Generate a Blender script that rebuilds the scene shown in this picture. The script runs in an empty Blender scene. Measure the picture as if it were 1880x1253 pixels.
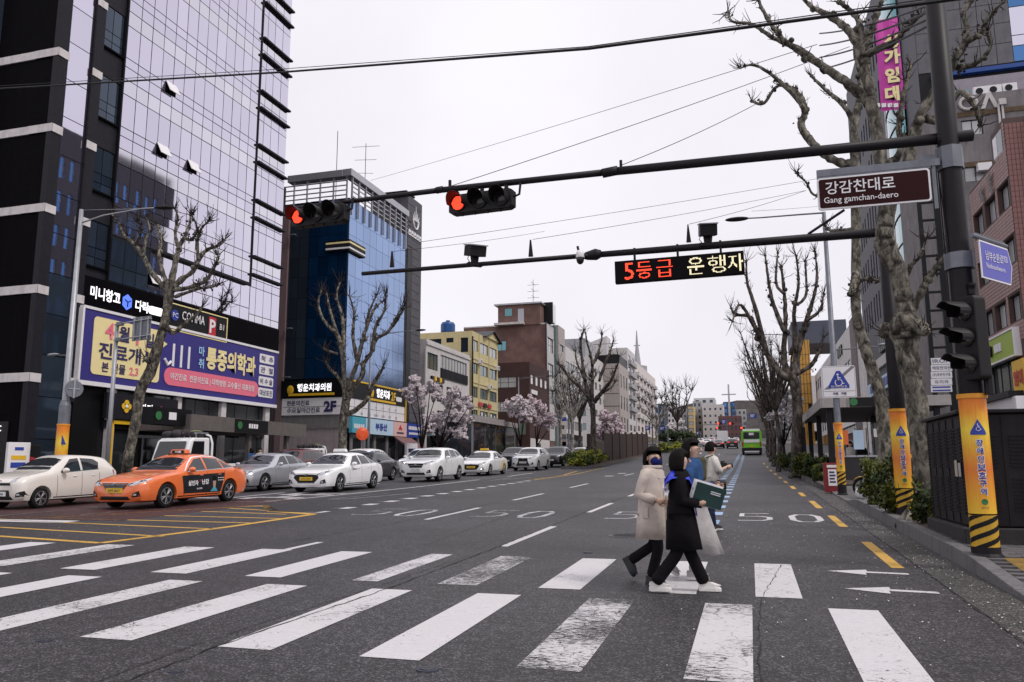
import bpy, bmesh, math, random
from mathutils import Vector, Matrix, noise
from mathutils.bvhtree import BVHTree
R = math.radians; PI = math.pi
SC = bpy.context.scene; COL = SC.collection
rnd = random.Random(7)

# ------------------------------------------------------------------ camera
CH = 1.6
cd = bpy.data.cameras.new('camera'); cam = bpy.data.objects.new('camera', cd); COL.objects.link(cam)
cd.sensor_width = 36; cd.lens = 28.053; cd.clip_start = 0.05; cd.clip_end = 4000
YAW, PITCH, ROLL = 0.287224, 0.156055, -0.003409
_f = Vector((-math.sin(YAW)*math.cos(PITCH), math.cos(YAW)*math.cos(PITCH), math.sin(PITCH)))
_r0 = Vector((math.cos(YAW), math.sin(YAW), 0)); _u0 = _r0.cross(_f)
_r = _r0*math.cos(ROLL)+_u0*math.sin(ROLL); _u = -_r0*math.sin(ROLL)+_u0*math.cos(ROLL)
cam.matrix_world = Matrix(((_r.x, _u.x, -_f.x, 0), (_r.y, _u.y, -_f.y, 0), (_r.z, _u.z, -_f.z, CH), (0, 0, 0, 1)))
SC.camera = cam

# ------------------------------------------------------------------ light: overcast spring day
SUN_EL, SUN_AZ = R(52), R(105)      # azimuth measured clockwise from +Y (down the road)
w = bpy.data.worlds.new('World'); SC.world = w; w.use_nodes = True
nt = w.node_tree; nt.nodes.clear()
_o = nt.nodes.new('ShaderNodeOutputWorld'); _b = nt.nodes.new('ShaderNodeBackground')
_s = nt.nodes.new('ShaderNodeTexSky'); _s.sky_type = 'NISHITA'; _s.sun_disc = False
_s.sun_elevation = SUN_EL; _s.sun_rotation = SUN_AZ; _s.air_density = 1; _s.dust_density = 3
_m = nt.nodes.new('ShaderNodeMix'); _m.data_type = 'RGBA'; _m.inputs[0].default_value = 0.93
_n = nt.nodes.new('ShaderNodeTexNoise'); _n.inputs['Scale'].default_value = 2.2; _n.inputs['Detail'].default_value = 5
_cr = nt.nodes.new('ShaderNodeValToRGB')      # the cloud layer: nearly even, faintly mottled
_cr.color_ramp.elements[0].position = .3; _cr.color_ramp.elements[0].color = (7.5, 7.2, 7.75, 1)
_cr.color_ramp.elements[1].position = .7; _cr.color_ramp.elements[1].color = (8.7, 8.45, 8.9, 1)
_tc = nt.nodes.new('ShaderNodeTexCoord')
nt.links.new(_tc.outputs['Generated'], _n.inputs['Vector']); nt.links.new(_n.outputs['Fac'], _cr.inputs[0])
nt.links.new(_s.outputs[0], _m.inputs[6]); nt.links.new(_cr.outputs[0], _m.inputs[7])
nt.links.new(_m.outputs[2], _b.inputs[0]); nt.links.new(_b.outputs[0], _o.inputs[0])
_b.inputs[1].default_value = 0.11
sl = bpy.data.lights.new('sun', 'SUN'); sl.energy = 1.5; sl.angle = R(12); sl.color = (1, .95, .9)
sun = bpy.data.objects.new('sun', sl); COL.objects.link(sun)
_d = Vector((math.sin(SUN_AZ)*math.cos(SUN_EL), math.cos(SUN_AZ)*math.cos(SUN_EL), math.sin(SUN_EL)))
sun.rotation_euler = _d.to_track_quat('Z', 'Y').to_euler(); sun.location = (30, -20, 60)
SC.view_settings.view_transform = 'Standard'; SC.view_settings.look = 'None'
SC.view_settings.exposure = 0.14; SC.view_settings.gamma = 1.0; SC.view_settings.use_curve_mapping = False
SC.render.engine = 'CYCLES'
SC.cycles.max_bounces = 6; SC.cycles.glossy_bounces = 4; SC.cycles.diffuse_bounces = 3; SC.cycles.transparent_max_bounces = 8
try:
    SC.cycles.use_denoising = True
except Exception: pass

# ------------------------------------------------------------------ ground profile (road climbs away from the camera)
_zk = [(-40, -.85), (0, 0), (50, 1.062), (75, 1.75), (108, 2.95), (150, 4.75), (200, 6.6), (300, 10.5), (420, 15), (900, 22)]
def zg(y):
    if y <= 50: return .02124*y
    for i in range(len(_zk)-1):
        (a, za), (b, zb) = _zk[i], _zk[i+1]
        if y <= b:
            m = lambda j: (_zk[j+1][1]-_zk[j-1][1])/(_zk[j+1][0]-_zk[j-1][0]) if 0 < j < len(_zk)-1 else .01
            t = (y-a)/(b-a); h = b-a; m0 = .02124 if a == 50 else m(i); m1 = m(i+1)
            return (2*t**3-3*t*t+1)*za+(t**3-2*t*t+t)*h*m0+(-2*t**3+3*t*t)*zb+(t**3-t*t)*h*m1
    return _zk[-1][1]
SL = math.atan(.02124)
def slope(y): return math.atan((zg(y+1)-zg(y-1))/2)
# a sight line through the photograph (1880x1253), met with a real plane: used to measure where things stand
def ray(px, py): return _f + _r*((px-940)/1464.95) - _u*((py-626.5)/1464.95)
def atY(px, py, Y):
    d = ray(px, py); return Vector((0, 0, CH)) + d*(Y/d.y)
def atX(px, py, X):
    d = ray(px, py); return Vector((0, 0, CH)) + d*(X/d.x)

# ------------------------------------------------------------------ materials
MATS = {}
def nodes(name):
    m = bpy.data.materials.new(name); m.use_nodes = True; MATS[name] = m
    t = m.node_tree; return m, t, t.nodes['Principled BSDF']
def mat(name, col=(.5, .5, .5), rough=.6, metal=0.0, vary=.12, scale=3.0, bump=0.0, bscale=60, emit=0, spec=.5, coat=0, dirt=0, dirtcol=(.04, .035, .03)):
    """principled colour with soft procedural variation, optional grime and fine relief"""
    if name in MATS: return MATS[name]
    m, t, b = nodes(name); N = t.nodes.new; L = t.links.new
    c4 = (*col, 1)
    b.inputs['Roughness'].default_value = rough; b.inputs['Metallic'].default_value = metal
    b.inputs['Specular IOR Level'].default_value = spec; b.inputs['Coat Weight'].default_value = coat
    tc = N('ShaderNodeTexCoord')
    out = None
    if vary > 0:
        n = N('ShaderNodeTexNoise'); n.inputs['Scale'].default_value = scale; n.inputs['Detail'].default_value = 6; n.inputs['Roughness'].default_value = .6
        L(tc.outputs['Object'], n.inputs['Vector'])
        r = N('ShaderNodeValToRGB')
        r.color_ramp.elements[0].position = .3; r.color_ramp.elements[0].color = tuple(max(0, v*(1-vary)) for v in col)+(1,)
        r.color_ramp.elements[1].position = .72; r.color_ramp.elements[1].color = tuple(min(1, v*(1+vary)) for v in col)+(1,)
        L(n.outputs['Fac'], r.inputs[0]); out = r.outputs[0]
    else:
        b.inputs['Base Color'].default_value = c4
    if dirt > 0:      # rain streaks and grime with a shape of their own
        mp = N('ShaderNodeMapping'); mp.inputs['Scale'].default_value = (1.7, 1.7, .22); L(tc.outputs['Object'], mp.inputs[0])
        n2 = N('ShaderNodeTexNoise'); n2.inputs['Scale'].default_value = 1.6; n2.inputs['Detail'].default_value = 8; n2.inputs['Roughness'].default_value = .7
        L(mp.outputs[0], n2.inputs['Vector'])
        r2 = N('ShaderNodeValToRGB'); r2.color_ramp.elements[0].position = .48; r2.color_ramp.elements[0].color = (0, 0, 0, 1); r2.color_ramp.elements[1].position = .75; r2.color_ramp.elements[1].color = (dirt, dirt, dirt, 1)
        L(n2.outputs['Fac'], r2.inputs[0])
        mx = N('ShaderNodeMix'); mx.data_type = 'RGBA'; L(r2.outputs[0], mx.inputs[0])
        if out is None: mx.inputs[6].default_value = c4
        else: L(out, mx.inputs[6])
        mx.inputs[7].default_value = (*dirtcol, 1); out = mx.outputs[2]
    if out is not None: L(out, b.inputs['Base Color'])
    if bump > 0:
        n3 = N('ShaderNodeTexNoise'); n3.inputs['Scale'].default_value = bscale; n3.inputs['Detail'].default_value = 4
        L(tc.outputs['Object'], n3.inputs['Vector'])
        bp = N('ShaderNodeBump'); bp.inputs['Strength'].default_value = bump; bp.inputs['Distance'].default_value = .02
        L(n3.outputs['Fac'], bp.inputs['Height']); L(bp.outputs[0], b.inputs['Normal'])
    if emit:
        b.inputs['Emission Color'].default_value = c4; b.inputs['Emission Strength'].default_value = emit
    return m
def glass(name, tint, mirror=.5, rough=.03, vary=.06, wob=.25):
    """window glass: a tinted reflecting sheet over a dark interior, panes a little out of true"""
    if name in MATS: return MATS[name]
    m, t, b = nodes(name); N = t.nodes.new; L = t.links.new
    b.inputs['Base Color'].default_value = (*tint, 1); b.inputs['Metallic'].default_value = mirror
    b.inputs['Roughness'].default_value = rough; b.inputs['Specular IOR Level'].default_value = .8
    tc = N('ShaderNodeTexCoord'); n = N('ShaderNodeTexNoise'); n.inputs['Scale'].default_value = .5; n.inputs['Detail'].default_value = 2
    L(tc.outputs['Object'], n.inputs['Vector'])
    bp = N('ShaderNodeBump'); bp.inputs['Strength'].default_value = wob; bp.inputs['Distance'].default_value = .02
    L(n.outputs['Fac'], bp.inputs['Height']); L(bp.outputs[0], b.inputs['Normal'])
    oi = N('ShaderNodeObjectInfo'); hs = N('ShaderNodeHueSaturation'); mr = N('ShaderNodeMapRange')
    mr.inputs[3].default_value = 1-vary; mr.inputs[4].default_value = 1+vary
    L(oi.outputs['Random'], mr.inputs[0]); L(mr.outputs[0], hs.inputs['Value']); hs.inputs['Color'].default_value = (*tint, 1)
    L(hs.outputs[0], b.inputs['Base Color'])
    return m
def lamp(name, col, s):
    if name in MATS: return MATS[name]
    m, t, b = nodes(name); b.inputs['Base Color'].default_value = (*[c*.5 for c in col], 1)
    b.inputs['Emission Color'].default_value = (*col, 1); b.inputs['Emission Strength'].default_value = s; return m

# ------------------------------------------------------------------ mesh builder
class MB:
    def __init__(s): s.v = []; s.f = []; s.mi = []; s.cur = 0
    def add(s, vs, fs, M=None):
        o = len(s.v)
        s.v += [(M @ Vector(p))[:] if M else tuple(p) for p in vs]
        s.f += [tuple(i+o for i in f) for f in fs]; s.mi += [s.cur]*len(fs); return s
    def m(s, i): s.cur = i; return s
    def box(s, x0, x1, y0, y1, z0, z1, M=None):
        v = [(x, y, z) for z in (z0, z1) for y in (y0, y1) for x in (x0, x1)]
        return s.add(v, [(0, 2, 3, 1), (4, 5, 7, 6), (0, 1, 5, 4), (2, 6, 7, 3), (0, 4, 6, 2), (1, 3, 7, 5)], M)
    def cbox(s, c, d, M=None):
        return s.box(c[0]-d[0]/2, c[0]+d[0]/2, c[1]-d[1]/2, c[1]+d[1]/2, c[2]-d[2]/2, c[2]+d[2]/2, M)
    def quad(s, a, b, c, d, M=None): return s.add([a, b, c, d], [(0, 1, 2, 3)], M)
    def prism(s, poly, y0, y1, M=None, ax='y'):
        """polygon in x,z pushed from y0 to y1 (ax y), or x,y pushed in z (ax z), or y,z pushed in x (ax x)"""
        f = {'y': lambda a, b, t: (a, t, b), 'z': lambda a, b, t: (a, b, t), 'x': lambda a, b, t: (t, a, b)}[ax]
        n = len(poly); v = [f(a, b, y0) for a, b in poly]+[f(a, b, y1) for a, b in poly]
        fs = [tuple(range(n)), tuple(range(2*n-1, n-1, -1))]+[(i, i+n, (i+1) % n+n, (i+1) % n) for i in range(n)]
        return s.add(v, fs, M)
    def tube(s, pts, rad, n=8, cap=True, M=None, wob=0):
        pts = [Vector(p) for p in pts]; k = len(pts)
        if not hasattr(rad, '__len__'): rad = [rad]*k
        prev = None; vs = []; fs = []
        for i, p in enumerate(pts):
            t = (pts[min(i+1, k-1)]-pts[max(i-1, 0)])
            if t.length < 1e-7: t = Vector((0, 0, 1))
            t.normalize()
            if prev is None:
                a = t.orthogonal().normalized()
            else:
                a = prev-t*prev.dot(t); a = a.normalized() if a.length > 1e-6 else t.orthogonal().normalized()
            prev = a; b = t.cross(a)
            for j in range(n):
                th = 2*PI*j/n; rr = rad[i]
                if wob: rr *= 1+wob*noise.noise(Vector((p.x*8+math.cos(th)*2, p.y*8+math.sin(th)*2, p.z*8)))
                vs.append(p+(a*math.cos(th)+b*math.sin(th))*rr)
        for i in range(k-1):
            for j in range(n):
                fs.append((i*n+j, i*n+(j+1) % n, (i+1)*n+(j+1) % n, (i+1)*n+j))
        if cap:
            fs.append(tuple(range(n-1, -1, -1))); fs.append(tuple((k-1)*n+j for j in range(n)))
        return s.add(vs, fs, M)
    def lathe(s, prof, n=16, M=None):
        return s.tube_z(prof, n, M)
    def tube_z(s, prof, n=16, M=None):
        vs = []; fs = []; k = len(prof)
        for r, z in prof:
            for j in range(n): vs.append((r*math.cos(2*PI*j/n), r*math.sin(2*PI*j/n), z))
        for i in range(k-1):
            for j in range(n): fs.append((i*n+j, i*n+(j+1) % n, (i+1)*n+(j+1) % n, (i+1)*n+j))
        fs.append(tuple(range(n-1, -1, -1))); fs.append(tuple((k-1)*n+j for j in range(n)))
        return s.add(vs, fs, M)
    def ell(s, c, r, nu=12, nv=8, M=None):
        vs = []; fs = []
        for i in range(nv+1):
            ph = PI*i/nv
            for j in range(nu):
                th = 2*PI*j/nu
                vs.append((c[0]+r[0]*math.sin(ph)*math.cos(th), c[1]+r[1]*math.sin(ph)*math.sin(th), c[2]-r[2]*math.cos(ph)))
        for i in range(nv):
            for j in range(nu): fs.append((i*nu+j, i*nu+(j+1) % nu, (i+1)*nu+(j+1) % nu, (i+1)*nu+j))
        return s.add(vs, fs, M)
    def mesh(s, name, mats, smooth=False):
        me = bpy.data.meshes.new(name); me.from_pydata(s.v, [], s.f)
        for m_ in (mats if isinstance(mats, (list, tuple)) else [mats]): me.materials.append(m_)
        if any(s.mi): me.polygons.foreach_set('material_index', s.mi)
        if smooth: me.polygons.foreach_set('use_smooth', [True]*len(s.f))
        me.update(); return me
    def build(s, name, mats, parent=None, smooth=False, bev=0, loc=None, rot=None, auto=None):
        o = bpy.data.objects.new(name, s.mesh(name, mats, smooth)); COL.objects.link(o)
        if parent: o.parent = parent
        if loc: o.location = loc
        if rot: o.rotation_euler = rot
        if bev:
            b = o.modifiers.new('bevel', 'BEVEL'); b.width = bev; b.segments = 2; b.limit_method = 'ANGLE'; b.angle_limit = R(40)
        return o
def put(name, me, parent=None, loc=(0, 0, 0), rot=(0, 0, 0), scale=None):
    o = bpy.data.objects.new(name, me); COL.objects.link(o); o.parent = parent; o.location = loc; o.rotation_euler = rot
    if scale: o.scale = scale
    return o
def tag(o, label=None, cat=None, group=None, kind=None):
    for k, v in (('label', label), ('category', cat), ('group', group), ('kind', kind)):
        if v: o[k] = v
    return o
def thing(name, label, cat, loc=(0, 0, 0), rz=0, group=None, rx=0):
    o = bpy.data.objects.new(name, None); COL.objects.link(o); o.empty_display_size = .3
    o.location = loc; o.rotation_euler = (rx, 0, rz); return tag(o, label, cat, group)
def struct(name, mb, m, smooth=False): return tag(mb.build(name, m, smooth=smooth), kind='structure')
def children(o): return [c for c in CHILD.get(o.name, [])] if False else list(o.children)
def copy_tree(o, parent=None):
    c = o.copy(); COL.objects.link(c); c.parent = parent
    for ch in list(o.children): copy_tree(ch, c)
    return c
def T(x=0, y=0, z=0, rx=0, ry=0, rz=0, s=1):
    return Matrix.Translation((x, y, z)) @ Matrix.Rotation(rz, 4, 'Z') @ Matrix.Rotation(ry, 4, 'Y') @ Matrix.Rotation(rx, 4, 'X') @ Matrix.Scale(s, 4)
# lettering: real glyph outlines turned into a thin mesh.  Faces -y, reads along +x, centred at its origin
_TC = bpy.data.curves.new('lettering', 'FONT'); _TO = bpy.data.objects.new('lettering', _TC)
_TC.align_x = 'CENTER'; _TC.align_y = 'CENTER'; _TC.resolution_u = 2; _TC.size = 1
def text(name, s, h, m, parent=None, loc=(0, 0, 0), rot=(0, 0, 0), width=None, bold=0, thick=.004, align='CENTER'):
    _TC.body = s; _TC.offset = bold; o = _TO
    me = bpy.data.meshes.new_from_object(o)
    xs = [v.co.x for v in me.vertices]; ys = [v.co.y for v in me.vertices]
    if not xs: return None
    k = h/max(1e-6, max(ys)-min(ys)); kx = k
    if width: kx = width/max(1e-6, max(xs)-min(xs))
    cx = (max(xs)+min(xs))/2 if align == 'CENTER' else (min(xs) if align == 'LEFT' else max(xs)); cy = (max(ys)+min(ys))/2
    for v in me.vertices: v.co = ((v.co.x-cx)*kx, -thick, (v.co.y-cy)*k)
    me.materials.clear(); me.materials.append(m)
    o = put(name, me, parent, loc, rot)
    return o
def rrect(w, h, r, n=4, cx=0, cy=0):
    p = []
    for (sx, sy, a0) in ((1, 1, 0), (-1, 1, 90), (-1, -1, 180), (1, -1, 270)):
        for i in range(n+1):
            a = R(a0+90*i/n); p.append((cx+sx*(w/2-r)+r*math.cos(a), cy+sy*(h/2-r)+r*math.sin(a)))
    return p
def panel(name, w, h, m, parent, loc, rot=(0, 0, 0), t=.02, r=0, bev=0):
    """a flat board facing -y, centred on loc"""
    mb = MB()
    if r: mb.prism(rrect(w, h, r), 0, t)
    else: mb.box(-w/2, w/2, 0, t, -h/2, h/2)
    return mb.build(name, m, parent, loc=loc, rot=rot, bev=bev)
# ================================================================== ground, road, markings
def asphalt(name, base, tint=(1, 1, 1), wear=.33):
    m, t, b = nodes(name); N = t.nodes.new; L = t.links.new
    tc = N('ShaderNodeTexCoord')
    def noi(sc, det=4, ro=.6):
        n = N('ShaderNodeTexNoise'); n.inputs['Scale'].default_value = sc; n.inputs['Detail'].default_value = det; n.inputs['Roughness'].default_value = ro
        L(tc.outputs['Object'], n.inputs['Vector']); return n
    big = noi(.35, 5); mid = noi(6, 5, .7)
    vor = N('ShaderNodeTexVoronoi'); vor.inputs['Scale'].default_value = 70; L(tc.outputs['Object'], vor.inputs['Vector'])
    r = N('ShaderNodeValToRGB'); e = r.color_ramp.elements
    e[0].position = .0; e[0].color = tuple(base*.4*c for c in tint)+(1,); e[1].position = 1; e[1].color = tuple(base*3.8*c for c in tint)+(1,)
    e2 = r.color_ramp.elements.new(.55); e2.color = tuple(base*.8*c for c in tint)+(1,)
    e3 = r.color_ramp.elements.new(.82); e3.color = tuple(base*1.5*c for c in tint)+(1,)
    sep = N('ShaderNodeSeparateColor'); L(vor.outputs['Color'], sep.inputs[0])
    L(sep.outputs[0], r.inputs[0])
    mx = N('ShaderNodeMix'); mx.data_type = 'RGBA'; mx.blend_type = 'MULTIPLY'; mx.inputs[0].default_value = 1
    r2 = N('ShaderNodeValToRGB'); r2.color_ramp.elements[0].position = .3; r2.color_ramp.elements[0].color = (1-wear,)*3+(1,); r2.color_ramp.elements[1].position = .7; r2.color_ramp.elements[1].color = (1+wear,)*3+(1,)
    L(big.outputs['Fac'], r2.inputs[0]); L(r.outputs[0], mx.inputs[6]); L(r2.outputs[0], mx.inputs[7])
    mx2 = N('ShaderNodeMix'); mx2.data_type = 'RGBA'; mx2.blend_type = 'MULTIPLY'; mx2.inputs[0].default_value = 1
    r3 = N('ShaderNodeValToRGB'); r3.color_ramp.elements[0].position = .35; r3.color_ramp.elements[0].color = (.72,)*3+(1,); r3.color_ramp.elements[1].position = .65; r3.color_ramp.elements[1].color = (1.2,)*3+(1,)
    L(mid.outputs['Fac'], r3.inputs[0]); L(mx.outputs[2], mx2.inputs[6]); L(r3.outputs[0], mx2.inputs[7])
    L(mx2.outputs[2], b.inputs['Base Color'])
    b.inputs['Roughness'].default_value = .6; b.inputs['Specular IOR Level'].default_value = .42
    bp = N('ShaderNodeBump'); bp.inputs['Strength'].default_value = .55; bp.inputs['Distance'].default_value = .006
    L(vor.outputs['Distance'], bp.inputs['Height']); L(bp.outputs[0], b.inputs['Normal'])
    return m
def paint(name, col, wear=.35, sc=9):
    """road paint, worn through to the asphalt in scuffs along the traffic"""
    m, t, b = nodes(name); N = t.nodes.new; L = t.links.new
    tc = N('ShaderNodeTexCoord')
    mp = N('ShaderNodeMapping'); mp.inputs['Scale'].default_value = (.55, 1.5, 1); L(tc.outputs['Object'], mp.inputs[0])
    def noi(sc, det, ro, v):
        n = N('ShaderNodeTexNoise'); n.inputs['Scale'].default_value = sc; n.inputs['Detail'].default_value = det; n.inputs['Roughness'].default_value = ro; L(v, n.inputs['Vector']); return n
    a = noi(1.1, 3, .5, tc.outputs['Object']); f = noi(26, 8, .8, mp.outputs[0])
    v = N('ShaderNodeTexVoronoi'); v.feature = 'DISTANCE_TO_EDGE'; v.inputs['Scale'].default_value = 5
    dn = noi(3, 4, .6, tc.outputs['Object']); ad = N('ShaderNodeMix'); ad.data_type = 'RGBA'; ad.inputs[0].default_value = .25
    L(tc.outputs['Object'], ad.inputs[6]); L(dn.outputs['Color'], ad.inputs[7]); L(ad.outputs[2], v.inputs['Vector'])
    cr = N('ShaderNodeMapRange'); cr.inputs[1].default_value = .0; cr.inputs[2].default_value = .035; cr.inputs[3].default_value = .10; cr.inputs[4].default_value = 0; L(v.outputs['Distance'], cr.inputs[0])
    m1 = N('ShaderNodeMath'); m1.operation = 'MULTIPLY_ADD'; L(a.outputs['Fac'], m1.inputs[0]); m1.inputs[1].default_value = .45; L(f.outputs['Fac'], m1.inputs[2])
    m2 = N('ShaderNodeMath'); m2.operation = 'ADD'; L(m1.outputs[0], m2.inputs[0]); L(cr.outputs[0], m2.inputs[1])
    mr = N('ShaderNodeMapRange'); c = .985-.42*wear; mr.inputs[1].default_value = c-.05; mr.inputs[2].default_value = c+.05; L(m2.outputs[0], mr.inputs[0])
    tr = N('ShaderNodeBsdfTransparent'); ms = N('ShaderNodeMixShader'); L(mr.outputs[0], ms.inputs[0]); L(b.outputs[0], ms.inputs[1]); L(tr.outputs[0], ms.inputs[2])
    L(ms.outputs[0], t.nodes['Material Output'].inputs['Surface'])
    r = N('ShaderNodeValToRGB'); r.color_ramp.elements[0].position = .3; r.color_ramp.elements[0].color = tuple(x*.72 for x in col)+(1,); r.color_ramp.elements[1].position = .7; r.color_ramp.elements[1].color = (*col, 1)
    L(f.outputs['Fac'], r.inputs[0]); L(r.outputs[0], b.inputs['Base Color'])
    b.inputs['Roughness'].default_value = .65
    return m
ASPH = asphalt('asphalt', .037, (1.03, .94, 1.06)); ASPHD = asphalt('asphalt_fresh', .024, (1, .97, 1.1), .2); ASPHR = asphalt('asphalt_red', .026, (1.75, .62, .66), .2)
GUT = asphalt('gutter_concrete', .055, (1.05, 1, .97), .3)
PW = [paint('paint_white_%d' % i, (.66, .64, .66), wv) for i, wv in enumerate((.12, .28, .45, .62))]
PY = paint('paint_yellow', (.68, .40, .07), .26); PB = paint('paint_blue', (.36, .52, .74), .25)
KERB = mat('granite_kerb', (.14, .135, .14), .8, vary=.3, scale=30, bump=.25, bscale=90, dirt=.6)
SOIL = mat('soil', (.055, .04, .03), .95, vary=.5, scale=12, bump=.6, bscale=25)
PAVE = mat('sidewalk_paving', (.11, .105, .105), .85, vary=.25, scale=5, bump=.2, dirt=.4)
TAR = mat('tar_seam', (.009, .008, .009), .8, vary=.5, scale=20)

def sheet(x0, x1, y0, y1, dz, step=4.0, mb=None):
    mb = mb or MB(); n = max(1, int(math.ceil((y1-y0)/step))); vs = []; fs = []
    for i in range(n+1):
        y = y0+(y1-y0)*i/n; vs += [(x0, y, zg(y)+dz), (x1, y, zg(y)+dz)]
    for i in range(n): fs.append((2*i, 2*i+1, 2*i+3, 2*i+2))
    return mb.add(vs, fs)
# land out to the horizon
g = MB(); ys = [-120, -40, -10, 0, 20, 40, 60, 80, 108, 130, 150, 175, 200, 250, 300, 420, 600, 900, 1500]
xs = [-900, -300, -80, -26.2, 2.62, 30, 120, 300, 900]
for y in ys:
    for x in xs: g.v.append((x, y, (zg(y) if y > -40 else -.85)-.03))
for i in range(len(ys)-1):
    for j in range(len(xs)-1):
        a = i*len(xs)+j; g.f.append((a, a+1, a+len(xs)+1, a+len(xs))); g.mi.append(0)
struct('ground', g, PAVE)
road = struct('road', sheet(-80, 30, -40, 8.5, 0, 3, sheet(-60, 2.62, 8.5, 16, 0, 3, sheet(-26, 2.62, 16, 420, 0, 4))), ASPH)
# crossing street on the left, past the corner, is the same carriageway
def mark(name, pts, m, dz=.004, tri=None):
    """a flat painted shape on the road: polygon of (x, y)"""
    mb = MB(); mb.add([(x, y, zg(y)+dz) for x, y in pts], [tuple(range(len(pts)))])
    return mb.build(name, m, road)
def stroke(name, pts, wd, m, dz=.004, closed=False):
    mb = MB(); P = [Vector((x, y)) for x, y in pts]; k = len(P); vs = []; fs = []
    for i, p in enumerate(P):
        a = P[(i-1) % k] if closed or i else P[0]; b = P[(i+1) % k] if closed or i < k-1 else P[-1]
        t = (b-a).normalized(); nn = Vector((-t.y, t.x))
        vs += [(p.x+nn.x*wd/2, p.y+nn.y*wd/2, zg(p.y+nn.y*wd/2)+dz), (p.x-nn.x*wd/2, p.y-nn.y*wd/2, zg(p.y-nn.y*wd/2)+dz)]
    for i in range(k if closed else k-1):
        j = (i+1) % k; fs.append((2*i, 2*i+1, 2*j+1, 2*j))
    mb.add(vs, fs); return mb.build(name, m, road)
def bar(name, x0, x1, y0, y1, m, dz=.004): return mark(name, [(x0, y0), (x1, y0), (x1, y1), (x0, y1)], m, dz)
# resurfaced strips
struct('turn_lane', sheet(-14.2, -11.3, 21.5, 58, .004, 3), ASPHD)
struct('red_lane', sheet(-24.6, -14.6, 16.1, 24.5, .004, 3), ASPHR)
o = MB(); o.add([(-14.2, 21.5, zg(21.5)+.004), (-11.3, 21.5, zg(21.5)+.004), (-11.1, 19.1, zg(19.1)+.004), (-12.6, 19.4, zg(19.4)+.004), (-13.7, 20.4, zg(20.4)+.004)], [(0, 1, 2, 3, 4)])
o.build('turn_lane_tip', ASPHD, road)
GT = struct('gutter', sheet(2.08, 2.62, 2, 160, .004, 3), GUT)
# zebra crossing: two offset rows
near = [(-8.5, .55, 0), (-6.92, .5, 2), (-5.47, .55, 1), (-4.08, .51, 1), (-2.77, .51, 0), (-1.5, .49, 3), (-.29, .47, 2), (.9, .46, 1)]
for x, wd, k in near: bar('crosswalk_stripe', x-wd/2, x+wd/2, 5.97, 8.84, PW[k])
far = [(-12.5, .6, 0), (-10.75, .58, 2), (-9.12, .6, 1), (-7.6, .58, 1), (-6.14, .54, 0), (-4.68, .36, 2), (-3.46, .5, 3), (-2.2, .5, 1), (-.9, .5, 0), (.22, .48, 1)]
for x, wd, k in far: bar('crosswalk_stripe', x-wd/2, x+wd/2, 9.33, 11.95, PW[k])
for x0 in (-14.2, -15.9, -17.6, -19.3): bar('crosswalk_stripe', x0-.3, x0+.3, 9.4, 12.0, PW[1])
for x0 in (-10.0, -11.6, -13.2, -14.8, -16.4): bar('crosswalk_stripe', x0-.28, x0+.28, 5.97, 8.84, PW[1])
bar('lane_line', -7.5, -7.36, 11.96, 13.05, PW[0])
for yy, x in ((11.45, .88), (10.1, .95)):      # arrows pointing along the crossing
    mark('crossing_arrow', [(x, yy), (x+.5, yy+.2), (x+.49, yy+.05), (x+.96, yy-.01), (x+.96, yy-.13), (x+.46, yy-.07), (x+.45, yy-.25)], PW[1])
# lane dashes
for xc, ys_, ln in ((-4.03, [13.1, 20.5, 27.6, 35.5, 43.5, 51.5, 60, 69, 78, 88, 98, 110], 3.6), (-7.36, [17.75, 25.0, 33.5, 49, 57, 65, 74, 84, 94, 106], 3.9)):
    for y in ys_: bar('lane_dash', xc-.07, xc+.07, y, y+ln, PW[0])
for y in (47.5, 52.5): bar('lane_dash', -8.4, -7.9, y, y+.9, PW[1])
y = 15.5
while y < 118:                                  # pale blue guide blocks of the right lane
    for xc, k in ((-.86, 0), (-1.42, 1)):
        if k == 0 or y > 27: bar('guide_block', xc-.14, xc+.14, y, y+.95, PB)
    y += 2.35
for i, (y0, y1) in enumerate(((11.9, 14.97), (17.67, 20.44), (22.85, 25.9), (28.3, 30.6), (33.2, 35.6), (38.5, 41), (44, 46.5), (50, 53), (57, 60), (65, 68), (74, 78))):
    xx = 1.80-.011*(y0-12); bar('kerb_line_dash', xx-.08, xx+.08, y0, y1, PY)
# turn-pocket dotted edge, gore hatching
for i in range(15):
    y = 19.15+i*1.5; bar('dotted_block', -11.5, -10.95, y, y+.62, PW[0])
stroke('yellow_centre_line', [(-11.15, 41.8), (-11.0, 52), (-11.6, 66)], .14, PY); stroke('yellow_centre_line', [(-11.5, 41.8), (-11.4, 50), (-12.2, 58), (-14.4, 59.4)], .14, PY)
stroke('gore_outline', [(-19, 12.25), (-17.2, 13.1), (-15.5, 13.9), (-15.0, 21.3), (-14.3, 21.7)], .18, PY) if False else None
stroke('gore_outline', [(-21, 15.3), (-17.4, 16.4), (-14.6, 21.1)], .22, PY)
stroke('gore_outline', [(-14.6, 21.1), (-14.1, 21.35), (-13.65, 20.9), (-12.6, 19.5), (-10.9, 18.75)], .3, PY)
stroke('gore_outline', [(-10.9, 18.75), (-10.95, 15.25), (-11.35, 12.1)], .22, PY)
stroke('gore_outline', [(-11.35, 12.1), (-14.5, 12.7), (-17.5, 13.7), (-21, 15.0)], .17, PY)
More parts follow.
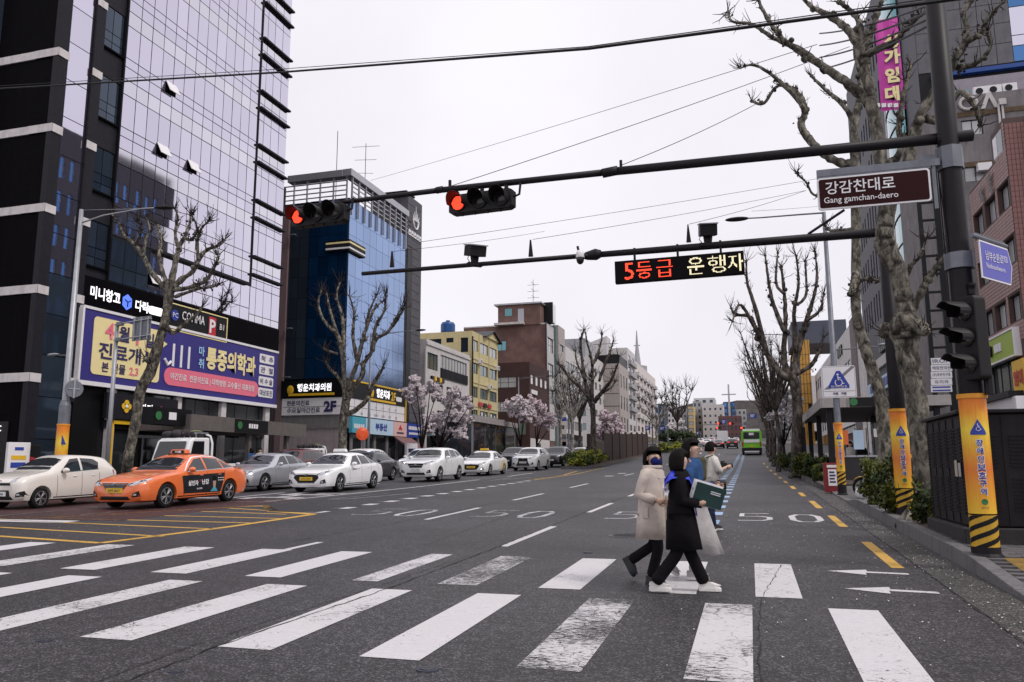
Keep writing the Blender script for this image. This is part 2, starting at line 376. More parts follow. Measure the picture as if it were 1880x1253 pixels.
for a, b in (((-20.0, 14.9), (-11.0, 13.3)), ((-18.6, 15.9), (-11.0, 14.8)), ((-17.2, 16.5), (-11.0, 16.2)), ((-16.4, 17.8), (-11.0, 17.4)), ((-15.6, 19.3), (-11.6, 18.6)), ((-15.0, 20.5), (-12.9, 19.7))):
    stroke('gore_hatch', [a, b], .13, PY)
# stop line and lane edges on the far carriageway
bar('stop_line', -24.5, -15.6, 15.4, 15.95, PW[0])
stroke('lane_edge', [(-19.2, 16.6), (-18.9, 21)], .13, PW[0]); stroke('lane_edge', [(-17.15, 17.5), (-17.05, 19.3)], .16, PW[0])
stroke('lane_edge', [(-15.1, 22.6), (-14.35, 32.9)], .14, PW[0]); stroke('lane_edge', [(-14.35, 32.9), (-14.3, 42)], .14, PW[1]); stroke('lane_edge', [(-14.2, 47), (-14.5, 54)], .14, PW[1])
for y in (24.5, 33, 41, 49, 58): bar('lane_dash', -17.95, -17.8, y, y+4, PW[1]); bar('lane_dash', -21.3, -21.15, y, y+4, PW[1])
for i, (x0, x1, y0, y1) in enumerate(((-17.3, -15.2, 22.9, 23.25), (-17.3, -16.9, 23.2, 25.2), (-15.5, -15.1, 23.4, 25.0), (-17.2, -15.2, 25.2, 25.6), (-16.4, -16.1, 25.6, 26.8), (-17.2, -15.0, 26.9, 27.3), (-17.2, -16.8, 27.5, 29), (-16.2, -15.0, 27.9, 28.3), (-20.6, -18.4, 23.2, 23.6), (-20.6, -20.2, 23.7, 26), (-19.4, -18.3, 24.6, 25))):
    bar('road_lettering', x0, x1, y0, y1, PW[2])
stroke('turn_arrow', [(-12.45, 28.4), (-13.1, 25.4), (-13.45, 24.4), (-13.75, 24.6), (-13.7, 25.6), (-13.4, 28.6)], .15, PW[0]); mark('turn_arrow', [(-13.05, 25.9), (-12.75, 26.2), (-12.42, 28.5), (-12.62, 28.5)], PW[0])
stroke('turn_arrow', [(-12.4, 45.6), (-13.0, 41.5), (-13.3, 41), (-13.3, 45)], .15, PW[0])
def digit5(x, y, wd, ln, m):
    k = .1; stroke('speed_numeral', [(x+wd*.92, y+ln-k), (x+k, y+ln-k), (x+k*.9, y+ln*.56), (x+wd*.7, y+ln*.56), (x+wd-k*.7, y+ln*.44), (x+wd-k*.7, y+ln*.2), (x+wd*.7, y+k), (x+.02, y+k)], .13, m)
def digit0(x, y, wd, ln, m):
    k = .09; stroke('speed_numeral', [(x+k, y+ln*.25), (x+wd*.3, y+k), (x+wd*.7, y+k), (x+wd-k, y+ln*.25), (x+wd-k, y+ln*.75), (x+wd*.7, y+ln-k), (x+wd*.3, y+ln-k), (x+k, y+ln*.75)], .14, m, closed=True)
for x, m5, m0 in ((-.36, PW[1], PW[1]), (-3.35, PW[2], PW[3]), (-6.68, PW[3], PW[2]), (-9.9, PW[3], PW[2])):
    digit5(x, 18.75, .78, 2.15, m5); digit0(x+1.12, 18.6, .75, 2.1, m0)
# tar seam, worn lane joint and hairline cracks
def crack(pts, wd, seed):
    r_ = random.Random(seed); P = []
    for (a, b) in zip(pts, pts[1:]):
        n = max(2, int(math.hypot(b[0]-a[0], b[1]-a[1])/.12))
        for i in range(n): t = i/n; P.append((a[0]+(b[0]-a[0])*t+r_.uniform(-.018, .018), a[1]+(b[1]-a[1])*t))
    mb = MB(); vs = []; fs = []
    for x, y in P:
        q = wd*r_.uniform(.3, 1.25); vs += [(x-q, y, zg(y)+.008), (x+q, y, zg(y)+.008)]
    for i in range(len(P)-1): fs.append((2*i, 2*i+1, 2*i+3, 2*i+2))
    mb.add(vs, fs); mb.build('road_crack', TAR, road)
crack([(-4.29, 3.5), (-4.33, 5.94), (-4.16, 8.67), (-4.1, 13), (-4.12, 20), (-4.15, 36)], .011, 1)
crack([(-4.5, 4.4), (-4.55, 6.0), (-4.35, 8.9), (-4.2, 12)], .006, 2)
crack([(-8.0, 13), (-7.7, 17), (-7.5, 24)], .012, 3); crack([(.1, 4.2), (-.02, 6.2), (.02, 9), (.35, 12)], .005, 4)
crack([(1.95, 4), (2.05, 7), (2.08, 12), (2.08, 18), (2.05, 30)], .007, 5); crack([(-11, 19), (-11.2, 30)], .006, 6); crack([(-5.4, 13), (-5.6, 16), (-5.9, 22)], .006, 8)
# manhole covers and road studs
IRON = mat('cast_iron', (.06, .06, .065), .5, metal=.6, vary=.3, scale=20, bump=.3, bscale=40)
mh = thing('manhole_cover', 'round iron manhole cover in the lane behind the walking women', 'manhole', (-2.2, 15.2, zg(15.2)))
MB().tube_z([(.42, -.02), (.42, .006)], 28).build('rim', KERB, mh); q = MB().tube_z([(.36, -.02), (.36, .011)], 28)
for i in range(-4, 5):
    hw = math.sqrt(.33**2-(i*.07)**2); q.box(-hw, hw, i*.07-.012, i*.07+.012, .008, .017)
q.build('lid', IRON, mh)
STUD = mat('worn_steel', (.045, .05, .075), .6, metal=.2)
for x, y, r_, lb in ((-2.36, 5.76, .085, 'small round steel valve cap by the near end of a zebra stripe'), (-4.15, 5.25, .06, 'bluish valve cap beside the cracked zebra stripe'), (-5.95, 5.8, .07, 'bluish valve cap left of a zebra stripe at lower left'), (-.75, 5.1, .1, 'round valve cap at the bottom edge between two zebra stripes'), (-2.5, 12.6, .08, 'pale valve cap in the lane beyond the crossing')):
    v = thing('valve_cap', lb, 'valve cap', (x, y, zg(y)), group='valve caps in the road'); MB().tube_z([(r_, -.01), (r_, .008)], 18).build('rim', STUD, v); MB().tube_z([(r_*.75, 0), (r_*.7, .014)], 18).build('lid', IRON, v)
# fallen petals and litter on the road and gutter
pm = mat('fallen_petal', (.6, .52, .54), .8, vary=.1); pb = MB(); r_ = random.Random(3)
for i in range(900):
    if i < 500: x = 2.55-abs(r_.gauss(0, .35)); y = r_.uniform(6, 40)
    elif i < 700: x = r_.uniform(-1, 2.5); y = r_.uniform(5, 22)
    else: x = r_.uniform(-21, -11); y = r_.uniform(12, 24)
    s_ = r_.uniform(.006, .016); a = r_.uniform(0, PI); c_, d_ = math.cos(a)*s_, math.sin(a)*s_
    pb.quad((x-c_, y-d_, zg(y)+.012), (x+d_, y-c_, zg(y)+.02), (x+c_, y+d_, zg(y)+.014), (x-d_, y+c_, zg(y)+.022))
tag(pb.build('fallen_petals', pm), 'pale blossom petals and litter scattered on the asphalt', 'petals', kind='stuff')

# ---- right pavement: kerb stones, paving, tactile blocks, planting bed
KX = 2.62
def ktop(y):      # the kerb drops at the crossing and at the driveway
    if y < 9.3: h = .03
    elif y < 12.2: h = .03+.19*(y-9.3)/2.9
    elif y < 23.5: h = .22
    elif y < 25.5: h = .22-.18*(y-23.5)/2
    elif y < 29.5: h = .04
    elif y < 31.5: h = .04+.16*(y-29.5)/2
    else: h = .2
    return h
def pave_h(y): return ktop(y)-.005
sw = MB(); n = 80; vs = []
ysw = [2, 4, 6, 8, 9.3, 10.5, 12.2, 14.5, 17, 20, 23.5, 25.5, 29.5, 31.5, 36, 42, 50, 60, 75, 90, 108, 130, 150, 175, 200, 250, 300, 420]
for y in ysw: vs += [(KX+.2, y, zg(y)+pave_h(y)-.06*(y < 15)), (26, y, zg(y)+pave_h(y)-.06*(y < 15))]
sw.add(vs, [(2*i, 2*i+1, 2*i+3, 2*i+2) for i in range(len(ysw)-1)])
rsw = struct('right_pavement', sw, PAVE)
ks = {}
y = 4.0; i = 0
while y < 140:
    L_ = 1.0 if y < 60 else 2.0; q = MB(); a, b = y+.008, y+L_-.008; za, zb = zg(a), zg(b)
    x0, x1 = KX, KX+.2
    if y > 33: x0 -= min(.55, .02*(y-33)); x1 = x0+.2
    q.add([(x0, a, za-.1), (x1, a, za-.1), (x1, b, zb-.1), (x0, b, zb-.1), (x0+.02, a, za+ktop(a)), (x1, a, za+ktop(a)), (x1, b, zb+ktop(b)), (x0+.02, b, zb+ktop(b))], [(3, 2, 1, 0), (4, 5, 6, 7), (0, 1, 5, 4), (1, 2, 6, 5), (2, 3, 7, 6), (3, 0, 4, 7)])
    q.build('kerb_stone', KERB, rsw, bev=.012 if y < 40 else 0); y += L_
BR = [mat('paver_grey_%d' % i, c, .85, vary=.25, scale=8, bump=.25, bscale=60) for i, c in enumerate(((.10, .095, .10), (.13, .12, .12), (.08, .075, .078)))]
bm_ = MB().box(-.107, .107, -.052, .052, -.06, 0).mesh('paver', BR[0]); bms = [bm_]
for k in (1, 2): c = bm_.copy(); c.materials[0] = BR[k]; bms.append(c)
cnt = 0; yy = 8.2; row = 0
while yy < 14.4:
    x = KX+.2+.115+(row % 2)*.11
    while x < 3.95:
        if not (3.0 < x < 3.95 and 10.55 < yy < 11.85):
            put('paver', bms[rnd.randrange(3)], rsw, (x, yy, zg(yy)+pave_h(yy)-.004+rnd.uniform(-.003, .003)), (SL+(.065 if 9.3 < yy < 12.2 else 0), 0, rnd.uniform(-.01, .01))); cnt += 1
        x += .22
    yy += .11; row += 1
TAC = mat('tactile_yellow', (.30, .19, .045), .8, vary=.3, scale=10, bump=.2, dirt=.5)
tm = MB().box(-.147, .147, -.147, .147, -.06, 0)
for k in range(4): tm.box(-.13, .13, -.11+k*.073-.016, -.11+k*.073+.016, 0, .006)
tm = tm.mesh('tactile_block', TAC)
for i in range(3):
    for j in range(4): yy = 10.7+.3*j; put('tactile_block', tm, rsw, (3.16+.3*i, yy, zg(yy)+pave_h(yy)+.0), (SL+.065, 0, 0))
bed = MB(); vs = []
for y in (14.4, 16, 18, 20, 22, 23.6): vs += [(KX+.2, y, zg(y)+ktop(y)-.02), (3.2, y, zg(y)+ktop(y)+.05), (4.6, y, zg(y)+ktop(y)+.03)]
bed.add(vs, [q for i in range(5) for q in ((3*i, 3*i+1, 3*i+4, 3*i+3), (3*i+1, 3*i+2, 3*i+5, 3*i+4))]); struct('planting_bed', bed, SOIL)
bed = MB(); vs = []
for y in (31.8, 40, 50, 60): vs += [(KX-.1, y, zg(y)+.18), (3.1, y, zg(y)+.25), (4.0, y, zg(y)+.22)]
bed.add(vs, [q for i in range(3) for q in ((3*i, 3*i+1, 3*i+4, 3*i+3), (3*i+1, 3*i+2, 3*i+5, 3*i+4))]); struct('planting_bed', bed, SOIL)
# ---- left pavement and median
lsw = MB(); vs = []
for y in [15, 20, 25, 30, 40, 50, 60, 75, 90, 108, 130, 150, 175, 200, 250, 300, 420]: vs += [(-60, y, zg(y)+.16), (-25.0, y, zg(y)+.16)]
lsw.add(vs, [(2*i, 2*i+1, 2*i+3, 2*i+2) for i in range(16)])
ls = struct('left_pavement', lsw, PAVE)
y = 15.0
while y < 90:
    a, b = y+.01, y+1.99; q = MB(); q.add([(-25, a, zg(a)-.1), (-24.8, a, zg(a)-.1), (-24.8, b, zg(b)-.1), (-25, b, zg(b)-.1), (-25, a, zg(a)+.165), (-24.82, a, zg(a)+.165), (-24.82, b, zg(b)+.165), (-25, b, zg(b)+.165)], [(4, 5, 6, 7), (0, 1, 5, 4), (1, 2, 6, 5), (2, 3, 7, 6), (3, 0, 4, 7)])
    q.build('kerb_stone', KERB, ls); y += 2
md = MB(); out = [(-14.6, 63), (-12.6, 62.2), (-11.9, 66), (-12.2, 75), (-12.4, 90), (-12.6, 120), (-13.4, 122), (-14.6, 118), (-14.7, 90), (-14.7, 72)]
n = len(out); md.add([(x, y, zg(y)-.1) for x, y in out]+[(x, y, zg(y)+.2) for x, y in out]+[(x*.985-.205, y*.997+.25, zg(y)+.2) for x, y in out], [(i, (i+1) % n, n+(i+1) % n, n+i) for i in range(n)]+[(n+i, n+(i+1) % n, 2*n+(i+1) % n, 2*n+i) for i in range(n)])
md.m(1); md.add([(x*.985-.205, y*.997+.25, zg(y)+.17) for x, y in out], [tuple(range(n))])
tag(md.build('median', [KERB, SOIL]), kind='structure')
# ================================================================== buildings
BLK = mat('black_granite', (.0035, .003, .0045), .5, vary=.3, scale=4, spec=.02, bump=.03, bscale=20, dirt=.25, dirtcol=(.011, .008, .011))
BLK2 = mat('grey_granite', (.017, .016, .021), .5, vary=.2, scale=6, spec=.15, dirt=.3, dirtcol=(.012, .01, .012))
MUL = mat('mullion_dark', (.01, .01, .013), .45, metal=.0, vary=0, spec=.2)
ALU = mat('aluminium', (.42, .42, .45), .4, metal=.6, vary=.1)
WBAND = mat('pale_stone', (.62, .58, .58), .7, vary=.12, dirt=.3)
GMIR = glass('mirror_glass', (.66, .63, .735), 1, .02, .05, .05); GSPA = glass('spandrel_glass', (.70, .68, .74), 1, .06, .05, .05)
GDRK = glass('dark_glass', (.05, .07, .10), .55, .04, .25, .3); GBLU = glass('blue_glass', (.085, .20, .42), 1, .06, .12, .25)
GWIN = glass('window_glass', (.10, .125, .14), .55, .05, .3, .3); GPAL = glass('curtained_glass', (.45, .46, .47), .15, .2, .2, .1)
GTEA = glass('teal_glass', (.14, .30, .33), .8, .05, .15, .2); GRN = glass('green_grey_glass', (.16, .21, .21), .5, .07, .25, .2)
SHOP = glass('shop_glass', (.035, .04, .045), .3, .05, .4, .2)
WHT = mat('white_sign', (.78, .76, .78), .45, vary=.04, scale=2); BLKS = mat('black_sign', (.006, .006, .007), .4, vary=0, spec=.25)
YEL = mat('yellow_panel', (.75, .45, .02), .45, vary=.05); NAVY = mat('navy_print', (.035, .028, .20), .5, vary=.1, scale=.6)
CREAM = mat('cream_print', (.85, .72, .36), .5, vary=.03); PINK = mat('pink_print', (.78, .17, .25), .5, vary=.03)
INK = mat('dark_ink', (.03, .025, .10), .5, vary=0); LIT = lamp('lit_white', (1, .97, 1), 1.1); LBLUE = mat('pale_blue_print', (.35, .6, .85), .5, vary=0)
REDS = mat('red_sign', (.5, .02, .04), .5, vary=0); ROOFM = mat('roof_grey', (.16, .16, .17), .85, vary=.2); BLUES = mat('blue_sign', (.02, .05, .32), .45, vary=.1)
TEALS = mat('teal_sign', (.08, .38, .50), .5, vary=.1); PKS = mat('peach_sign', (.72, .45, .42), .5, vary=.05); ORG = mat('orange_sign', (.8, .18, .04), .5, vary=0); GRNS = mat('green_sign', (.30, .42, .035), .5, vary=.05)
SKY_ = mat('sky_blue_sign', (.50, .66, .80), .5, vary=.05)

def holes(mb, W, z0, z1, ops, fn, rv=.15):
    """wall sheet with real openings and reveals; fn maps (u, depth, z)"""
    xs = sorted({0, W, *[o[0] for o in ops], *[o[0]+o[2] for o in ops]}); zs = sorted({z0, z1, *[o[1] for o in ops], *[o[1]+o[3] for o in ops]})
    xs = [x for x in xs if 0 <= x <= W]; zs = [z for z in zs if z0 <= z <= z1]
    for a, b in zip(xs, xs[1:]):
        if b-a < 1e-4: continue
        run = None
        for c, d in zip(zs, zs[1:]):
            mx, mz = (a+b)/2, (c+d)/2
            hit = any(o[0] < mx < o[0]+o[2] and o[1] < mz < o[1]+o[3] for o in ops)
            if not hit:
                run = (run[0], d) if run else (c, d)
            if hit and run:
                mb.quad(fn(a, 0, run[0]), fn(b, 0, run[0]), fn(b, 0, run[1]), fn(a, 0, run[1])); run = None
        if run: mb.quad(fn(a, 0, run[0]), fn(b, 0, run[0]), fn(b, 0, run[1]), fn(a, 0, run[1]))
    for u, z, w_, h in ops:
        for (p, q) in (((u, z), (u+w_, z)), ((u+w_, z), (u+w_, z+h)), ((u+w_, z+h), (u, z+h)), ((u, z+h), (u, z))):
            mb.quad(fn(p[0], 0, p[1]), fn(q[0], 0, q[1]), fn(q[0], rv, q[1]), fn(p[0], rv, p[1]))
WCACHE = {}
class Bld:
    """local frame: u along the street front, depth behind it, z up.  side F front, L end at u=0, R end at u=W"""
    def __init__(s, name, label, x, y, rz, W, D, z1, wall, F=(), L=(), R_=(), z0=None, rv=.15, group=None, cat='building', roof=None, par=.5):
        zb = (zg(y) if z0 is None else z0)-.3; s.zb = zb; s.W, s.D = W, D
        s.t = thing(name, label, cat, (x, y, zb), rz, group)
        mb = MB(); z1 -= zb; s.top = z1
        s.fn = {'F': lambda u, d, z: (u, d, z), 'L': lambda u, d, z: (d, u, z), 'R': lambda u, d, z: (W-d, u, z)}
        for side, ops, w_ in (('F', F, W), ('L', L, D), ('R', R_, D)):
            holes(mb, w_, -.6, z1, [(a, b-zb, c, d) for a, b, c, d in ops], s.fn[side], rv)
        mb.quad((W, D, -.6), (0, D, -.6), (0, D, z1), (W, D, z1))
        mb.quad((.25, .25, z1-par), (W-.25, .25, z1-par), (W-.25, D-.25, z1-par), (.25, D-.25, z1-par))
        for (p, q, p2, q2) in (((0, 0), (W, 0), (.25, .25), (W-.25, .25)), ((W, 0), (W, D), (W-.25, .25), (W-.25, D-.25)), ((W, D), (0, D), (W-.25, D-.25), (.25, D-.25)), ((0, D), (0, 0), (.25, D-.25), (.25, .25))):
            mb.quad((*p, z1), (*q, z1), (*q2, z1), (*p2, z1)); mb.quad((*p2, z1), (*q2, z1), (*q2, z1-par), (*p2, z1-par))
        s.wall = mb.build('wall', wall, s.t); s.rv = rv
    def place(s, o, side, u, z, d=0, w_=0):
        o.parent = s.t
        if side == 'F': o.location = (u, d, z-s.zb); o.rotation_euler = (0, 0, 0)
        elif side == 'L': o.location = (d, u+w_, z-s.zb); o.rotation_euler = (0, 0, -PI/2)
        else: o.location = (s.W-d, u, z-s.zb); o.rotation_euler = (0, 0, PI/2)
        return o
    def win(s, side, u, z, w_, h, nv=2, nh=1, fm=None, gm=None, sill=None, depth=None, fw=.05):
        fm = fm or ALU; gm = gm or GWIN; key = (round(w_, 2), round(h, 2), nv, nh, fm.name, gm.name, fw)
        if key not in WCACHE:
            m = MB(); f = fw
            m.box(0, w_, 0, .06, 0, f).box(0, w_, 0, .06, h-f, h).box(0, f, .001, .059, f, h-f).box(w_-f, w_, .001, .059, f, h-f)
            for i in range(1, nv): x = w_*i/nv; m.box(x-f*.45, x+f*.45, .005, .055, f, h-f)
            for i in range(1, nh): zz = h*i/nh; m.box(f, w_-f, .01, .05, zz-f*.4, zz+f*.4)
            WCACHE[key] = (m.mesh('window', fm), MB().quad((f*.5, .035, f*.5), (w_-f*.5, .035, f*.5), (w_-f*.5, .035, h-f*.5), (f*.5, .035, h-f*.5)).mesh('pane', gm))
        wm, pm_ = WCACHE[key]
        o = s.place(put('window', wm), side, u, z, s.rv*.55 if depth is None else depth, w_)
        put('pane', pm_, o); return o
    def part(s, name, mb, m, bev=0): return mb.build(name, m, s.t, bev=bev)
    def fbox(s, name, m, u0, u1, d0, d1, z0, z1, side='F', bev=0):
        p, q = s.fn[side](u0, d0, z0-s.zb), s.fn[side](u1, d1, z1-s.zb)
        return MB().box(min(p[0], q[0]), max(p[0], q[0]), min(p[1], q[1]), max(p[1], q[1]), p[2], q[2]).build(name, m, s.t, bev=bev)
    def grid(s, side, us, zs, w_, h, **k):
        for z in zs:
            for u in us: s.win(side, u, z, w_, h, **k)
    def ops(us, zs, w_, h): return [(u, z, w_, h) for u in us for z in zs]
    def sign(s, name, m, u0, u1, z0, z1, side='F', t=.08, d=0):
        return s.fbox(name, m, u0, u1, -d-t, -d, z0, z1, side)
    def txt(s, st, h, m, u, z, side='F', d=.09, width=None, bold=.0, align='CENTER', name='lettering', t=.02, parent=None):
        o = text(name, st, h, m, s.t, width=width, bold=bold, align=align, thick=t)
        return s.place(o, side, u, z, -d)
ops = Bld.ops
def lcol(us): return list(us)

# ---- B1: mirror-glass tower, left.  u = Y-27
BX = -30.0
b1 = Bld('glass_office_tower', 'tall mirror glass office tower with dark granite pilasters and a wide navy billboard', BX, 27.0, PI/2, 18.75, 22, 40.5, BLK, z0=zg(36))
t1 = b1.t; zb = b1.zb
def B1(name, m, u0, u1, d0, d1, z0, z1, side='F', bev=0): return b1.fbox(name, m, u0, u1, d0, d1, z0, z1, side, bev)
B1('curtain_wall_back', MUL, 3.95, 18.78, -.24, -.002, 10.62, 40.4)
# granite corner pilaster and column, with pale bands
B1('pilaster', BLK2, -.06, .5, -.3, -.002, 0, 40.4); B1('pilaster', BLK2, 1.95, 2.5, -.3, -.002, 4.6, 40.4)
B1('strip_back', MUL, .5, 1.95, -.12, -.002, .8, 40.4)
for z in (5.5, 9.4, 13.12, 16.9, 20.6, 24.3, 28.0):
    B1('stone_band', WBAND, -.08, .52, -.34, -.301, z-.19, z+.19); B1('stone_band', WBAND, 1.93, 2.52, -.34, -.301, z-.19, z+.19)
    for k in range(3): B1('stone_band', WBAND, -.06+k*1.12, 1.05+k*1.12, -.07, -.002, z-.19, z+.19, 'L') if k else B1('stone_band', WBAND, -.34, 1.05, -.085, -.062, z-.19, z+.19, 'L')
z = 1.0; gs = []
while z < 40:
    h = 1.86; gs.append((.53, 1.92, z+.02, z+h-.02)); z += h
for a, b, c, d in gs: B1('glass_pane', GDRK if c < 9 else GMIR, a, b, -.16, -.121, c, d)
# window recess between column and curtain wall
for i in range(9):
    z0 = 11.2+3.73*i
    B1('recess_spandrel', BLK2, 2.52, 3.93, -.10, -.002, z0-1.5, z0-.02)
    for k in range(2):
        for (za, zb_) in ((0, .42), (.46, .9), (.94, 2.2)):
            B1('glass_pane', GDRK, 2.56+k*.69, 3.21+k*.69, -.05, -.003, z0+za, z0+zb_)
    B1('window_reveal', BLK, 2.52, 3.93, -.22, -.101, z0-.02-.1, z0-.021)
# curtain wall panes
us = [3.97, 4.86]+[5.71+.877*k for k in range(12)]; us = us[:13]+[15.42]
cols = list(zip(us, us[1:])); colsR = [(15.44, 16.06), (16.06, 16.89), (16.89, 17.81), (17.81, 18.74)]
panes = []
def rows(base, n):
    out = []
    for k in range(n):
        b = base+3.725*k; out += [(b, b+.49, 0), (b+.49, b+2.25, 0), (b+2.25, b+3.06, 1), (b+3.06, b+3.725, 0)]
    return out
rr = [r for r in rows(14.46-.0, 7) if r[1] < 40.4]+[(12.98, 13.65, 0), (13.65, 14.46, 1)]
for (u0, u1) in cols:
    for (z0, z1, sp) in rr: panes.append((u0, u1, z0, z1, sp))
    for (z0, z1) in ((10.66, 11.45), (11.45, 12.88)): panes.append((u0, u1, z0, z1, 2 if u0 < 6 else 0))  # low left panes: another glass, with dark reflections put into its tint
for (u0, u1) in colsR:
    for k in range(-1, 7):
        b = 14.05+3.725*k
        for (z0, z1, sp) in ((b-.65, b, 0), (b, b+.8, 1), (b+.8, b+2.56, 0), (b+2.56, b+3.075, 0)):
            z0 = max(z0, 10.66)
            if z1 > z0+.1 and z1 < 40: panes.append((u0, u1, z0, z1, sp))
def vis(p): return 0 if p[2] > .70*(27+p[0])+2.5 else (p[1]-p[0])*(p[3]-p[2])/((27+p[0])**2)
panes.sort(key=vis, reverse=True); PC = {}; rest = [MB(), MB(), MB()]
for i, (u0, u1, z0, z1, sp) in enumerate(panes):
    g_ = .022; w_, h = u1-u0-2*g_, z1-z0-2*g_
    if i < 275:
        key = (round(w_, 3), round(h, 3), sp)
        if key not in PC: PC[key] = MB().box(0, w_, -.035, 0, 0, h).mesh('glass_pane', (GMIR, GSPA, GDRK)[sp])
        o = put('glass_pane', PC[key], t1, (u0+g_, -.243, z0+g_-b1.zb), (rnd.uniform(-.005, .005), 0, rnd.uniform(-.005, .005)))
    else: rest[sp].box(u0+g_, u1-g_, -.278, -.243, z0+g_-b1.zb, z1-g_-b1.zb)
for k in (0, 1, 2):
    if rest[k].f: tag(rest[k].build('glass_panes', (GMIR, GSPA, GDRK)[k], t1), kind='stuff')
for k in range(8):
    b = 13.67+3.725*k
    if b < 40: B1('sunshade_fin', MUL, 15.42, 18.82, -.52, -.28, b-.06, b+.06, bev=.01); B1('sunshade_fin', MUL, 15.42, 18.82, -.52, -.28, b+1.17-.06, b+1.17+.06, bev=.01)
B1('sunshade_fin', MUL, 6.9, 15.1, -.55, -.28, 12.86, 13.0)
B1('edge_trim', MUL, 15.40, 15.44, -.36, -.24, 12.9, 40.3)
for (u, z) in ((6.55, 18.16), (9.0, 18.16-.02), (6.9, 21.88), (6.6, 11.0)):      # tilted open vent sashes: sky reflection as white paint, dark gap as black sheet
    s_ = MB().box(0, .83, -.03, 0, -.66, 0); o = s_.build('vent_sash', WHT, t1, loc=(u, -.29, z+.68-b1.zb), rot=(R(-27), 0, 0)); MB().box(.03, .8, .0, .02, -.6, -.05).build('vent_gap_shade', BLK, t1, loc=(u, -.31, z+.66-b1.zb))
B1('entrance_fascia', BLK, 2.5, 18.8, -.32, -.002, 9.14, 10.6)
# billboard
B1('billboard_frame', WHT, 2.35, 18.55, -.55, -.30, 5.42, 5.62); B1('billboard_frame', WHT, 2.35, 18.55, -.55, -.30, 9.0, 9.13); B1('billboard_frame', WHT, 2.3, 2.42, -.55, -.30, 5.62, 9.0)
bb = B1('billboard', NAVY, 2.42, 18.5, -.5, -.30, 5.62, 9.0)
def T1(s_, h, m, u, z, d=.52, **k): return b1.txt(s_, h, m, u, z, d=d, **k)
cp = MB().prism(rrect(4.55, 2.75, .22), 0, .02).prism([(2.2, .35), (2.75, .75), (2.2, .95)], .001, .019); o = cp.build('notice_panel', CREAM, t1); b1.place(o, 'F', 5.3, 7.35, -.53)
T1('4', .80, PINK, 4.0, 8.15, .535, bold=.03); T1('월', .78, INK, 4.95, 8.13, .535, bold=.03); T1('1', .80, PINK, 5.85, 8.12, .535, bold=.03); T1('일', .76, INK, 6.7, 8.08, .535, bold=.03)
T1('진료개시', .82, INK, 5.25, 7.15, .535, width=3.7, bold=.025); T1('본 건물', .48, INK, 4.42, 6.38, .535, bold=.02); T1('2,3', .46, PINK, 5.75, 6.33, .535, bold=.02); T1('층', .46, INK, 6.85, 6.3, .535, bold=.02)
MB().prism(rrect(8.5, .95, .47, 8), 0, .02).build('slogan_strip', PINK, t1, loc=(12.2, -.53, 6.42-b1.zb))
T1('야간진료  전문의진료 | 대학병원 교수출신 대표원장', .44, WHT, 12.2, 6.42, .535, width=7.6, bold=.015)
T1('마', .55, LBLUE, 10.85, 8.1, .52, bold=.02); T1('취', .55, LBLUE, 10.85, 7.4, .52, bold=.02); T1('통증의학과', 1.3, CREAM, 13.65, 7.8, .52, width=4.75, bold=.04)
for k in range(3): B1('lettering', WHT, 8.5+.62*k, 8.66+.62*k, -.53, -.501, 6.98, 8.2)
MB().tube([(7.9, 0, 7.3), (8.15, 0, 7.0), (8.4, 0, 7.2)], .08).build('lettering', WHT, t1, loc=(0, -.53, -b1.zb))
for i, s_ in enumerate(('척  추', '관  절', '비 수 술', '대상포진')):
    z = 8.45-.72*i; o = MB().prism(rrect(1.6, .58, .1), 0, .02).build('label_box', WHT, t1, loc=(17.25, -.53, z-b1.zb)); T1(s_, .36, INK, 17.25, z, .535, width=1.35, bold=.01)
# illuminated names over the billboard
T1('미니창고', .62, LIT, 3.75, 9.88, .36, width=1.9, bold=.03); T1('다락', .58, LIT, 6.2, 9.78, .36, width=.95, bold=.03)
MB().prism([(.34*math.sin(PI/3*i), .4*math.cos(PI/3*i)) for i in range(6)], 0, .04).build('hexagon_logo', lamp('lit_blue', (.1, .2, 1), 1.0), t1, loc=(5.2, -.36, 9.82-b1.zb)); q = MB().tube([(-.2, 0, .1), (0, 0, 0), (.2, 0, .1)], .03, 6).tube([(0, 0, 0), (0, 0, -.25)], .03, 6); q.build('hexagon_logo_mark', BLKS, t1, loc=(5.2, -.385, 9.82-b1.zb))
MB().prism(rrect(1.1, .42, .2), 0, .04).build('pill_sign', LIT, t1, loc=(7.25, -.36, 9.74-b1.zb))
cs = B1('framed_sign', BLKS, 7.9, 13.0, -.5, -.33, 8.95, 10.35); B1('sign_frame', CREAM, 7.85, 13.05, -.53, -.5, 10.33, 10.39); B1('sign_frame', CREAM, 7.85, 13.05, -.53, -.5, 8.9, 8.96); B1('sign_frame', CREAM, 7.85, 7.91, -.53, -.5, 8.96, 10.33); B1('sign_frame', CREAM, 12.99, 13.05, -.53, -.5, 8.96, 10.33)
T1('COMMA', .5, WHT, 10.0, 9.85, .52, width=1.9, bold=.01); MB().tube_z([(.3, 0), (.3, .02)], 20).build('round_logo', BLUES, t1, loc=(8.5, -.51, 9.75-b1.zb), rot=(PI/2, 0, 0)); T1('PC', .26, WHT, 8.5, 9.75, .54)
B1('sign_block', REDS, 11.35, 12.0, -.51, -.5, 9.1, 10.2); T1('P', .8, WHT, 11.65, 9.65, .53, bold=.03); T1('B1', .34, WHT, 12.5, 9.75, .53)
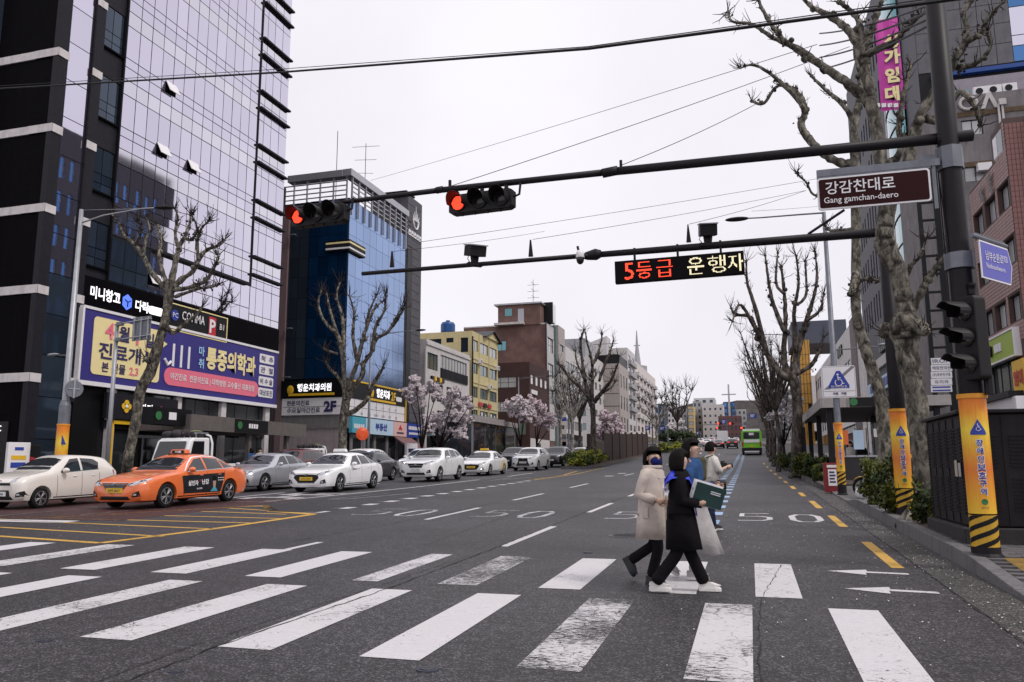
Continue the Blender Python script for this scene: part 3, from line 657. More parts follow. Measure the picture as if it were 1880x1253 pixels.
# ground floor
B1('shop_front_back', MUL, 2.55, 18.7, -.05, -.002, .4, 5.4)
for k in range(11):
    u = 5.0+k*1.22; B1('shop_glass_pane', SHOP, u+.03, u+1.19, -.09, -.051, 3.9, 5.36); B1('shop_glass_pane', SHOP, u+.03, u+1.19, -.09, -.051, .9, 3.5)
for u in (4.55, 9.3, 13.2, 17.7): B1('column', WBAND, u, u+.45, -.3, -.092, .6, 5.4)
B1('shop_beam', BLK2, 4.4, 18.7, -.25, -.095, 3.5, 3.9)
B1('dark_doorway', BLKS, 2.6, 4.2, -.10, -.052, .6, 5.3)
B1('pharmacy_fascia', BLK2, 4.2, 9.2, -.5, -.31, 3.95, 5.2); T1('비타민', .5, LIT, 6.6, 4.55, .52, width=1.3, bold=.03); T1('약', .52, PINK, 7.75, 4.5, .52, bold=.03); T1('국', .5, LIT, 8.3, 4.45, .52, bold=.03)
fl = MB()
for a in range(4): fl.tube_z([(.15, 0), (.15, .03)], 12, T(.17*math.cos(a*PI/2), 0, .17*math.sin(a*PI/2), rx=PI/2))
fl.build('flower_logo', YEL, t1, loc=(5.45, -.52, 4.6-b1.zb)); MB().ell((0, 0, 0), (.09, .03, .09)).build('flower_logo_centre', WHT, t1, loc=(5.45, -.56, 4.6-b1.zb))
B1('yellow_door_frame', YEL, 4.85, 8.4, -.42, -.31, 3.72, 3.9); B1('yellow_door_frame', YEL, 4.65, 4.85, -.42, -.31, .6, 3.72); B1('yellow_door_frame', YEL, 10.0, 10.18, -.42, -.31, .6, 3.3)
B1('door_frame', ALU, 6.3, 8.3, -.36, -.31, 3.1, 3.25); B1('door_frame', ALU, 6.9, 6.98, -.36, -.31, .6, 3.1); B1('door_frame', ALU, 6.3, 6.38, -.36, -.31, .6, 3.1)
# left end face (toward the camera): dark granite with glass recess, lower signs
B1('granite_slab', BLK, 3.4, 22, -.02, -.002, .5, 40.4, 'L') if False else None
B1('end_glass', GDRK, 3.35, 4.6, -.05, -.003, 7.0, 40, 'L')
for z in (9.8, 13.5, 17.2, 21, 24.7, 28.4): B1('end_transom', MUL, 3.35, 4.6, -.08, -.051, z-.06, z+.06, 'L')
B1('side_wing', BLK2, 4.6, 14, -1.2, -.003, 0, 40, 'L'); B1('stone_band', WBAND, 4.58, 9.0, -1.26, -1.201, 20.4, 20.75, 'L')
def TL(s_, h, m, u, z, d=.1, **k): return b1.txt(s_, h, m, u, z, side='L', d=d, **k)
B1('cafe_sign', BLKS, .6, 3.6, -.06, -.003, 1.0, 3.6, 'L')
TL('COMMA-PC', .26, LIT, 1.9, 3.3, width=2.0, bold=.01); TL('-C', .85, REDS, 1.5, 2.5, bold=.04); TL('-C', .8, LIT, 1.5, 2.5, .085, bold=.07); TL('B1', .34, LIT, 1.6, 1.75, bold=.02); TL('>>>>', .24, LIT, 1.9, 1.3, bold=.02)
# ---- B2: blue-glass hospital block across the side street.  u = Y-55.4
b2 = Bld('blue_glass_hospital', 'blue glass hospital building with a louvred roof screen and grey stone tower', BX, 55.4, PI/2, 14.4, 16, 23.0, BLK, z0=zg(60))
t2 = b2.t
def B2(name, m, u0, u1, d0, d1, z0, z1, side='F', bev=0): return b2.fbox(name, m, u0, u1, d0, d1, z0, z1, side, bev)
B2('facade_backing', MUL, -.04, 11.0, -.06, -.002, 8.4, 23.0); B2('facade_backing', MUL, -.06, 3.4, -.06, -.002, 8.4, 23.0, 'L')
GBLF = glass('blue_glass_front', (.25, .35, .56), 1, .12, .06, .25)  # street face: the sky light on it is put into a paler tint
GBLS = glass('blue_glass_side', (.012, .075, .21), .75, .06, .3, .3)  # same blue glass on the end face, its shade put into the tint
zs = [8.45, 10.1, 11.7, 13.3, 15.0, 16.7, 18.3, 20.0, 21.4, 22.95]
for za, zc in zip(zs, zs[1:]):
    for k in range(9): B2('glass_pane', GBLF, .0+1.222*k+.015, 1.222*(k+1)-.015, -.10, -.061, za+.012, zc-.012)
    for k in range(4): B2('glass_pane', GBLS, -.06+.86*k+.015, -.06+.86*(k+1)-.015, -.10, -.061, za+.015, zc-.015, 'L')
    for k in range(2): B2('glass_pane', GDRK, 3.44+.9*k, 4.3+.9*k, -.06, -.003, za+.015, zc-.015, 'L')
B2('brick_strip', mat('mauve_brick', (.17, .11, .115), .8, vary=.2, scale=8), 5.25, 5.8, -.25, -.003, 1.0, 22.6, 'L')
bk = mat('dark_mauve_cladding', (.06, .045, .05), .7, vary=.2, scale=5, dirt=.3)
B2('brick_wing', bk, 5.8, 16, -.2, -.003, 1.0, 24.4, 'L')
for z in (10.5, 14.3, 18.2, 22.0):
    B2('window_pane', GTEA, 6.3, 7.3, -.24, -.201, z-1.0, z+.35, 'L'); B2('window_frame', MUL, 6.25, 7.35, -.27, -.241, z+.36, z+.44, 'L'); B2('window_frame', MUL, 6.25, 7.35, -.27, -.241, z-.35, z-.28, 'L')
for k, (w_, zz_) in enumerate(((.35, 22.9), (.35, 22.9), (.3, 22.9))): B2('sign_letter', WHT, 6.2+k*.5, 6.2+k*.5+w_, -.27, -.201, zz_, zz_+.5, 'L')
for z in (8.6, 12.5, 20.2): o = B2('vent_sash', ALU, 4.5, 5.1, -.55, -.26, z, z+.06, 'L')
# horizontal stripe feature on the corner
for k, m in enumerate((BLKS, CREAM, BLK2, BLK2, WHT, BLKS)):
    z = 19.45-k*.15; B2('stripe_fin', m, -.35, 2.35, -.38, -.1, z-.14, z); B2('stripe_fin', m, -.1, 1.75, -.35, -.1, z-.14, z, 'L')
# roof screen: pale cap on louvred posts
B2('roof_cap', ALU, -.35, 11.1, -.35, .45, 24.75, 25.35, bev=.03); B2('roof_cap', ALU, -.35, .45, .46, 5.5, 24.75, 25.34, bev=.03)
for k in range(10):
    u = .1+k*1.18; B2('roof_post', ALU, u-.04, u+.04, -.28, -.13, 21.6, 24.74)
    for j in range(4): B2('louvre_slat', ALU, u+.05, u+1.12, -.2, -.12, 23.2+j*.4, 23.28+j*.4)
for k in range(5):
    v = .1+k*1.2; B2('roof_post', ALU, v-.04, v+.04, -.28, -.13, 22.2, 24.74, 'L')
    for j in range(4): B2('louvre_slat', ALU, v+.05, v+1.14, -.2, -.12, 23.2+j*.4, 23.28+j*.4, 'L')
# grey stone tower
st = mat('grey_stone_cladding', (.085, .08, .095), .7, vary=.2, scale=3, dirt=.3)
B2('stone_tower', st, 11.05, 14.5, -.15, 3.5, 5.6, 26.9)
for k in range(26):
    z = 5.7+k*.82; B2('stone_course', st, 12.2 if 8 < z < 21.6 else 11.1, 14.45, -.2, -.151, z+.02, z+.80)
B2('dark_slot', BLKS, 11.15, 12.1, -.22, -.151, 5.7, 21.8); B2('roof_fin', MUL, 10.6, 12.6, -.25, 2, 27.1, 27.25); B2('roof_box', bk, 10.8, 12.4, .5, 3, 26.9, 27.1)
fl = MB()
for k, h_ in enumerate((.6, .85, 1.5, .85, .6)): x = (k-2)*.26; fl.prism([(x-.1, 0), (x+.1, 0), (x*1.45, h_)], 0, .06)
fl.tube([(.62*math.cos(a), .03, .1-.9*abs(math.sin(a))) for a in [PI*i/12 for i in range(13)]], .09, 6); fl.build('flame_emblem', WHT, t2, loc=(12.9, -.27, 24.9-b2.zb))
for k in range(5): B2('sign_letter', WHT, 11.25+k*.62, 11.7+k*.62, -.27, -.21, 23.15, 23.7); B2('sign_letter', BLK, 11.38+k*.62, 11.55+k*.62, -.29, -.271, 23.3, 23.42)
# hospital signs
B2('sign_band', BLKS, -.1, 10.9, -.35, -.1, 6.95, 8.35); B2('sign_band', BLKS, -.1, 5.3, -.3, -.1, 6.95, 8.35, 'L')
b2.txt('행운치과의원', .62, LIT, 2.35, 7.75, 'L', .31, width=3.0, bold=.03); B2('sign_underline', YEL, .6, 4.6, -.36, -.301, 7.12, 7.3, 'L')
o = MB().ell((0, 0, 0), (.3, .05, .36), 12, 8).build('tooth_emblem', YEL, t2); b2.place(o, 'L', 4.45, 7.6, -.34)
B2('yellow_frame', YEL, .9, 11.0, -.42, -.351, 8.25, 8.38); B2('yellow_frame', YEL, 10.9, 11.02, -.42, -.351, 5.6, 8.25)
b2.txt('행운치과', .75, LIT, 6.3, 7.7, 'F', .37, width=2.6, bold=.03); b2.txt('2F', .75, YEL, 8.3, 7.65, 'F', .37, bold=.03); B2('sign_underline', YEL, 3.9, 8.8, -.40, -.352, 7.0, 7.18); o = MB().ell((0, 0, 0), (.32, .05, .4), 12, 8).build('tooth_emblem', YEL, t2); b2.place(o, 'F', 4.2, 7.65, -.38)
MB().prism(rrect(1.2, .4, .18), 0, .03).build('pill_sign', WHT, t2, loc=(9.5, -.38, 7.5-b2.zb))
B2('white_sign_board', WHT, -.1, 10.9, -.3, -.1, 5.62, 6.93); B2('white_sign_board', WHT, -.12, 5.2, -.26, -.1, 5.62, 6.93, 'L')
b2.txt('전문의진료', .42, INK, 3.75, 6.55, 'L', .27, width=2.0, bold=.02); b2.txt('수요일야간진료', .42, INK, 3.25, 6.0, 'L', .27, width=2.9, bold=.02); b2.txt('2F', .85, INK, .95, 6.25, 'L', .27, bold=.05)
for k in range(8): B2('board_joint', MUL, 1.3*k, 1.3*k+.03, -.306, -.3, 5.64, 6.9)
B2('board_joint', MUL, 0, 10.9, -.306, -.3001, 6.26, 6.29); B2('board_joint', MUL, 0, 5.1, -.266, -.26, 6.24, 6.27, 'L')
for k in range(7): b2.txt(('내과', '치과', '피부과', '정형외과', '신경외과', '한의원', '검진')[k], .2, INK, .65+1.3*k+.6, 5.82, 'F', .31)
for k in range(5): b2.txt(('층별', '진료', '안내', '접수', '예약')[k], .18, INK, .65+1.3*k+3.1, 6.5, 'F', .31)
gr = mat('grey_render', (.17, .16, .165), .8, vary=.15, dirt=.3); pi_ = mat('pinkish_render', (.30, .25, .26), .8, vary=.12, dirt=.25)
B2('base_band', gr, -.1, 1.2, -.2, -.002, 4.6, 5.6); B2('base_wall', pi_, -.1, 6.2, -.15, -.002, 1.0, 4.6, 'L'); B2('base_band', gr, -.12, 5.6, -.2, -.151, 4.55, 5.6, 'L')
for a, b, m, s_, c in ((.7, 3.0, TEALS, '', WHT), (3.0, 3.7, SKY_, '', WHT), (3.75, 8.2, SKY_, '부동산', BLUES), (8.25, 11.0, PKS, '', INK), (11.1, 14.4, BLUES, '', WHT)):
    B2('shop_sign', m, a, b, -.5, -.2, 4.25, 5.5)
    if s_: b2.txt(s_, .6, c, (a+b)/2-.2, 4.9, 'F', .52, width=2.2, bold=.03)
for k in range(5): B2('sign_letter', WHT, .95+k*.36, 1.2+k*.36, -.53, -.501, 4.6, 4.95)
for k in range(9): B2('sign_letter', WHT, 11.4+k*.3, 11.62+k*.3, -.53, -.501, 4.95-.02*(k % 2), 5.25); B2('sign_letter', WHT, 11.5+k*.28, 11.7+k*.28, -.53, -.501, 4.5, 4.7)
MB().prism([(-.4, 0), (.4, 0), (0, .4)], 0, .03).build('triangle_emblem', REDS, t2, loc=(9.6, -.53, 4.85-b2.zb)); B2('sign_letter', INK, 8.9, 10.3, -.53, -.501, 4.5, 4.62)
B2('shop_back', SHOP, 1.2, 14.3, -.04, -.002, 1.0, 4.25)
for u in (1.1, 3.3, 5.2, 7.6, 9.6, 11.4, 14.0): B2('shop_pier', gr, u, u+.4, -.14, -.041, 1.0, 4.25)
for u, h in ((3.7, 1.6), (6.0, 1.2)): B2('shop_poster', GRNS, u, u+1.0, -.07, -.041, 1.4, 1.4+h)
aw = MB(); aw.add([(8.4, -.5, 4.2), (12.0, -.5, 4.2), (12.0, -2.1, 3.2), (8.4, -2.1, 3.2), (8.4, -.5, 4.12), (12.0, -.5, 4.12), (12.0, -2.1, 3.0), (8.4, -2.1, 3.0)], [(0, 1, 2, 3), (4, 7, 6, 5), (3, 2, 6, 7), (0, 3, 7, 4), (1, 5, 6, 2)])
o = aw.build('awning', mat('awning_cloth', (.17, .085, .09), .8, vary=.15), t2); o.location.z = -b2.zb
for nm_, x0, h0 in (('tv_aerial', 8.5, 6), ('lightning_rod', 3.2, 5)):
    q = MB().tube([(x0, 3, 24), (x0, 3, 25.4+h0)], .03, 5)
    if nm_ == 'tv_aerial':
        for k, l in enumerate((1.4, 1.1, .8)): q.tube([(x0, 3-l, 31-k*1.3), (x0, 3+l, 31-k*1.3+.2)], .02, 4)
    o = q.build(nm_, MUL, t2); o.location.z = -b2.zb
# ---- the rest of the left row
WREN = mat('white_render', (.56, .53, .52), .8, vary=.1, scale=1.5, dirt=.35, dirtcol=(.2, .19, .18)); YREN = mat('yellow_render', (.56, .48, .26), .8, vary=.08, scale=1.5, dirt=.3, dirtcol=(.3, .26, .14))
def brick(name, c1, c2, mort, sc=1.0):
    m, t, b = nodes(name); N = t.nodes.new; L = t.links.new
    tc = N('ShaderNodeTexCoord'); sp = N('ShaderNodeSeparateXYZ'); L(tc.outputs['Object'], sp.inputs[0]); ad = N('ShaderNodeMath'); ad.operation = 'ADD'; L(sp.outputs[0], ad.inputs[0]); L(sp.outputs[1], ad.inputs[1])
    cb = N('ShaderNodeCombineXYZ'); L(ad.outputs[0], cb.inputs[0]); L(sp.outputs[2], cb.inputs[1])
    br = N('ShaderNodeTexBrick'); br.inputs['Scale'].default_value = sc; br.inputs['Brick Width'].default_value = .22; br.inputs['Row Height'].default_value = .075; br.inputs['Mortar Size'].default_value = .008
    br.inputs['Color1'].default_value = (*c1, 1); br.inputs['Color2'].default_value = (*c2, 1); br.inputs['Mortar'].default_value = (*mort, 1); L(cb.outputs[0], br.inputs['Vector'])
    n = N('ShaderNodeTexNoise'); n.inputs['Scale'].default_value = .6; n.inputs['Detail'].default_value = 6; L(tc.outputs['Object'], n.inputs['Vector'])
    r = N('ShaderNodeValToRGB'); r.color_ramp.elements[0].position = .3; r.color_ramp.elements[0].color = (.65, .65, .65, 1); r.color_ramp.elements[1].position = .7; r.color_ramp.elements[1].color = (1.15, 1.15, 1.15, 1); L(n.outputs['Fac'], r.inputs[0])
    mx = N('ShaderNodeMix'); mx.data_type = 'RGBA'; mx.blend_type = 'MULTIPLY'; mx.inputs[0].default_value = 1; L(br.outputs['Color'], mx.inputs[6]); L(r.outputs[0], mx.inputs[7]); L(mx.outputs[2], b.inputs['Base Color'])
    b.inputs['Roughness'].default_value = .85; return m
RBR = brick('red_brick', (.19, .095, .078), (.15, .075, .062), (.16, .12, .11)); DBR = brick('dark_brown_brick', (.062, .022, .018), (.05, .018, .015), (.035, .022, .02))
# B3 white three-storey
B = Bld('white_low_building', 'white three storey building with long black framed windows behind blossom', BX, 71.95, PI/2, 12.6, 11, 14.05, WREN, F=ops([.25], [11.15], 2.8, 1.65)+ops([3.75], [11.0], 7.95, 2.0)+[(1.4, 8.1, 1.0, 1.75), (2.85, 8.1, 1.65, 1.75), (5.5, 8.1, 1.5, 1.75), (8.4, 8.1, 1.6, 1.75)])
B.win('F', .25, 11.15, 2.8, 1.65, nv=3, fm=MUL, gm=GRN); B.win('F', 3.75, 11.0, 7.95, 2.0, nv=9, fm=MUL, gm=GPAL); B.fbox('balcony_rail', MUL, 3.7, 11.8, -.12, .0, 10.6, 11.6)
for k in range(22): B.fbox('rail_bar', BLKS, 3.8+k*.36, 3.84+k*.36, -.15, -.121, 10.65, 11.55)
for u, w_ in ((1.4, 1.0), (2.85, 1.65), (5.5, 1.5), (8.4, 1.6)): B.win('F', u, 8.1, w_, 1.75, nv=1, fm=MUL, gm=GDRK)
for k in range(5): B.fbox('sign_letter', YEL if k % 2 else BLKS, 1.0+k*.7, 1.5+k*.7, -.25, -.05, 10.1-.02*k, 10.5)
for k in range(4): B.fbox('sign_letter', BLKS, 3.0+k*.7, 3.4+k*.7, -.15, -.01, 6.6, 7.2)
B.fbox('shop_front', SHOP, .3, 12.3, -.03, -.002, 2.0, 5.6); B.fbox('shop_sign', TEALS, 1.0, 4.4, -.2, -.03, 4.6, 5.4); B.fbox('shop_sign', SKY_, 4.6, 6.2, -.3, -.03, 4.2, 5.3); B.fbox('shop_sign', TEALS, 6.6, 12, -.2, -.03, 4.3, 5.3)
for k, m in enumerate((WHT, SKY_, BLUES, WHT)): B.fbox('shop_poster', m, 2.0+k*2.2, 3.1+k*2.2, -.06, -.031, 2.2, 3.6)
B.fbox('cornice', WREN, -.05, 12.65, -.12, -.001, 13.5, 13.75); B.fbox('drain_pipe', WREN, -.02, .1, -.2, -.05, 3, 13.2, 'L')
tank = thing('water_tank', 'blue plastic water tank on a flat roof beside the grey tower', 'water tank', (-33.4, 86.5, 17.0)); MB().tube_z([(.75, 0), (.85, .3), (.85, 1.1), (.7, 1.35), (.25, 1.45), (.25, 1.6)], 18).build('tank_body', mat('blue_plastic', (.01, .07, .25), .4, vary=.1), tank, smooth=False)
# B4 yellow four-storey
rows4 = [14.85, 12.2, 9.45, 6.8]; c4 = [(.35, 1.7), (2.85, 3.0), (6.35, 2.95)]
B = Bld('yellow_building', 'pale yellow four storey building with dark windows and a small tiled gable', BX, 85.45, PI/2, 9.75, 14, 17.05, YREN, F=[(u, z, w_, 1.25) for z in rows4 for u, w_ in c4], L=[(.5, 14.6, .9, 1.7), (2.3, 15.8, .9, .55), (3.8, 15.0, 4.2, 1.3)])
for z in rows4:
    for u, w_ in c4: B.win('F', u, z, w_, 1.25, nv=2, fm=MUL, gm=(GRN if z < 14 else GPAL))
B.win('L', .5, 14.6, .9, 1.7, nv=1, fm=MUL, gm=GDRK); B.win('L', 2.3, 15.8, .9, .55, nv=1, fm=MUL, gm=GDRK); B.win('L', 3.8, 15.0, 4.2, 1.3, nv=3, fm=MUL, gm=GDRK)
for u in (2.3, 6.05): B.fbox('wall_rib', YREN, u, u+.12, -.1, -.001, 5.5, 17.0)
for z in (8.4, 11.1, 13.85): B.fbox('sill_course', YREN, .1, 9.6, -.07, -.0015, z, z+.1)
g_ = MB().prism([(4.2, 17.05-B.zb), (9.9, 17.05-B.zb), (7.0, 18.0-B.zb)], -.2, 4); g_.build('gable', YREN, B.t); q = MB(); q.add([(3.8, -.5, 17.0-B.zb), (7.0, -.5, 18.15-B.zb), (10.2, -.5, 17.0-B.zb), (10.2, 4.2, 17.0-B.zb), (7.0, 4.2, 18.15-B.zb), (3.8, 4.2, 17.0-B.zb)], [(0, 1, 4, 5), (1, 2, 3, 4)]); o = q.build('roof_tiles', MUL, B.t); o.modifiers.new('t', 'SOLIDIFY').thickness = .12
for k in range(3): B.fbox('sign_letter', (REDS, BLKS, REDS)[k], 2.0+k*1.7, 3.2+k*1.7, -.2, -.12, 8.5, 9.0)
for u in (2.9, 6.4): B.fbox('window_banner', WHT, u+.5, u+1.0, .02, .04, 6.85, 7.9); B.fbox('window_banner', WHT, u+1.9, u+2.3, .02, .04, 6.85, 7.7)
B.fbox('shop_front', SHOP, .2, 9.5, -.03, -.002, 2.4, 5.2); B.fbox('drain_pipe', MUL, -.12, .0, -.15, -.02, 3, 16.4)
for u, z in ((2.3, 13.5), (5.9, 10.85), (9.0, 13.5), (5.7, 5.9)): B.fbox('air_conditioner', WHT, u-.35, u+.35, -.4, -.02, z, z+.5); B.fbox('fan_grille', BLKS, u-.2, u+.15, -.42, -.401, z+.06, z+.42)
# B6 dark brown brick
r6 = [(k*2.75+.7, 13.45, 1.5, 1.4) for k in range(4)]+[(k*2.75+.7, 9.9, 1.5, 1.4) for k in range(4)]
B = Bld('dark_brick_building', 'dark brown brick building with white blind windows above blossom trees', BX, 110.4, PI/2, 11.9, 9, 16.55, DBR, F=r6, L=[(2.0, 12.9, 3.6, 1.55), (2.0, 9.4, 3.6, 1.5), (.3, 9.2, 1.6, 1.8)])
for u, z, w_, h in r6: B.win('F', u, z, w_, h, nv=1, fm=ALU, gm=WHT)
B.win('L', 2.0, 12.9, 3.6, 1.55, nv=3, nh=2, fm=MUL, gm=GPAL); B.win('L', 2.0, 9.4, 3.6, 1.5, nv=3, nh=2, fm=MUL, gm=GPAL); B.win('L', .3, 9.2, 1.6, 1.8, nv=1, fm=ALU, gm=WHT)
for k in range(3): B.fbox('sign_letter', WHT, .6+k*1.1, 1.5+k*1.1, -.2, -.02, 12.0, 12.6)
B.fbox('shop_front', WREN, .2, 11.6, -.04, -.002, 2.8, 5.6); B.fbox('shop_door', SHOP, 4, 6, -.07, -.041, 2.8, 5.0); B.fbox('big_window', GRN, .6, 5.0, -.04, -.002, 6.1, 7.7, 'L'); B.fbox('red_logo', REDS, 1.0, 1.4, .0, .02, 10.5, 10.9, 'L')
# B5 tall red brick with pale front and penthouse
B = Bld('red_brick_tower', 'tall red brick building with a pale panel front and brick penthouse on its roof', -30.5, 122.5, PI/2, 7.3, 14, 24.2, RBR, F=[(.9, z, 3.6, 2.2) for z in (20, 15.8, 11.6, 7.6)], L=[(6.7, 20.2, 1.5, 1.6), (6.7, 16.4, 1.8, 1.4), (10.2, 20.4, .9, 1.2)])
pp = mat('pale_panel', (.50, .48, .48), .7, vary=.1, dirt=.2)
B.fbox('front_panel', pp, 0, 5.0, -.06, -.001, 22.3, 24.4); B.fbox('edge_pier', MUL, -.3, .25, -.1, 0, 4, 24.5); B.fbox('glass_strip', GTEA, 5.2, 7.2, -.1, -.001, 3, 25)
for z in (20, 15.8, 11.6, 7.6): B.win('F', .9, z, 3.6, 2.2, nv=3, nh=2, fm=MUL, gm=GPAL); B.fbox('front_panel', pp, .26, 5.1, -.06, -.001, z-1.95, z-.05); B.fbox('front_panel', pp, .26, .88, -.06, -.001, z-.04, z+2.25); B.fbox('front_panel', pp, 4.52, 5.1, -.06, -.001, z-.04, z+2.25)
for u, z, w_, h in ((6.7, 20.2, 1.5, 1.6), (6.7, 16.4, 1.8, 1.4), (10.2, 20.4, .9, 1.2)): B.win('L', u, z, w_, h, nv=2, fm=MUL, gm=GTEA)
B.fbox('penthouse', RBR, -.2, 7, .9, 8, 24.21, 27.6); B.fbox('penthouse_roof', ALU, -.5, 7.3, .6, 8.6, 27.6, 27.85); B.fbox('sign_tower', MUL, 2.2, 2.5, -.6, .9, 24.6, 28.2); B.fbox('sign_face', WHT, 2.51, 4.6, -.55, .8, 24.9, 28.0); B.fbox('penthouse_window', GTEA, 5.5, 6.6, -.02, -.001, 25.6, 26.8, 'L') if False else None
o = MB().box(-.24, -.2, 5.6, 6.8, 25.8-B.zb, 27.0-B.zb).build('penthouse_window', GTEA, B.t); MB().box(-.24, -.2, 3.6, 4.6, 24.6-B.zb, 26.9-B.zb).build('penthouse_door', ALU, B.t); MB().box(-1.2, -.21, 3.5, 8.4, 24.25-B.zb, 24.6-B.zb).build('balcony_slab', WREN, B.t)
for u in (6.1, 1.6): B.fbox('air_conditioner', WHT, u, u+.9, -.45, -.02, 16.6, 17.3, 'L'); B.fbox('fan_grille', BLKS, u+.2, u+.65, -.47, -.451, 16.7, 17.2, 'L')
B.fbox('parapet', WREN, -.05, 14, -.05, .1, 24.2, 24.4, 'L')
q = MB().tube([(3.5, 3, 27.8-B.zb), (3.5, 3, 32.5-B.zb)], .04, 4); 
for k in range(3): q.tube([(3.5-1.4+.2*k, 3, 31.8-k*1.1-B.zb), (3.5+1.4-.2*k, 3, 31.8-k*1.1-B.zb)], .03, 4); q.tube([(3.5, 2, 31.6-k*1.1-B.zb), (3.5, 4, 31.6-k*1.1-B.zb)], .03, 4)
q.build('tv_aerial', MUL, B.t)
def yX(px, X): return atX(px, 700, X).y
def row_bld(name, label, px0, px1, py, X, wallm, nu, fl, side='l', ww=.55, gm=GRN, L=None, D=14, fm=MUL, nv=1, hh=.5, **k):
    """one house of the row, its street front between two sight lines, floors every 3.2 m"""
    y0, y1 = yX(px0, X), yX(px1, X); W = abs(y1-y0); zt = atX(px0 if side == 'l' else px1, py, X).z; yb = min(y0, y1); zb = zg(yb)
    n = max(1, int((zt-zb-3.2)/fl)); zs = [zb+3.9+fl*i for i in range(n) if zb+3.9+fl*i+fl*hh < zt-.4]
    cw = W/nu; U = [cw*(i+.5-ww/2) for i in range(nu)]
    Ls = []; 
    if L:
        for i in range(L): Ls += [(D*(i+.5-.2)/L, z, D*.4/L, fl*hh) for z in zs]
    a = dict(F=ops(U, zs, cw*ww, fl*hh)); a['L' if side == 'l' else 'R_'] = Ls
    if side == 'l': b = Bld(name, label, X, yb, PI/2, W, D, zt, wallm, **a, **k)
    else: b = Bld(name, label, X, max(y0, y1), -PI/2, W, D, zt, wallm, **a, **k)
    for z in zs:
        for u in U: b.win('F', u, z, cw*ww, fl*hh, nv=nv, fm=fm, gm=gm)
    for u, z, w_, h in Ls: b.win('L' if side == 'l' else 'R', u, z, w_, h, nv=1, fm=fm, gm=gm)
    b.fbox('shop_front', SHOP, .2, W-.2, -.05, -.002, zb+.2, zb+3.1)
    return b
gp = mat('beige_tile', (.38, .34, .32), .75, vary=.12, dirt=.25); gw = mat('grey_white_tile', (.55, .53, .53), .75, vary=.1, dirt=.3, dirtcol=(.2, .2, .2)); gg = mat('mid_grey_render', (.34, .34, .36), .8, vary=.12, dirt=.2)
b = row_bld('striped_tile_building', 'narrow beige tiled building with dark window strip next to the red brick one', 1026, 1038, 598, BX, gp, 1, 3.3, ww=.5, gm=GDRK, D=12)
for k in range(24): b.fbox('tile_course', gp, .05, b.W-.05, -.05, -.001, 5+k*.85, 5.7+k*.85) if not False and (k % 4 == 0) else None
b = row_bld('white_office_building', 'white office building with ribbon windows half hidden by bare branches', 1038.5, 1068, 636, BX, gw, 4, 3.4, ww=.9, hh=.45, gm=GPAL, nv=3, D=12)
b = row_bld('grey_box_building', 'pale grey building with a plain grey block on top behind the median tree', 1090, 1112, 655, -34, gw, 3, 3.2, ww=.5, D=26, L=4)
b.fbox('roof_block', gg, 1, b.W-1, 2, 24, b.top+b.zb-.4, b.top+b.zb+4.5)
b = row_bld('stone_panel_building', 'beige stone panel building with tall slot windows and dark joint lines', 1137.5, 1152.5, 668, BX, gp, 3, 5.3, ww=.42, hh=.62, gm=GDRK, D=20)
for k in range(7): b.fbox('dark_joint', MUL, .2, 20, -.03, -.001, 13+k*3.1, 13.12+k*3.1, 'L')
for k in range(4): b.fbox('side_window', GDRK, 14, 18, -.05, -.001, 13.6+k*5.3, 16+k*5.3, 'L')
b.fbox('roof_rail', MUL, 0, b.W, 0, .1, b.top+b.zb, b.top+b.zb+2.2); b.fbox('roof_rail', MUL, 0, 8, 0, .1, b.top+b.zb, b.top+b.zb+2.2, 'L')
q = MB().prism([(0, 0), (16, 0), (16, 9), (8, 6.2)], 3, 9); o = q.build('sloped_roof_block', gw, b.t); b.place(o, 'L', 2, b.top+b.zb-1, 3); o.rotation_euler = (0, 0, -PI/2); o.location = (3, 20, b.top-1)
b = row_bld('white_balcony_building', 'slim white apartment building with dark balconies and a bluish end wall', 1153, 1166, 640, BX, gw, 2, 3.1, ww=.6, gm=GDRK, D=16, L=2)
for k in range(9):
    if 17+k*3.1 < b.top+b.zb-1.5: b.fbox('balcony', gg, 1, b.W-1, -.8, -.01, 16+k*3.1, 17.1+k*3.1)
b = row_bld('pale_apartment_block', 'long pale apartment block with rows of balconies, a cross on a spire above', 1167, 1203, 664, BX, mat('pinkish_white_render', (.60, .54, .52), .8, vary=.08, dirt=.2, dirtcol=(.3, .27, .26)), 6, 3.0, ww=.55, gm=GDRK, D=18, L=2)
for k in range(10):
    for i in range(6):
        if 16+k*3 < b.top+b.zb-1.5: b.fbox('balcony', gw, b.W*(i+.15)/6, b.W*(i+.85)/6, -.9, -.01, 15+k*3.0, 16.0+k*3.0)
sp = thing('church_spire', 'thin grey church spire topped by a cross beyond the apartments', 'spire', (-33, 252, 8)); p = atY(1196, 672, 252); MB().tube_z([(3, 0), (3, p.z-8), (1.2, p.z-7.9), (.5, p.z-2), (.12, p.z+3.5)], 8).build('spire_shaft', gg, sp); MB().box(-.12, .12, -.12, .12, p.z-5, p.z+1.5).box(-1.0, 1.0, -.1, .1, p.z-1.5, p.z-1.2).build('cross', gg, sp)
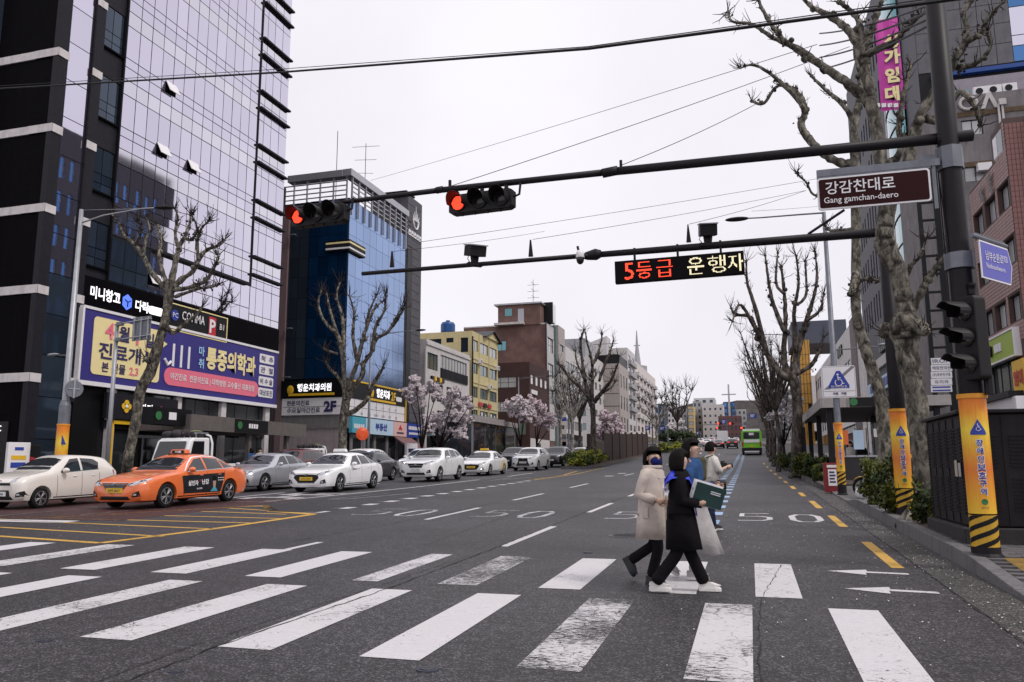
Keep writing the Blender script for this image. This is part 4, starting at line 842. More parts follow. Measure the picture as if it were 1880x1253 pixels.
# ---- far end of the street, houses on the rising ground
def far(name, label, x0, x1, ytop, Y, wallm, nu, nf, gm=GDRK, ww=.45, D=16, hh=.5, zb=None):
    a, c = atY(x0, 800, Y).x, atY(x1, 800, Y).x; zt = atY((x0+x1)/2, ytop, Y).z; zb = zg(Y) if zb is None else zb; fl = (zt-zb)/(nf+.3); cw = (c-a)/nu
    U = [cw*(i+.5-ww/2) for i in range(nu)]; zs = [zb+fl*(i+.45) for i in range(nf)]
    b = Bld(name, label, a, Y, 0, c-a, D, zt, wallm, F=ops(U, zs, cw*ww, fl*hh), z0=zb, rv=.3)
    for z in zs:
        for u in U: b.win('F', u, z, cw*ww, fl*hh, nv=1, fm=MUL, gm=gm, fw=.12)
    return b
FB = mat('far_brick', (.16, .075, .07), .8, vary=.15); FY = mat('far_yellow', (.55, .42, .22), .8, vary=.1); FD = mat('far_dark', (.06, .07, .10), .6, vary=.2)
far('white_far_building', 'white four storey building with small square windows closing the street', 1291, 1330, 743, 330, WREN, 4, 5, ww=.36, hh=.34)
far('grey_far_building', 'grey building standing left of the white one at the street end', 1274, 1290, 737, 336, gg, 2, 6)
b = far('grey_far_building', 'grey upper block rising behind the white building with small square windows', 1276, 1315, 731, 352, gw, 3, 7); far('yellow_far_building', 'narrow yellow banded building left of the white far building', 1265, 1275, 747, 322, FY, 1, 5, ww=.9, gm=GPAL)
far('dark_glass_far_building', 'dark blue glass building right of the white far building', 1330, 1352, 738, 345, FD, 3, 6, gm=GBLU, ww=.8, hh=.7); far('brick_far_building', 'low red brick building in front of the white far building', 1320, 1363, 764, 300, FB, 6, 3)
far('grey_far_building', 'grey apartment block behind the bare tree left of the street end', 1220, 1240, 738, 340, gw, 3, 7, ww=.5); far('blue_glass_far_building', 'blue grey glass block beside the pale apartments at the end', 1205, 1220, 742, 300, FD, 3, 7, gm=GBLU, ww=.8, hh=.7); far('grey_far_building', 'pale stepped block between the bare tree and yellow building', 1238, 1262, 750, 350, gg, 4, 6, ww=.4)
far('white_far_building', 'low white building at the right edge of the street end', 1348, 1372, 752, 362, gw, 3, 5)
mast = thing('lattice_mast', 'tall thin aerial mast above the red brick building', 'mast', (*atY(1340.5, 780, 310).xy, 10)); p = atY(1340.5, 706, 310); MB().tube_z([(.45, 0), (.3, p.z-10)], 6).box(-2.6, 2.6, -.15, .15, p.z-14, p.z-13.6).build('mast_pole', ALU, mast)
hill = MB(); vs = []; hx = list(range(-150, 151, 12)); r_ = random.Random(5)
for x in hx: h = 30+9*math.exp(-((x-10)/60)**2)+r_.uniform(-2, 2); vs += [(x, 430, 12), (x, 470, h), (x, 560, h+4)]
hill.add(vs, [q for i in range(len(hx)-1) for q in ((3*i, 3*i+3, 3*i+4, 3*i+1), (3*i+1, 3*i+4, 3*i+5, 3*i+2))]); struct('wooded_hill', hill, mat('hill_wood', (.05, .042, .04), .95, vary=.5, scale=.3))
# ---- right side
RX = 13.5
TILE = mat('red_wall_tile', (.21, .095, .085), .55, vary=.2, scale=4, dirt=.25); TILP = mat('pink_wall_tile', (.34, .215, .20), .6, vary=.15, scale=3, dirt=.25, dirtcol=(.16, .1, .09)); GROUT = mat('tile_grout', (.09, .055, .05), .8, vary=.1)
cols3 = [(.25, 1.9), (2.6, 2.05), (5.1, 1.9)]; fl3 = [14.9, 11.95, 8.95]; o3 = [(u, z, w_, 1.4) for z in fl3 for u, w_ in cols3]
r3 = Bld('red_tiled_building', 'red and pink tiled building at the right edge with dark square windows', RX, 52.4, -PI/2, 7.3, 12, 17.9, GROUT, F=[(7.3-u-w_, z, w_, 1.4) for u, z, w_, h in o3]+[(.6, 5.2, 5.6, 2.0)], z0=zg(48), rv=.3)
for z in fl3:
    for u, w_ in cols3: r3.win('F', 7.3-u-w_, z, w_, 1.4, nv=2, fm=MUL, gm=GPAL, depth=.22)
r3.win('F', .6, 5.2, 5.6, 2.0, nv=4, fm=MUL, gm=GRN)
r3.fbox('top_storey', GROUT, 4.9, 7.3, 0, 6, 17.9, 19.5); r3.fbox('top_window', GDRK, 5.2, 6.8, -.01, .05, 17.95, 19.15); r3.fbox('top_blind', WHT, 5.25, 5.9, -.02, -.011, 18.0, 19.1)
# tile strips: pink courses along the street front, stacked red tiles on the corner pier (end face)
def clear(u0, u1, z0, z1): return not any(u0 < 7.3-a and u1 > 7.3-a-w_ and z0 < z+1.4 and z1 > z for a, z, w_, h in o3)
tl = MB().box(0, .575, -.03, 0, 0, .17).mesh('wall_tile', TILP); small = MB(); nt_ = 0
for i in range(60):
    z = 7.9+i*.197
    if z > 19.3: break
    for k in range(12):
        u = .02+k*.606+(0)
        if z > 17.7 and u < 4.9: continue
        if clear(u, u+.575, z, z+.18) and not (5.0 < u+.3 < 7.0 and z > 17.75):
            if nt_ < 240: put('wall_tile', tl, r3.t, (u, -.002, z-r3.zb)); nt_ += 1
            else: small.box(u, u+.575, -.032, -.002, z-r3.zb, z+.17-r3.zb)
        else:
            for j in range(2):
                a_ = u+j*.29
                if clear(a_, a_+.27, z, z+.18) and not (5.0 < a_+.1 < 7.0 and z > 17.75): small.box(a_, a_+.27, -.032, -.002, z-r3.zb, z+.17-r3.zb)
if small.f: tag(small.build('wall_tiles', TILP, r3.t), kind='stuff')
t2_ = MB().box(0, .165, 0, .03, 0, .27).mesh('corner_tile', TILE); c3 = 0; rs_ = MB()
for i in range(44):
    for k in range(5):
        z = 7.8+i*.285
        if z < 19.2:
            if c3 < 200: put('corner_tile', t2_, r3.t, (7.302, .01+k*.185, z-r3.zb), (0, 0, PI/2)).location = (7.332, .01+k*.185, z-r3.zb); c3 += 1
r3.fbox('corner_return', TILE, .95, 12, -.02, -.001, 5, 19.4, 'R'); r3.fbox('drain_pipe', BLKS, 1.0, 1.12, -.18, -.03, 5, 19.3, 'R')
r3.sign('green_sign_board', GRNS, .2, 6.4, 7.2, 8.5, t=.3); r3.sign('sign_edge', WHT, .1, 6.5, 7.1, 7.2, t=.34); r3.sign('sign_edge', WHT, .1, 6.5, 8.5, 8.6, t=.34); r3.sign('sign_edge', WHT, 6.4, 6.5, 7.2, 8.5, t=.34)
for k in range(5):
    o = MB().tube([(.2*math.cos(a)*.8, -.03, .28*math.sin(a)) for a in [2*PI*i/14 for i in range(15)]], .05, 5, cap=False).build('lettering', BLKS, r3.t); r3.place(o, 'F', .8+k*.42, 7.85, -.33)
r3.txt('O공간', .5, BLKS, 4.0, 7.85, 'F', .33, bold=.03) if False else None
for k in range(3): r3.sign('sign_letter', WHT, 3.1+k*.42, 3.45+k*.42, 7.65, 8.1, t=.36)
r3.sign('yellow_poster', YEL, 5.3, 7.2, 5.1, 6.9, t=.2); r3.txt('임대', .8, REDS, 6.25, 6.0, 'F', .22, bold=.04)
for k in range(2): o = r3.sign('wall_lettering', BLKS, 3.9+k*1.3, 4.5+k*1.3, 16.3, 17.6, t=.1) if False else None
for (u, z, s_) in ((4.6, 16.95, '한'), (2.9, 16.75, '학')): r3.txt(s_, 1.1, BLKS, u, z, 'F', .1, bold=.05, width=.8, t=.06)
r3.fbox('shop_front', SHOP, .1, 7.2, -.04, -.002, 1.3, 4.2); r3.sign('shop_sign', WHT, 1.5, 7.2, 4.25, 5.0, t=.7); r3.sign('shop_sign', BLKS, 0.5, 6.8, 5.02, 5.3, t=.9)
# R2 concrete building behind it
CON = mat('stained_concrete', (.19, .175, .18), .85, vary=.25, scale=.8, bump=.15, bscale=12, dirt=.6, dirtcol=(.07, .06, .06))
Y2 = 56.0; xa = atY(1722, 400, Y2).x
def rr_(px0, px1, py0, py1, Y): a, c = atY(px0, py1, Y), atY(px1, py0, Y); return (a.x, a.z, c.x-a.x, c.z-a.z)
wr = [rr_(1767, 1803, 218, 250, Y2), rr_(1772, 1811, 300, 335, Y2), rr_(1757, 1790, 145, 173, Y2), rr_(1758, 1775, 400, 440, Y2)]
zt2 = atY(1840, 168, Y2).z
r2 = Bld('concrete_building', 'stained grey concrete building with air conditioners on its ledge', xa, Y2, 0, 14, 12, zt2, CON, F=[(a-xa, z, w_, h) for a, z, w_, h in wr[:2]], z0=zg(56))
for a, z, w_, h in wr[:2]: r2.win('F', a-xa, z, w_, h, nv=2, fm=MUL, gm=GPAL)
bs = mat('brown_stain_band', (.10, .065, .035), .8, vary=.3)
for py in (203, 297): z = atY(1840, py, Y2).z; r2.fbox('string_course', bs, 0, 14, -.06, -.001, z-.16, z+.16)
z = zt2; r2.fbox('upper_storey', mat('mauve_render', (.30, .27, .31), .8, vary=.1, dirt=.2), 1.0, 14, 1.6, 11, z-.4, z+1.9); a, zz_, w_, h = wr[2]; r2.fbox('upper_window', GTEA, a-xa, a-xa+w_, 1.55, 1.6, zz_, zz_+h)
for px in (1803, 1829, 1858):
    p = atY(px, 166, Y2); u = p.x-xa; k = r2.fbox('air_conditioner', WHT, u-.42, u+.42, .3, .65, zt2, zt2+.65, bev=.02); o = MB().tube_z([(.22, 0), (.22, .02)], 16).build('fan_grille', BLKS, r2.t, loc=(u-.08, .29, zt2+.33-r2.zb), rot=(PI/2, 0, 0))
p = atY(1780, 191, Y2); MB().tube([(.5*math.cos(a), 0, .42*math.sin(a)) for a in [2*PI*i/18 for i in range(19)]], .10, 6, cap=False).build('lettering', WREN, r2.t, loc=(p.x-xa-.1, -.12, p.z-r2.zb))
q = MB().prism([(.6, -.5), (1.0, .55), (1.25, .55), (1.65, -.5), (1.4, -.5), (1.12, .25), (.85, -.5)], -.05, .05); q.build('lettering', WREN, r2.t, loc=(p.x-xa, -.1, p.z-r2.zb))
u = atY(1830, 200, Y2).x-xa
for k in (0, .22): r2.fbox('drain_pipe', WREN, u+k, u+k+.12, -.2, -.08, 4, zt2-.9)
r2.fbox('pipe_head', WREN, u+.1, u+.5, -.3, -.05, zt2-1.0, zt2-.6)
r2.fbox('lower_ac', WHT, wr[1][0]-xa+.7, wr[1][0]-xa+1.5, -.5, -.05, wr[1][1]+.55, wr[1][1]+1.05)
# R4: tall tower, grey panels to the side, white front with slot windows and a teal glass stair drum
y0, y1 = 61.5, 101.0; zt4 = 47.0
GPN = mat('grey_panel', (.115, .11, .125), .6, vary=.18, scale=2, dirt=.25)
slots = [(y1-y-.5, z, .75, 2.9) for y in (79, 80.7, 82.4, 84.1, 86.2, 87.9, 89.6, 91.3, 93.5, 95.2, 97, 98.7) for z in (16.5, 21.2, 25.9, 30.6, 35.3, 40)]
r4 = Bld('tall_white_tower', 'tall tower with white slotted front, teal glass stair drum and grey panel side', RX, y1, -PI/2, y1-y0, 18, zt4, mat('dark_grey_front', (.05, .048, .062), .6, vary=.15, scale=2), F=slots, z0=zg(75), rv=.25)
for u, z, w_, h in slots: r4.win('F', u, z, w_, h, nv=1, nh=2, fm=WREN, gm=GBLU)
W4 = y1-y0; r4.fbox('side_backing', MUL, -.3, 18, -.1, -.001, 24.0, 47, 'R')
zb_ = atY(1800, 133, y0).z
pn = MB().box(0, 1.0, -.03, 0, 0, 1.52).mesh('side_panel', GPN)
for j in range(13):
    for k in range(16):
        u = -.28+k*1.04; z = zb_+.4+j*1.56
        xx = RX+u+.5
        if 5.6 < u < 7.6 or z > 46: continue
        put('side_panel', pn, r4.t, (W4+.101, u, z-r4.zb), (0, 0, PI/2))
gz = [(0, 1.2, GBLU), (1.2, 2.0, GMIR), (2.0, 4.2, GMIR), (4.2, 5.3, GBLU), (5.3, 6.6, GBLU), (6.6, 9, GMIR), (9, 11, GBLU), (11, 14, GMIR)]
for a, c, m in gz: r4.fbox('glass_pane', m, 5.95, 7.55, -.14, -.101, zb_+.4+a+.03, zb_+.4+c-.03, 'R')
r4.fbox('blue_band', mat('blue_canopy', (.006, .055, .26), .5, vary=.08), 0.5, 16, -.5, -.101, zb_-.16, zb_+.14, 'R')
r4.fbox('white_front_panel', WREN, 24.2, 26.8, -.12, -.001, 9, 44); r4.fbox('white_front_panel', WREN, 34.3, W4, -.10, -.001, 6, 23)
drum = MB(); n_ = 10
zl = [5+2.45*i for i in range(16)]
for i in range(len(zl)-1):
    for j in range(n_):
        a0, a1 = PI+PI*j/n_, PI+PI*(j+1)/n_
        p0, p1 = (3.5*math.cos(a0), .5*math.sin(a0)-.14), (3.5*math.cos(a1), .5*math.sin(a1)-.14)
        mb = MB(); mb.quad((p0[0]*.995, p0[1], zl[i]+.05), (p1[0]*.995, p1[1], zl[i]+.05), (p1[0]*.995, p1[1], zl[i+1]-.05), (p0[0]*.995, p0[1], zl[i+1]-.05))
        mb.build('drum_pane', GTEA, r4.t, loc=(29.6, 0, -r4.zb))
q = MB()
for z in zl: q.tube([(3.5*math.cos(PI+PI*j/20), (.52*math.sin(PI+PI*j/20))-.14, z) for j in range(21)], .06, 5)
q.build('drum_ring', MUL, r4.t, loc=(29.6, 0, -r4.zb))
for (u0, u1, z0, z1, m) in ((3, 22, 11.6, 12.6, WREN), (2, 20, 9.2, 10.6, SKY_), (2, 21, 6.6, 8.2, WHT), (24, 33, 12.0, 12.9, BLKS)): r4.sign('shop_sign', m, u0, u1, z0, z1, t=.25)
for k in range(6): r4.sign('sign_letter', BLKS, 12+k*1.25, 13+k*1.25, 13.0, 14.4, t=.3); r4.sign('sign_letter', BLUES, 4+k*2.2, 5.6+k*2.2, 9.5, 10.3, t=.3); r4.sign('sign_letter', BLKS, 8+k*1.6, 9.2+k*1.6, 6.9, 7.9, t=.3); r4.sign('sign_letter', WHT, 24.6+k*1.3, 25.6+k*1.3, 12.15, 12.75, t=.3)
for k in range(6): r4.fbox('front_pane', GTEA, 31+k*1.3, 32.2+k*1.3, -.14, -.101, 13.6, 18.4); r4.fbox('front_pane', GRN, 31+k*1.3, 32.2+k*1.3, -.14, -.101, 8.5, 11.6)
r4.fbox('shop_front', SHOP, .5, W4-.5, -.05, -.002, 1.8, 5.0)
# ladder-like sign frame with name plates
sf = thing('sign_ladder', 'black ladder shaped sign frame carrying five white name plates', 'sign', (8.0, 38.2, zg(38)+.2)); p = lambda px, py: atY(px, py, 38.2)
lx0, lx1 = p(1706, 600).x-8.0, p(1738, 600).x-8.0; zt_, zl_ = p(1715, 310).z-sf.location.z, 0
MB().box(lx0-.1, lx0+.08, -.1, .1, 0, zt_).build('upright', MUL, sf); MB().box(lx1-.12, lx1+.14, -.1, .1, 0, zt_).build('upright', MUL, sf)
i = 0; z = 5.6
while z < zt_: MB().box(lx0+.09, lx1-.13, -.06, .06, z, z+.09).build('rung', MUL, sf); z += .82
for k, s_ in enumerate(('IROA', '백동한의원', '(주)푸른친구들', '유치과', '')):
    q = p(1727, 664+12.7*k); panel('name_plate', .82, .28, WHT, sf, (q.x-8.0, -.16, q.z-sf.location.z))
    if s_: text('lettering', s_, .16, INK, sf, (q.x-8.0, -.17, q.z-sf.location.z), width=min(.7, .18*len(s_)))
    else:
        for j in range(2): panel('lettering', .7, .06, BLUES, sf, (q.x-8.0, -.175, q.z-sf.location.z+.07-.14*j), t=.01)
# pink hanging banner on the tower front
bn = thing('hanging_banner', 'tall magenta banner with yellow lettering hung high behind bare branches', 'banner', (*atY(1632, 130, 60.5).xy, 26)); P0 = atY(1605, 38, 60.5); P1 = atY(1662, 200, 60.5); MAG = mat('magenta_cloth', (.58, .06, .38), .7, vary=.06)
cx, cz = bn.location.x, bn.location.z; wv = MB(); n_ = 8; vs = []
for i in range(n_+1):
    for j in range(11): vs.append((P0.x-cx+(P1.x-P0.x)*i/n_, .05*math.sin(i*1.3+j*.4), P1.z-cz+(P0.z-P1.z)*j/10))
wv.add(vs, [(i*11+j, (i+1)*11+j, (i+1)*11+j+1, i*11+j+1) for i in range(n_) for j in range(10)]); wv.build('cloth', MAG, bn)
for s_, py in (('상', 75), ('가', 104), ('임', 138), ('대', 172)): q = atY(1638, py, 60.3); text('lettering', s_, 1.15, INK, bn, (q.x-cx+.06, -.14, q.z-cz-.06), bold=.05); text('lettering', s_, 1.15, CREAM, bn, (q.x-cx, -.17, q.z-cz), bold=.05)
for k in range(5): q = atY(1612+11*k, 193, 60.3); panel('lettering', .3, .3, WHT, bn, (q.x-cx, -.15, q.z-cz), t=.02)
# the tower group stands nearer the kerb: sizes and positions scaled down about the camera, 11 m from the road axis
for t_, x, y in ((r3.t, 11.0, 42.7), (r2.t, xa*.815, 45.64), (r4.t, 11.0, 82.3), (bn, bn.location.x*.815, 49.3)):
    t_.scale = (.815,)*3; t_.location = (x, y, 1.6+(t_.location.z-1.6)*.815)
# R5 to R7
b = row_bld('tile_pier_building', 'grey building with a brown tiled corner pier and grid windows', 1537, 1578, 570, RX, gw, 7, 3.6, side='r', ww=.8, hh=.5, gm=GPAL, nv=2, D=14)
b.fbox('corner_pier', mat('brown_pier_tile', (.13, .105, .11), .7, vary=.15), b.W-5.2, b.W+.1, -.15, -.001, 2, b.top+b.zb+.3); b.fbox('shop_sign', WHT, 1, b.W-6, -.25, -.01, 7, 8.3)
for k in range(20): b.fbox('pier_joint', MUL, b.W-5.2, b.W+.1, -.16, -.151, 3+k*1.05, 3.05+k*1.05)
for k in range(3): b.fbox('wall_lettering', BLKS, 4+k*2.2, 5.4+k*2.2, -.2, -.05, b.top+b.zb-2.6, b.top+b.zb-1.2)
b = row_bld('low_white_building', 'low white building with grouped dark windows beyond the lamp post', 1497, 1536, 680-46, RX, gw, 9, 4.2, side='r', ww=.62, hh=.5, gm=GDRK, D=12)
fy = far('yellow_panel_building', 'building with a mustard yellow panel end wall under a dark roof block', 1473, 1496, 624, 172, mat('mustard_panel', (.52, .27, .045), .6, vary=.1), 1, 1, ww=.01, hh=.01, D=30, zb=6)
for k in range(9): fy.fbox('panel_joint', bs, .0, fy.W, -.05, -.001, 8+k*2, 8.08+k*2)
for k in range(4): fy.fbox('panel_joint', bs, fy.W*(k+.5)/4, fy.W*(k+.5)/4+.08, -.052, -.001, 7, fy.top+fy.zb)
fy.fbox('roof_block', FD, -.8, fy.W+7.5, 2, 20, fy.top+fy.zb-.5, fy.top+fy.zb+4.2); fy.fbox('dark_window', BLKS, fy.W*.62, fy.W*.9, -.06, -.001, 11.5, 14)
row_bld('white_side_building', 'white building front beyond the mustard end wall', 1440, 1468, 690, RX+1, gw, 6, 3.4, side='r', ww=.5, D=12); row_bld('teal_side_building', 'distant blue grey building behind the right row of trees', 1424, 1439, 716, RX+1, mat('blue_grey_render', (.25, .34, .40), .7, vary=.1), 5, 3.4, side='r', ww=.5, D=12)
# buildings behind the camera on the right keep the street's other side closed (seen only as reflections)
# ================================================================== street furniture
POLE = mat('pole_dark', (.012, .010, .013), .5, vary=.15, scale=6, dirt=.2, spec=.22, dirtcol=(.03, .027, .03)); GALV = mat('galvanised', (.17, .18, .21), .5, metal=.4, vary=.2, scale=5, dirt=.3); GALL = mat('galvanised_light', (.34, .35, .38), .45, metal=.4, vary=.15)
HOUS = mat('signal_housing', (.010, .009, .010), .55, vary=.1, spec=.3); BROWN = mat('brown_sign_face', (.03, .006, .007), .6, vary=.05, spec=.12)
LRED = lamp('lit_red', (1, .05, .02), 2.2); LDRED = lamp('lit_red_led', (1, .07, .03), 1.4); LAMB = lamp('lit_amber_led', (.95, .85, .55), 1.0); LENS = mat('dark_lens', (.015, .012, .012), .2, vary=0)
# yellow-to-orange printed wrap
def wrapmat():
    m, t, b = nodes('yellow_wrap'); N = t.nodes.new; L = t.links.new
    tc = N('ShaderNodeTexCoord'); sp = N('ShaderNodeSeparateXYZ'); L(tc.outputs['Generated'], sp.inputs[0]); n = N('ShaderNodeTexVoronoi'); n.inputs['Scale'].default_value = 9; L(tc.outputs['Generated'], n.inputs['Vector'])
    ad = N('ShaderNodeMath'); ad.operation = 'MULTIPLY_ADD'; L(n.outputs['Distance'], ad.inputs[0]); ad.inputs[1].default_value = .07; L(sp.outputs[2], ad.inputs[2])
    r = N('ShaderNodeValToRGB'); e = r.color_ramp.elements; e[0].position = 0; e[0].color = (.80, .52, .03, 1); e[1].position = 1; e[1].color = (.75, .20, .012, 1)
    for p_, c in ((.18, (.78, .36, .02)), (.42, (.72, .19, .02)), (.62, (.78, .42, .025)), (.76, (.85, .62, .05)), (.92, (.78, .28, .015))): q = e.new(p_); q.color = (*c, 1)
    L(ad.outputs[0], r.inputs[0]); L(r.outputs[0], b.inputs['Base Color']); b.inputs['Roughness'].default_value = .45; return m
WRAP = wrapmat(); WRB = mat('sign_blue', (.02, .045, .32), .45, vary=.05); YSTR = mat('stripe_yellow', (.62, .36, .02), .5, vary=.15, dirt=.3)
def arc_panel(r, z0, z1, a0, a1, n=14):
    mb = MB(); vs = []
    for i in range(n+1): a = a0+(a1-a0)*i/n; vs += [(r*math.cos(a), r*math.sin(a), z0), (r*math.cos(a), r*math.sin(a), z1)]
    return mb.add(vs, [(2*i, 2*i+2, 2*i+3, 2*i+1) for i in range(n)])
def bend(o, r, a=-PI/2):
    """wrap a flat lettering mesh round a pole of radius r"""
    for v in o.data.vertices: th = a+v.co.x/r; rr = r-v.co.y-.004; v.co.x = rr*math.cos(th); v.co.y = rr*math.sin(th)
    o.location = (0, 0, o.location.z)
def wrapped(t, r, z0, z1, zs, base, sc=1.0):
    """printed sleeve with the disabled-zone notice, hazard band below"""
    MB().tube_z([(r+.012, z0), (r+.012, z1-.03)], 24).build('printed_sleeve', WRAP, t); MB().tube_z([(r+.03, z1-.03), (r+.03, z1+.03)], 24).build('sleeve_cap', mat('sleeve_cap_yellow', (.72, .30, .015), .5, vary=.05), t)
    MB().tube_z([(r+.013, zs), (r+.013, z0-.02)], 24).build('hazard_sleeve', YSTR, t)
    for k in range(7):      # black diagonal bands
        mb = MB(); vs = []; zz = zs-.1+k*.135
        for i in range(13):
            a = -PI+PI*1.1*i/12; zc = zz+.24*i/12
            lo, hi = max(zs, min(z0-.02, zc)), max(zs, min(z0-.02, zc+.062)); vs += [((r+.016)*math.cos(a), (r+.016)*math.sin(a), lo), ((r+.016)*math.cos(a), (r+.016)*math.sin(a), hi)]
        mb.add(vs, [(2*i, 2*i+2, 2*i+3, 2*i+1) for i in range(12)]); mb.build('hazard_stripe', BLKS, t)
    MB().tube_z([(r+.05, base), (r+.05, base+.02), (r+.02, base+.05), (r+.02, zs)], 20).build('base_collar', POLE, t)
    Hs = z1-z0; sc = Hs/1.76; zc = z1-.27*Hs; tri = MB(); n = 8; H_ = .23*sc
    for i in range(n):   # triangular badge built in strips so that it can follow the sleeve
        f0, f1 = i/n, (i+1)/n; w0, w1 = .115*sc*max(.05, min(1, (1-f0)*1.2)), .115*sc*max(.05, min(1, (1-f1)*1.2))
        for j in range(6): x0, x1 = -1+2*j/6, -1+2*(j+1)/6; tri.quad((w0*x0, 0, f0*H_-H_/2), (w0*x1, 0, f0*H_-H_/2), (w1*x1, 0, f1*H_-H_/2), (w1*x0, 0, f1*H_-H_/2))
    o = tri.build('badge', WRB, t, loc=(0, 0, zc)); bend(o, r+.021); wc = wheelchair(.1*sc).build('wheelchair_symbol', WHT, t, loc=(0, 0, zc-.015*sc)); bend(wc, r+.028)
    for i, c in enumerate('장애인보호구역'):
        z = z1-(.405+.0685*i)*Hs
        o = text('lettering_edge', c, .118*sc, WHT, t, (0, 0, z), bold=.07); bend(o, r+.016); o = text('lettering', c, .102*sc, WRB, t, (0, 0, z), bold=.02); bend(o, r+.02)
    em = MB(); em.tube_z([(.045*sc, 0), (.045*sc, .004)], 16, T(rx=PI/2)); o = em.build('district_emblem', GREENE, t, loc=(0, 0, z1-.90*Hs)); bend(o, r+.016); o = text('lettering', '관악구', .035*sc, INK, t, (0, 0, z1-.95*Hs)); bend(o, r+.016)
GREENE = mat('emblem_green', (.03, .16, .05), .5, vary=.1)
def wheelchair(s):
    mb = MB(); A = [(-.06, 0, .45), (-.05, 0, .1), (.2, 0, .1), (.32, 0, -.25), (.44, 0, -.2)]
    mb.tube([(x*s, 0, z*s) for x, y, z in A], .045*s, 5); mb.tube([(-.05*s, 0, .27*s), (.17*s, 0, .27*s)], .04*s, 5); mb.ell((-.07*s, 0, .57*s), (.085*s, .02*s, .085*s), 10, 6)
    mb.tube([((-.02+.29*math.cos(a))*s, 0, (-.14+.29*math.sin(a))*s) for a in [R(130+i*22) for i in range(11)]], .04*s, 5); return mb
def lamp_head(mb, M): return mb.ell((0, 0, 0), (.42, .16, .075), 14, 8, M)

# ---- signal mast at the right kerb
PX, PY_ = 2.87, 11.95; zp = zg(PY_)+.17
sm = thing('traffic_signal_mast', 'thick dark traffic signal mast with long arm and yellow sleeve, at the right kerb', 'signal pole', (PX, PY_, zp))
def P1(px, py, Y=PY_): p = atY(px, py, Y); return Vector((p.x-PX, p.y-PY_, p.z-zp))
MB().tube_z([(.155, 0), (.15, 2.5), (.14, 5.2), (.125, 9.5)], 24).build('mast', POLE, sm, smooth=True)
z0, z1 = P1(1815, 943).z, P1(1800, 728).z
wrapped(sm, .152, z0, z1, z0-.42, 0, .92)
aR, aL = P1(1742, 256), P1(532, 384); mid = P1(1120, 316); j2 = P1(803, 350)
q = MB().tube([aR+Vector((.3, 0, .02)), mid], [.082, .066], 14).tube([mid, j2], [.054, .05], 12).tube([mid+Vector((.12, 0, .012)), mid+Vector((-.12, 0, -.012))], [.075, .075], 14).tube([j2+Vector((.05, 0, 0)), aL], [.046, .036], 12).tube([j2+Vector((.1, 0, .01)), j2-Vector((.02, 0, 0))], .057, 12)
q.build('mast_arm', POLE, sm, smooth=True); MB().tube([aR+Vector((-.1, 0, 0)), aR+Vector((-.16, 0, 0))], .1, 14).build('arm_flange', POLE, sm)
c1 = P1(1751, 292); MB().tube_z([(.175, c1.z-.16), (.175, c1.z+.16)], 8).box(-.36, -.1, -.03, .03, c1.z-.1, c1.z+.09).build('sign_clamp', GALV, sm)
c2 = P1(1772, 480); MB().tube_z([(.19, c2.z-.11), (.19, c2.z+.11)], 8).build('sign_clamp', GALV, sm)
MB().tube([(.0, -.15, 0.5), (-.17, -.05, c1.z-.2), (-.14, .1, c2.z)], .008, 5).tube([(-.17, -.02, 3.2), (-.165, -.02, 5.0)], .009, 5).build('cable', POLE, sm)
for px, py, h in ((826, 344, .12), (1140, 306, .10)): p = P1(px, py); MB().box(p.x-.02, p.x+.02, -.02, .02, p.z-.05, p.z+h).build('wire_bracket', POLE, sm)
# brown street name sign on its rail
sg = thing('street_name_sign', 'brown street name sign lettered in white, hung from the signal mast', 'street sign', (*atY(1603, 350, PY_-.12).xy, 4.6))
def S1(px, py): p = atY(px, py, PY_-.12); return Vector((p.x-sg.location.x, 0, p.z-4.6))
a, c = S1(1499, 317), S1(1707, 301); MB().box(a.x, c.x+.12, -.03, .03, -.02+c.z-.02, c.z+.06).build('support_rail', GALV, sg); MB().box(a.x, c.x, -.025, .025, c.z-.075, c.z-.035).build('support_rail', GALV, sg)
p0, p1 = S1(1502, 380), S1(1706, 318); w_, h = p1.x-p0.x, .475; mx, mz = (p0.x+p1.x)/2, (p0.z+p1.z)/2+.0
panel('sign_border', w_, h, WHT, sg, (mx, -.03, mz), t=.03, r=.045); panel('sign_face', w_-.05, h-.05, BROWN, sg, (mx, -.034, mz), t=.004, r=.03)
text('lettering', '강감찬대로', .19, WHT, sg, (mx-.17, -.037, mz+.075), width=w_*.62, bold=.01); text('lettering', 'Gang gamchan-daero', .115, WHT, sg, (mx-.17, -.037, mz-.115), width=w_*.66, bold=.005)
MB().box(c.x+.02, c.x+.06, -.02, .02, mz-.35, c.z).build('hanger', GALV, sg)
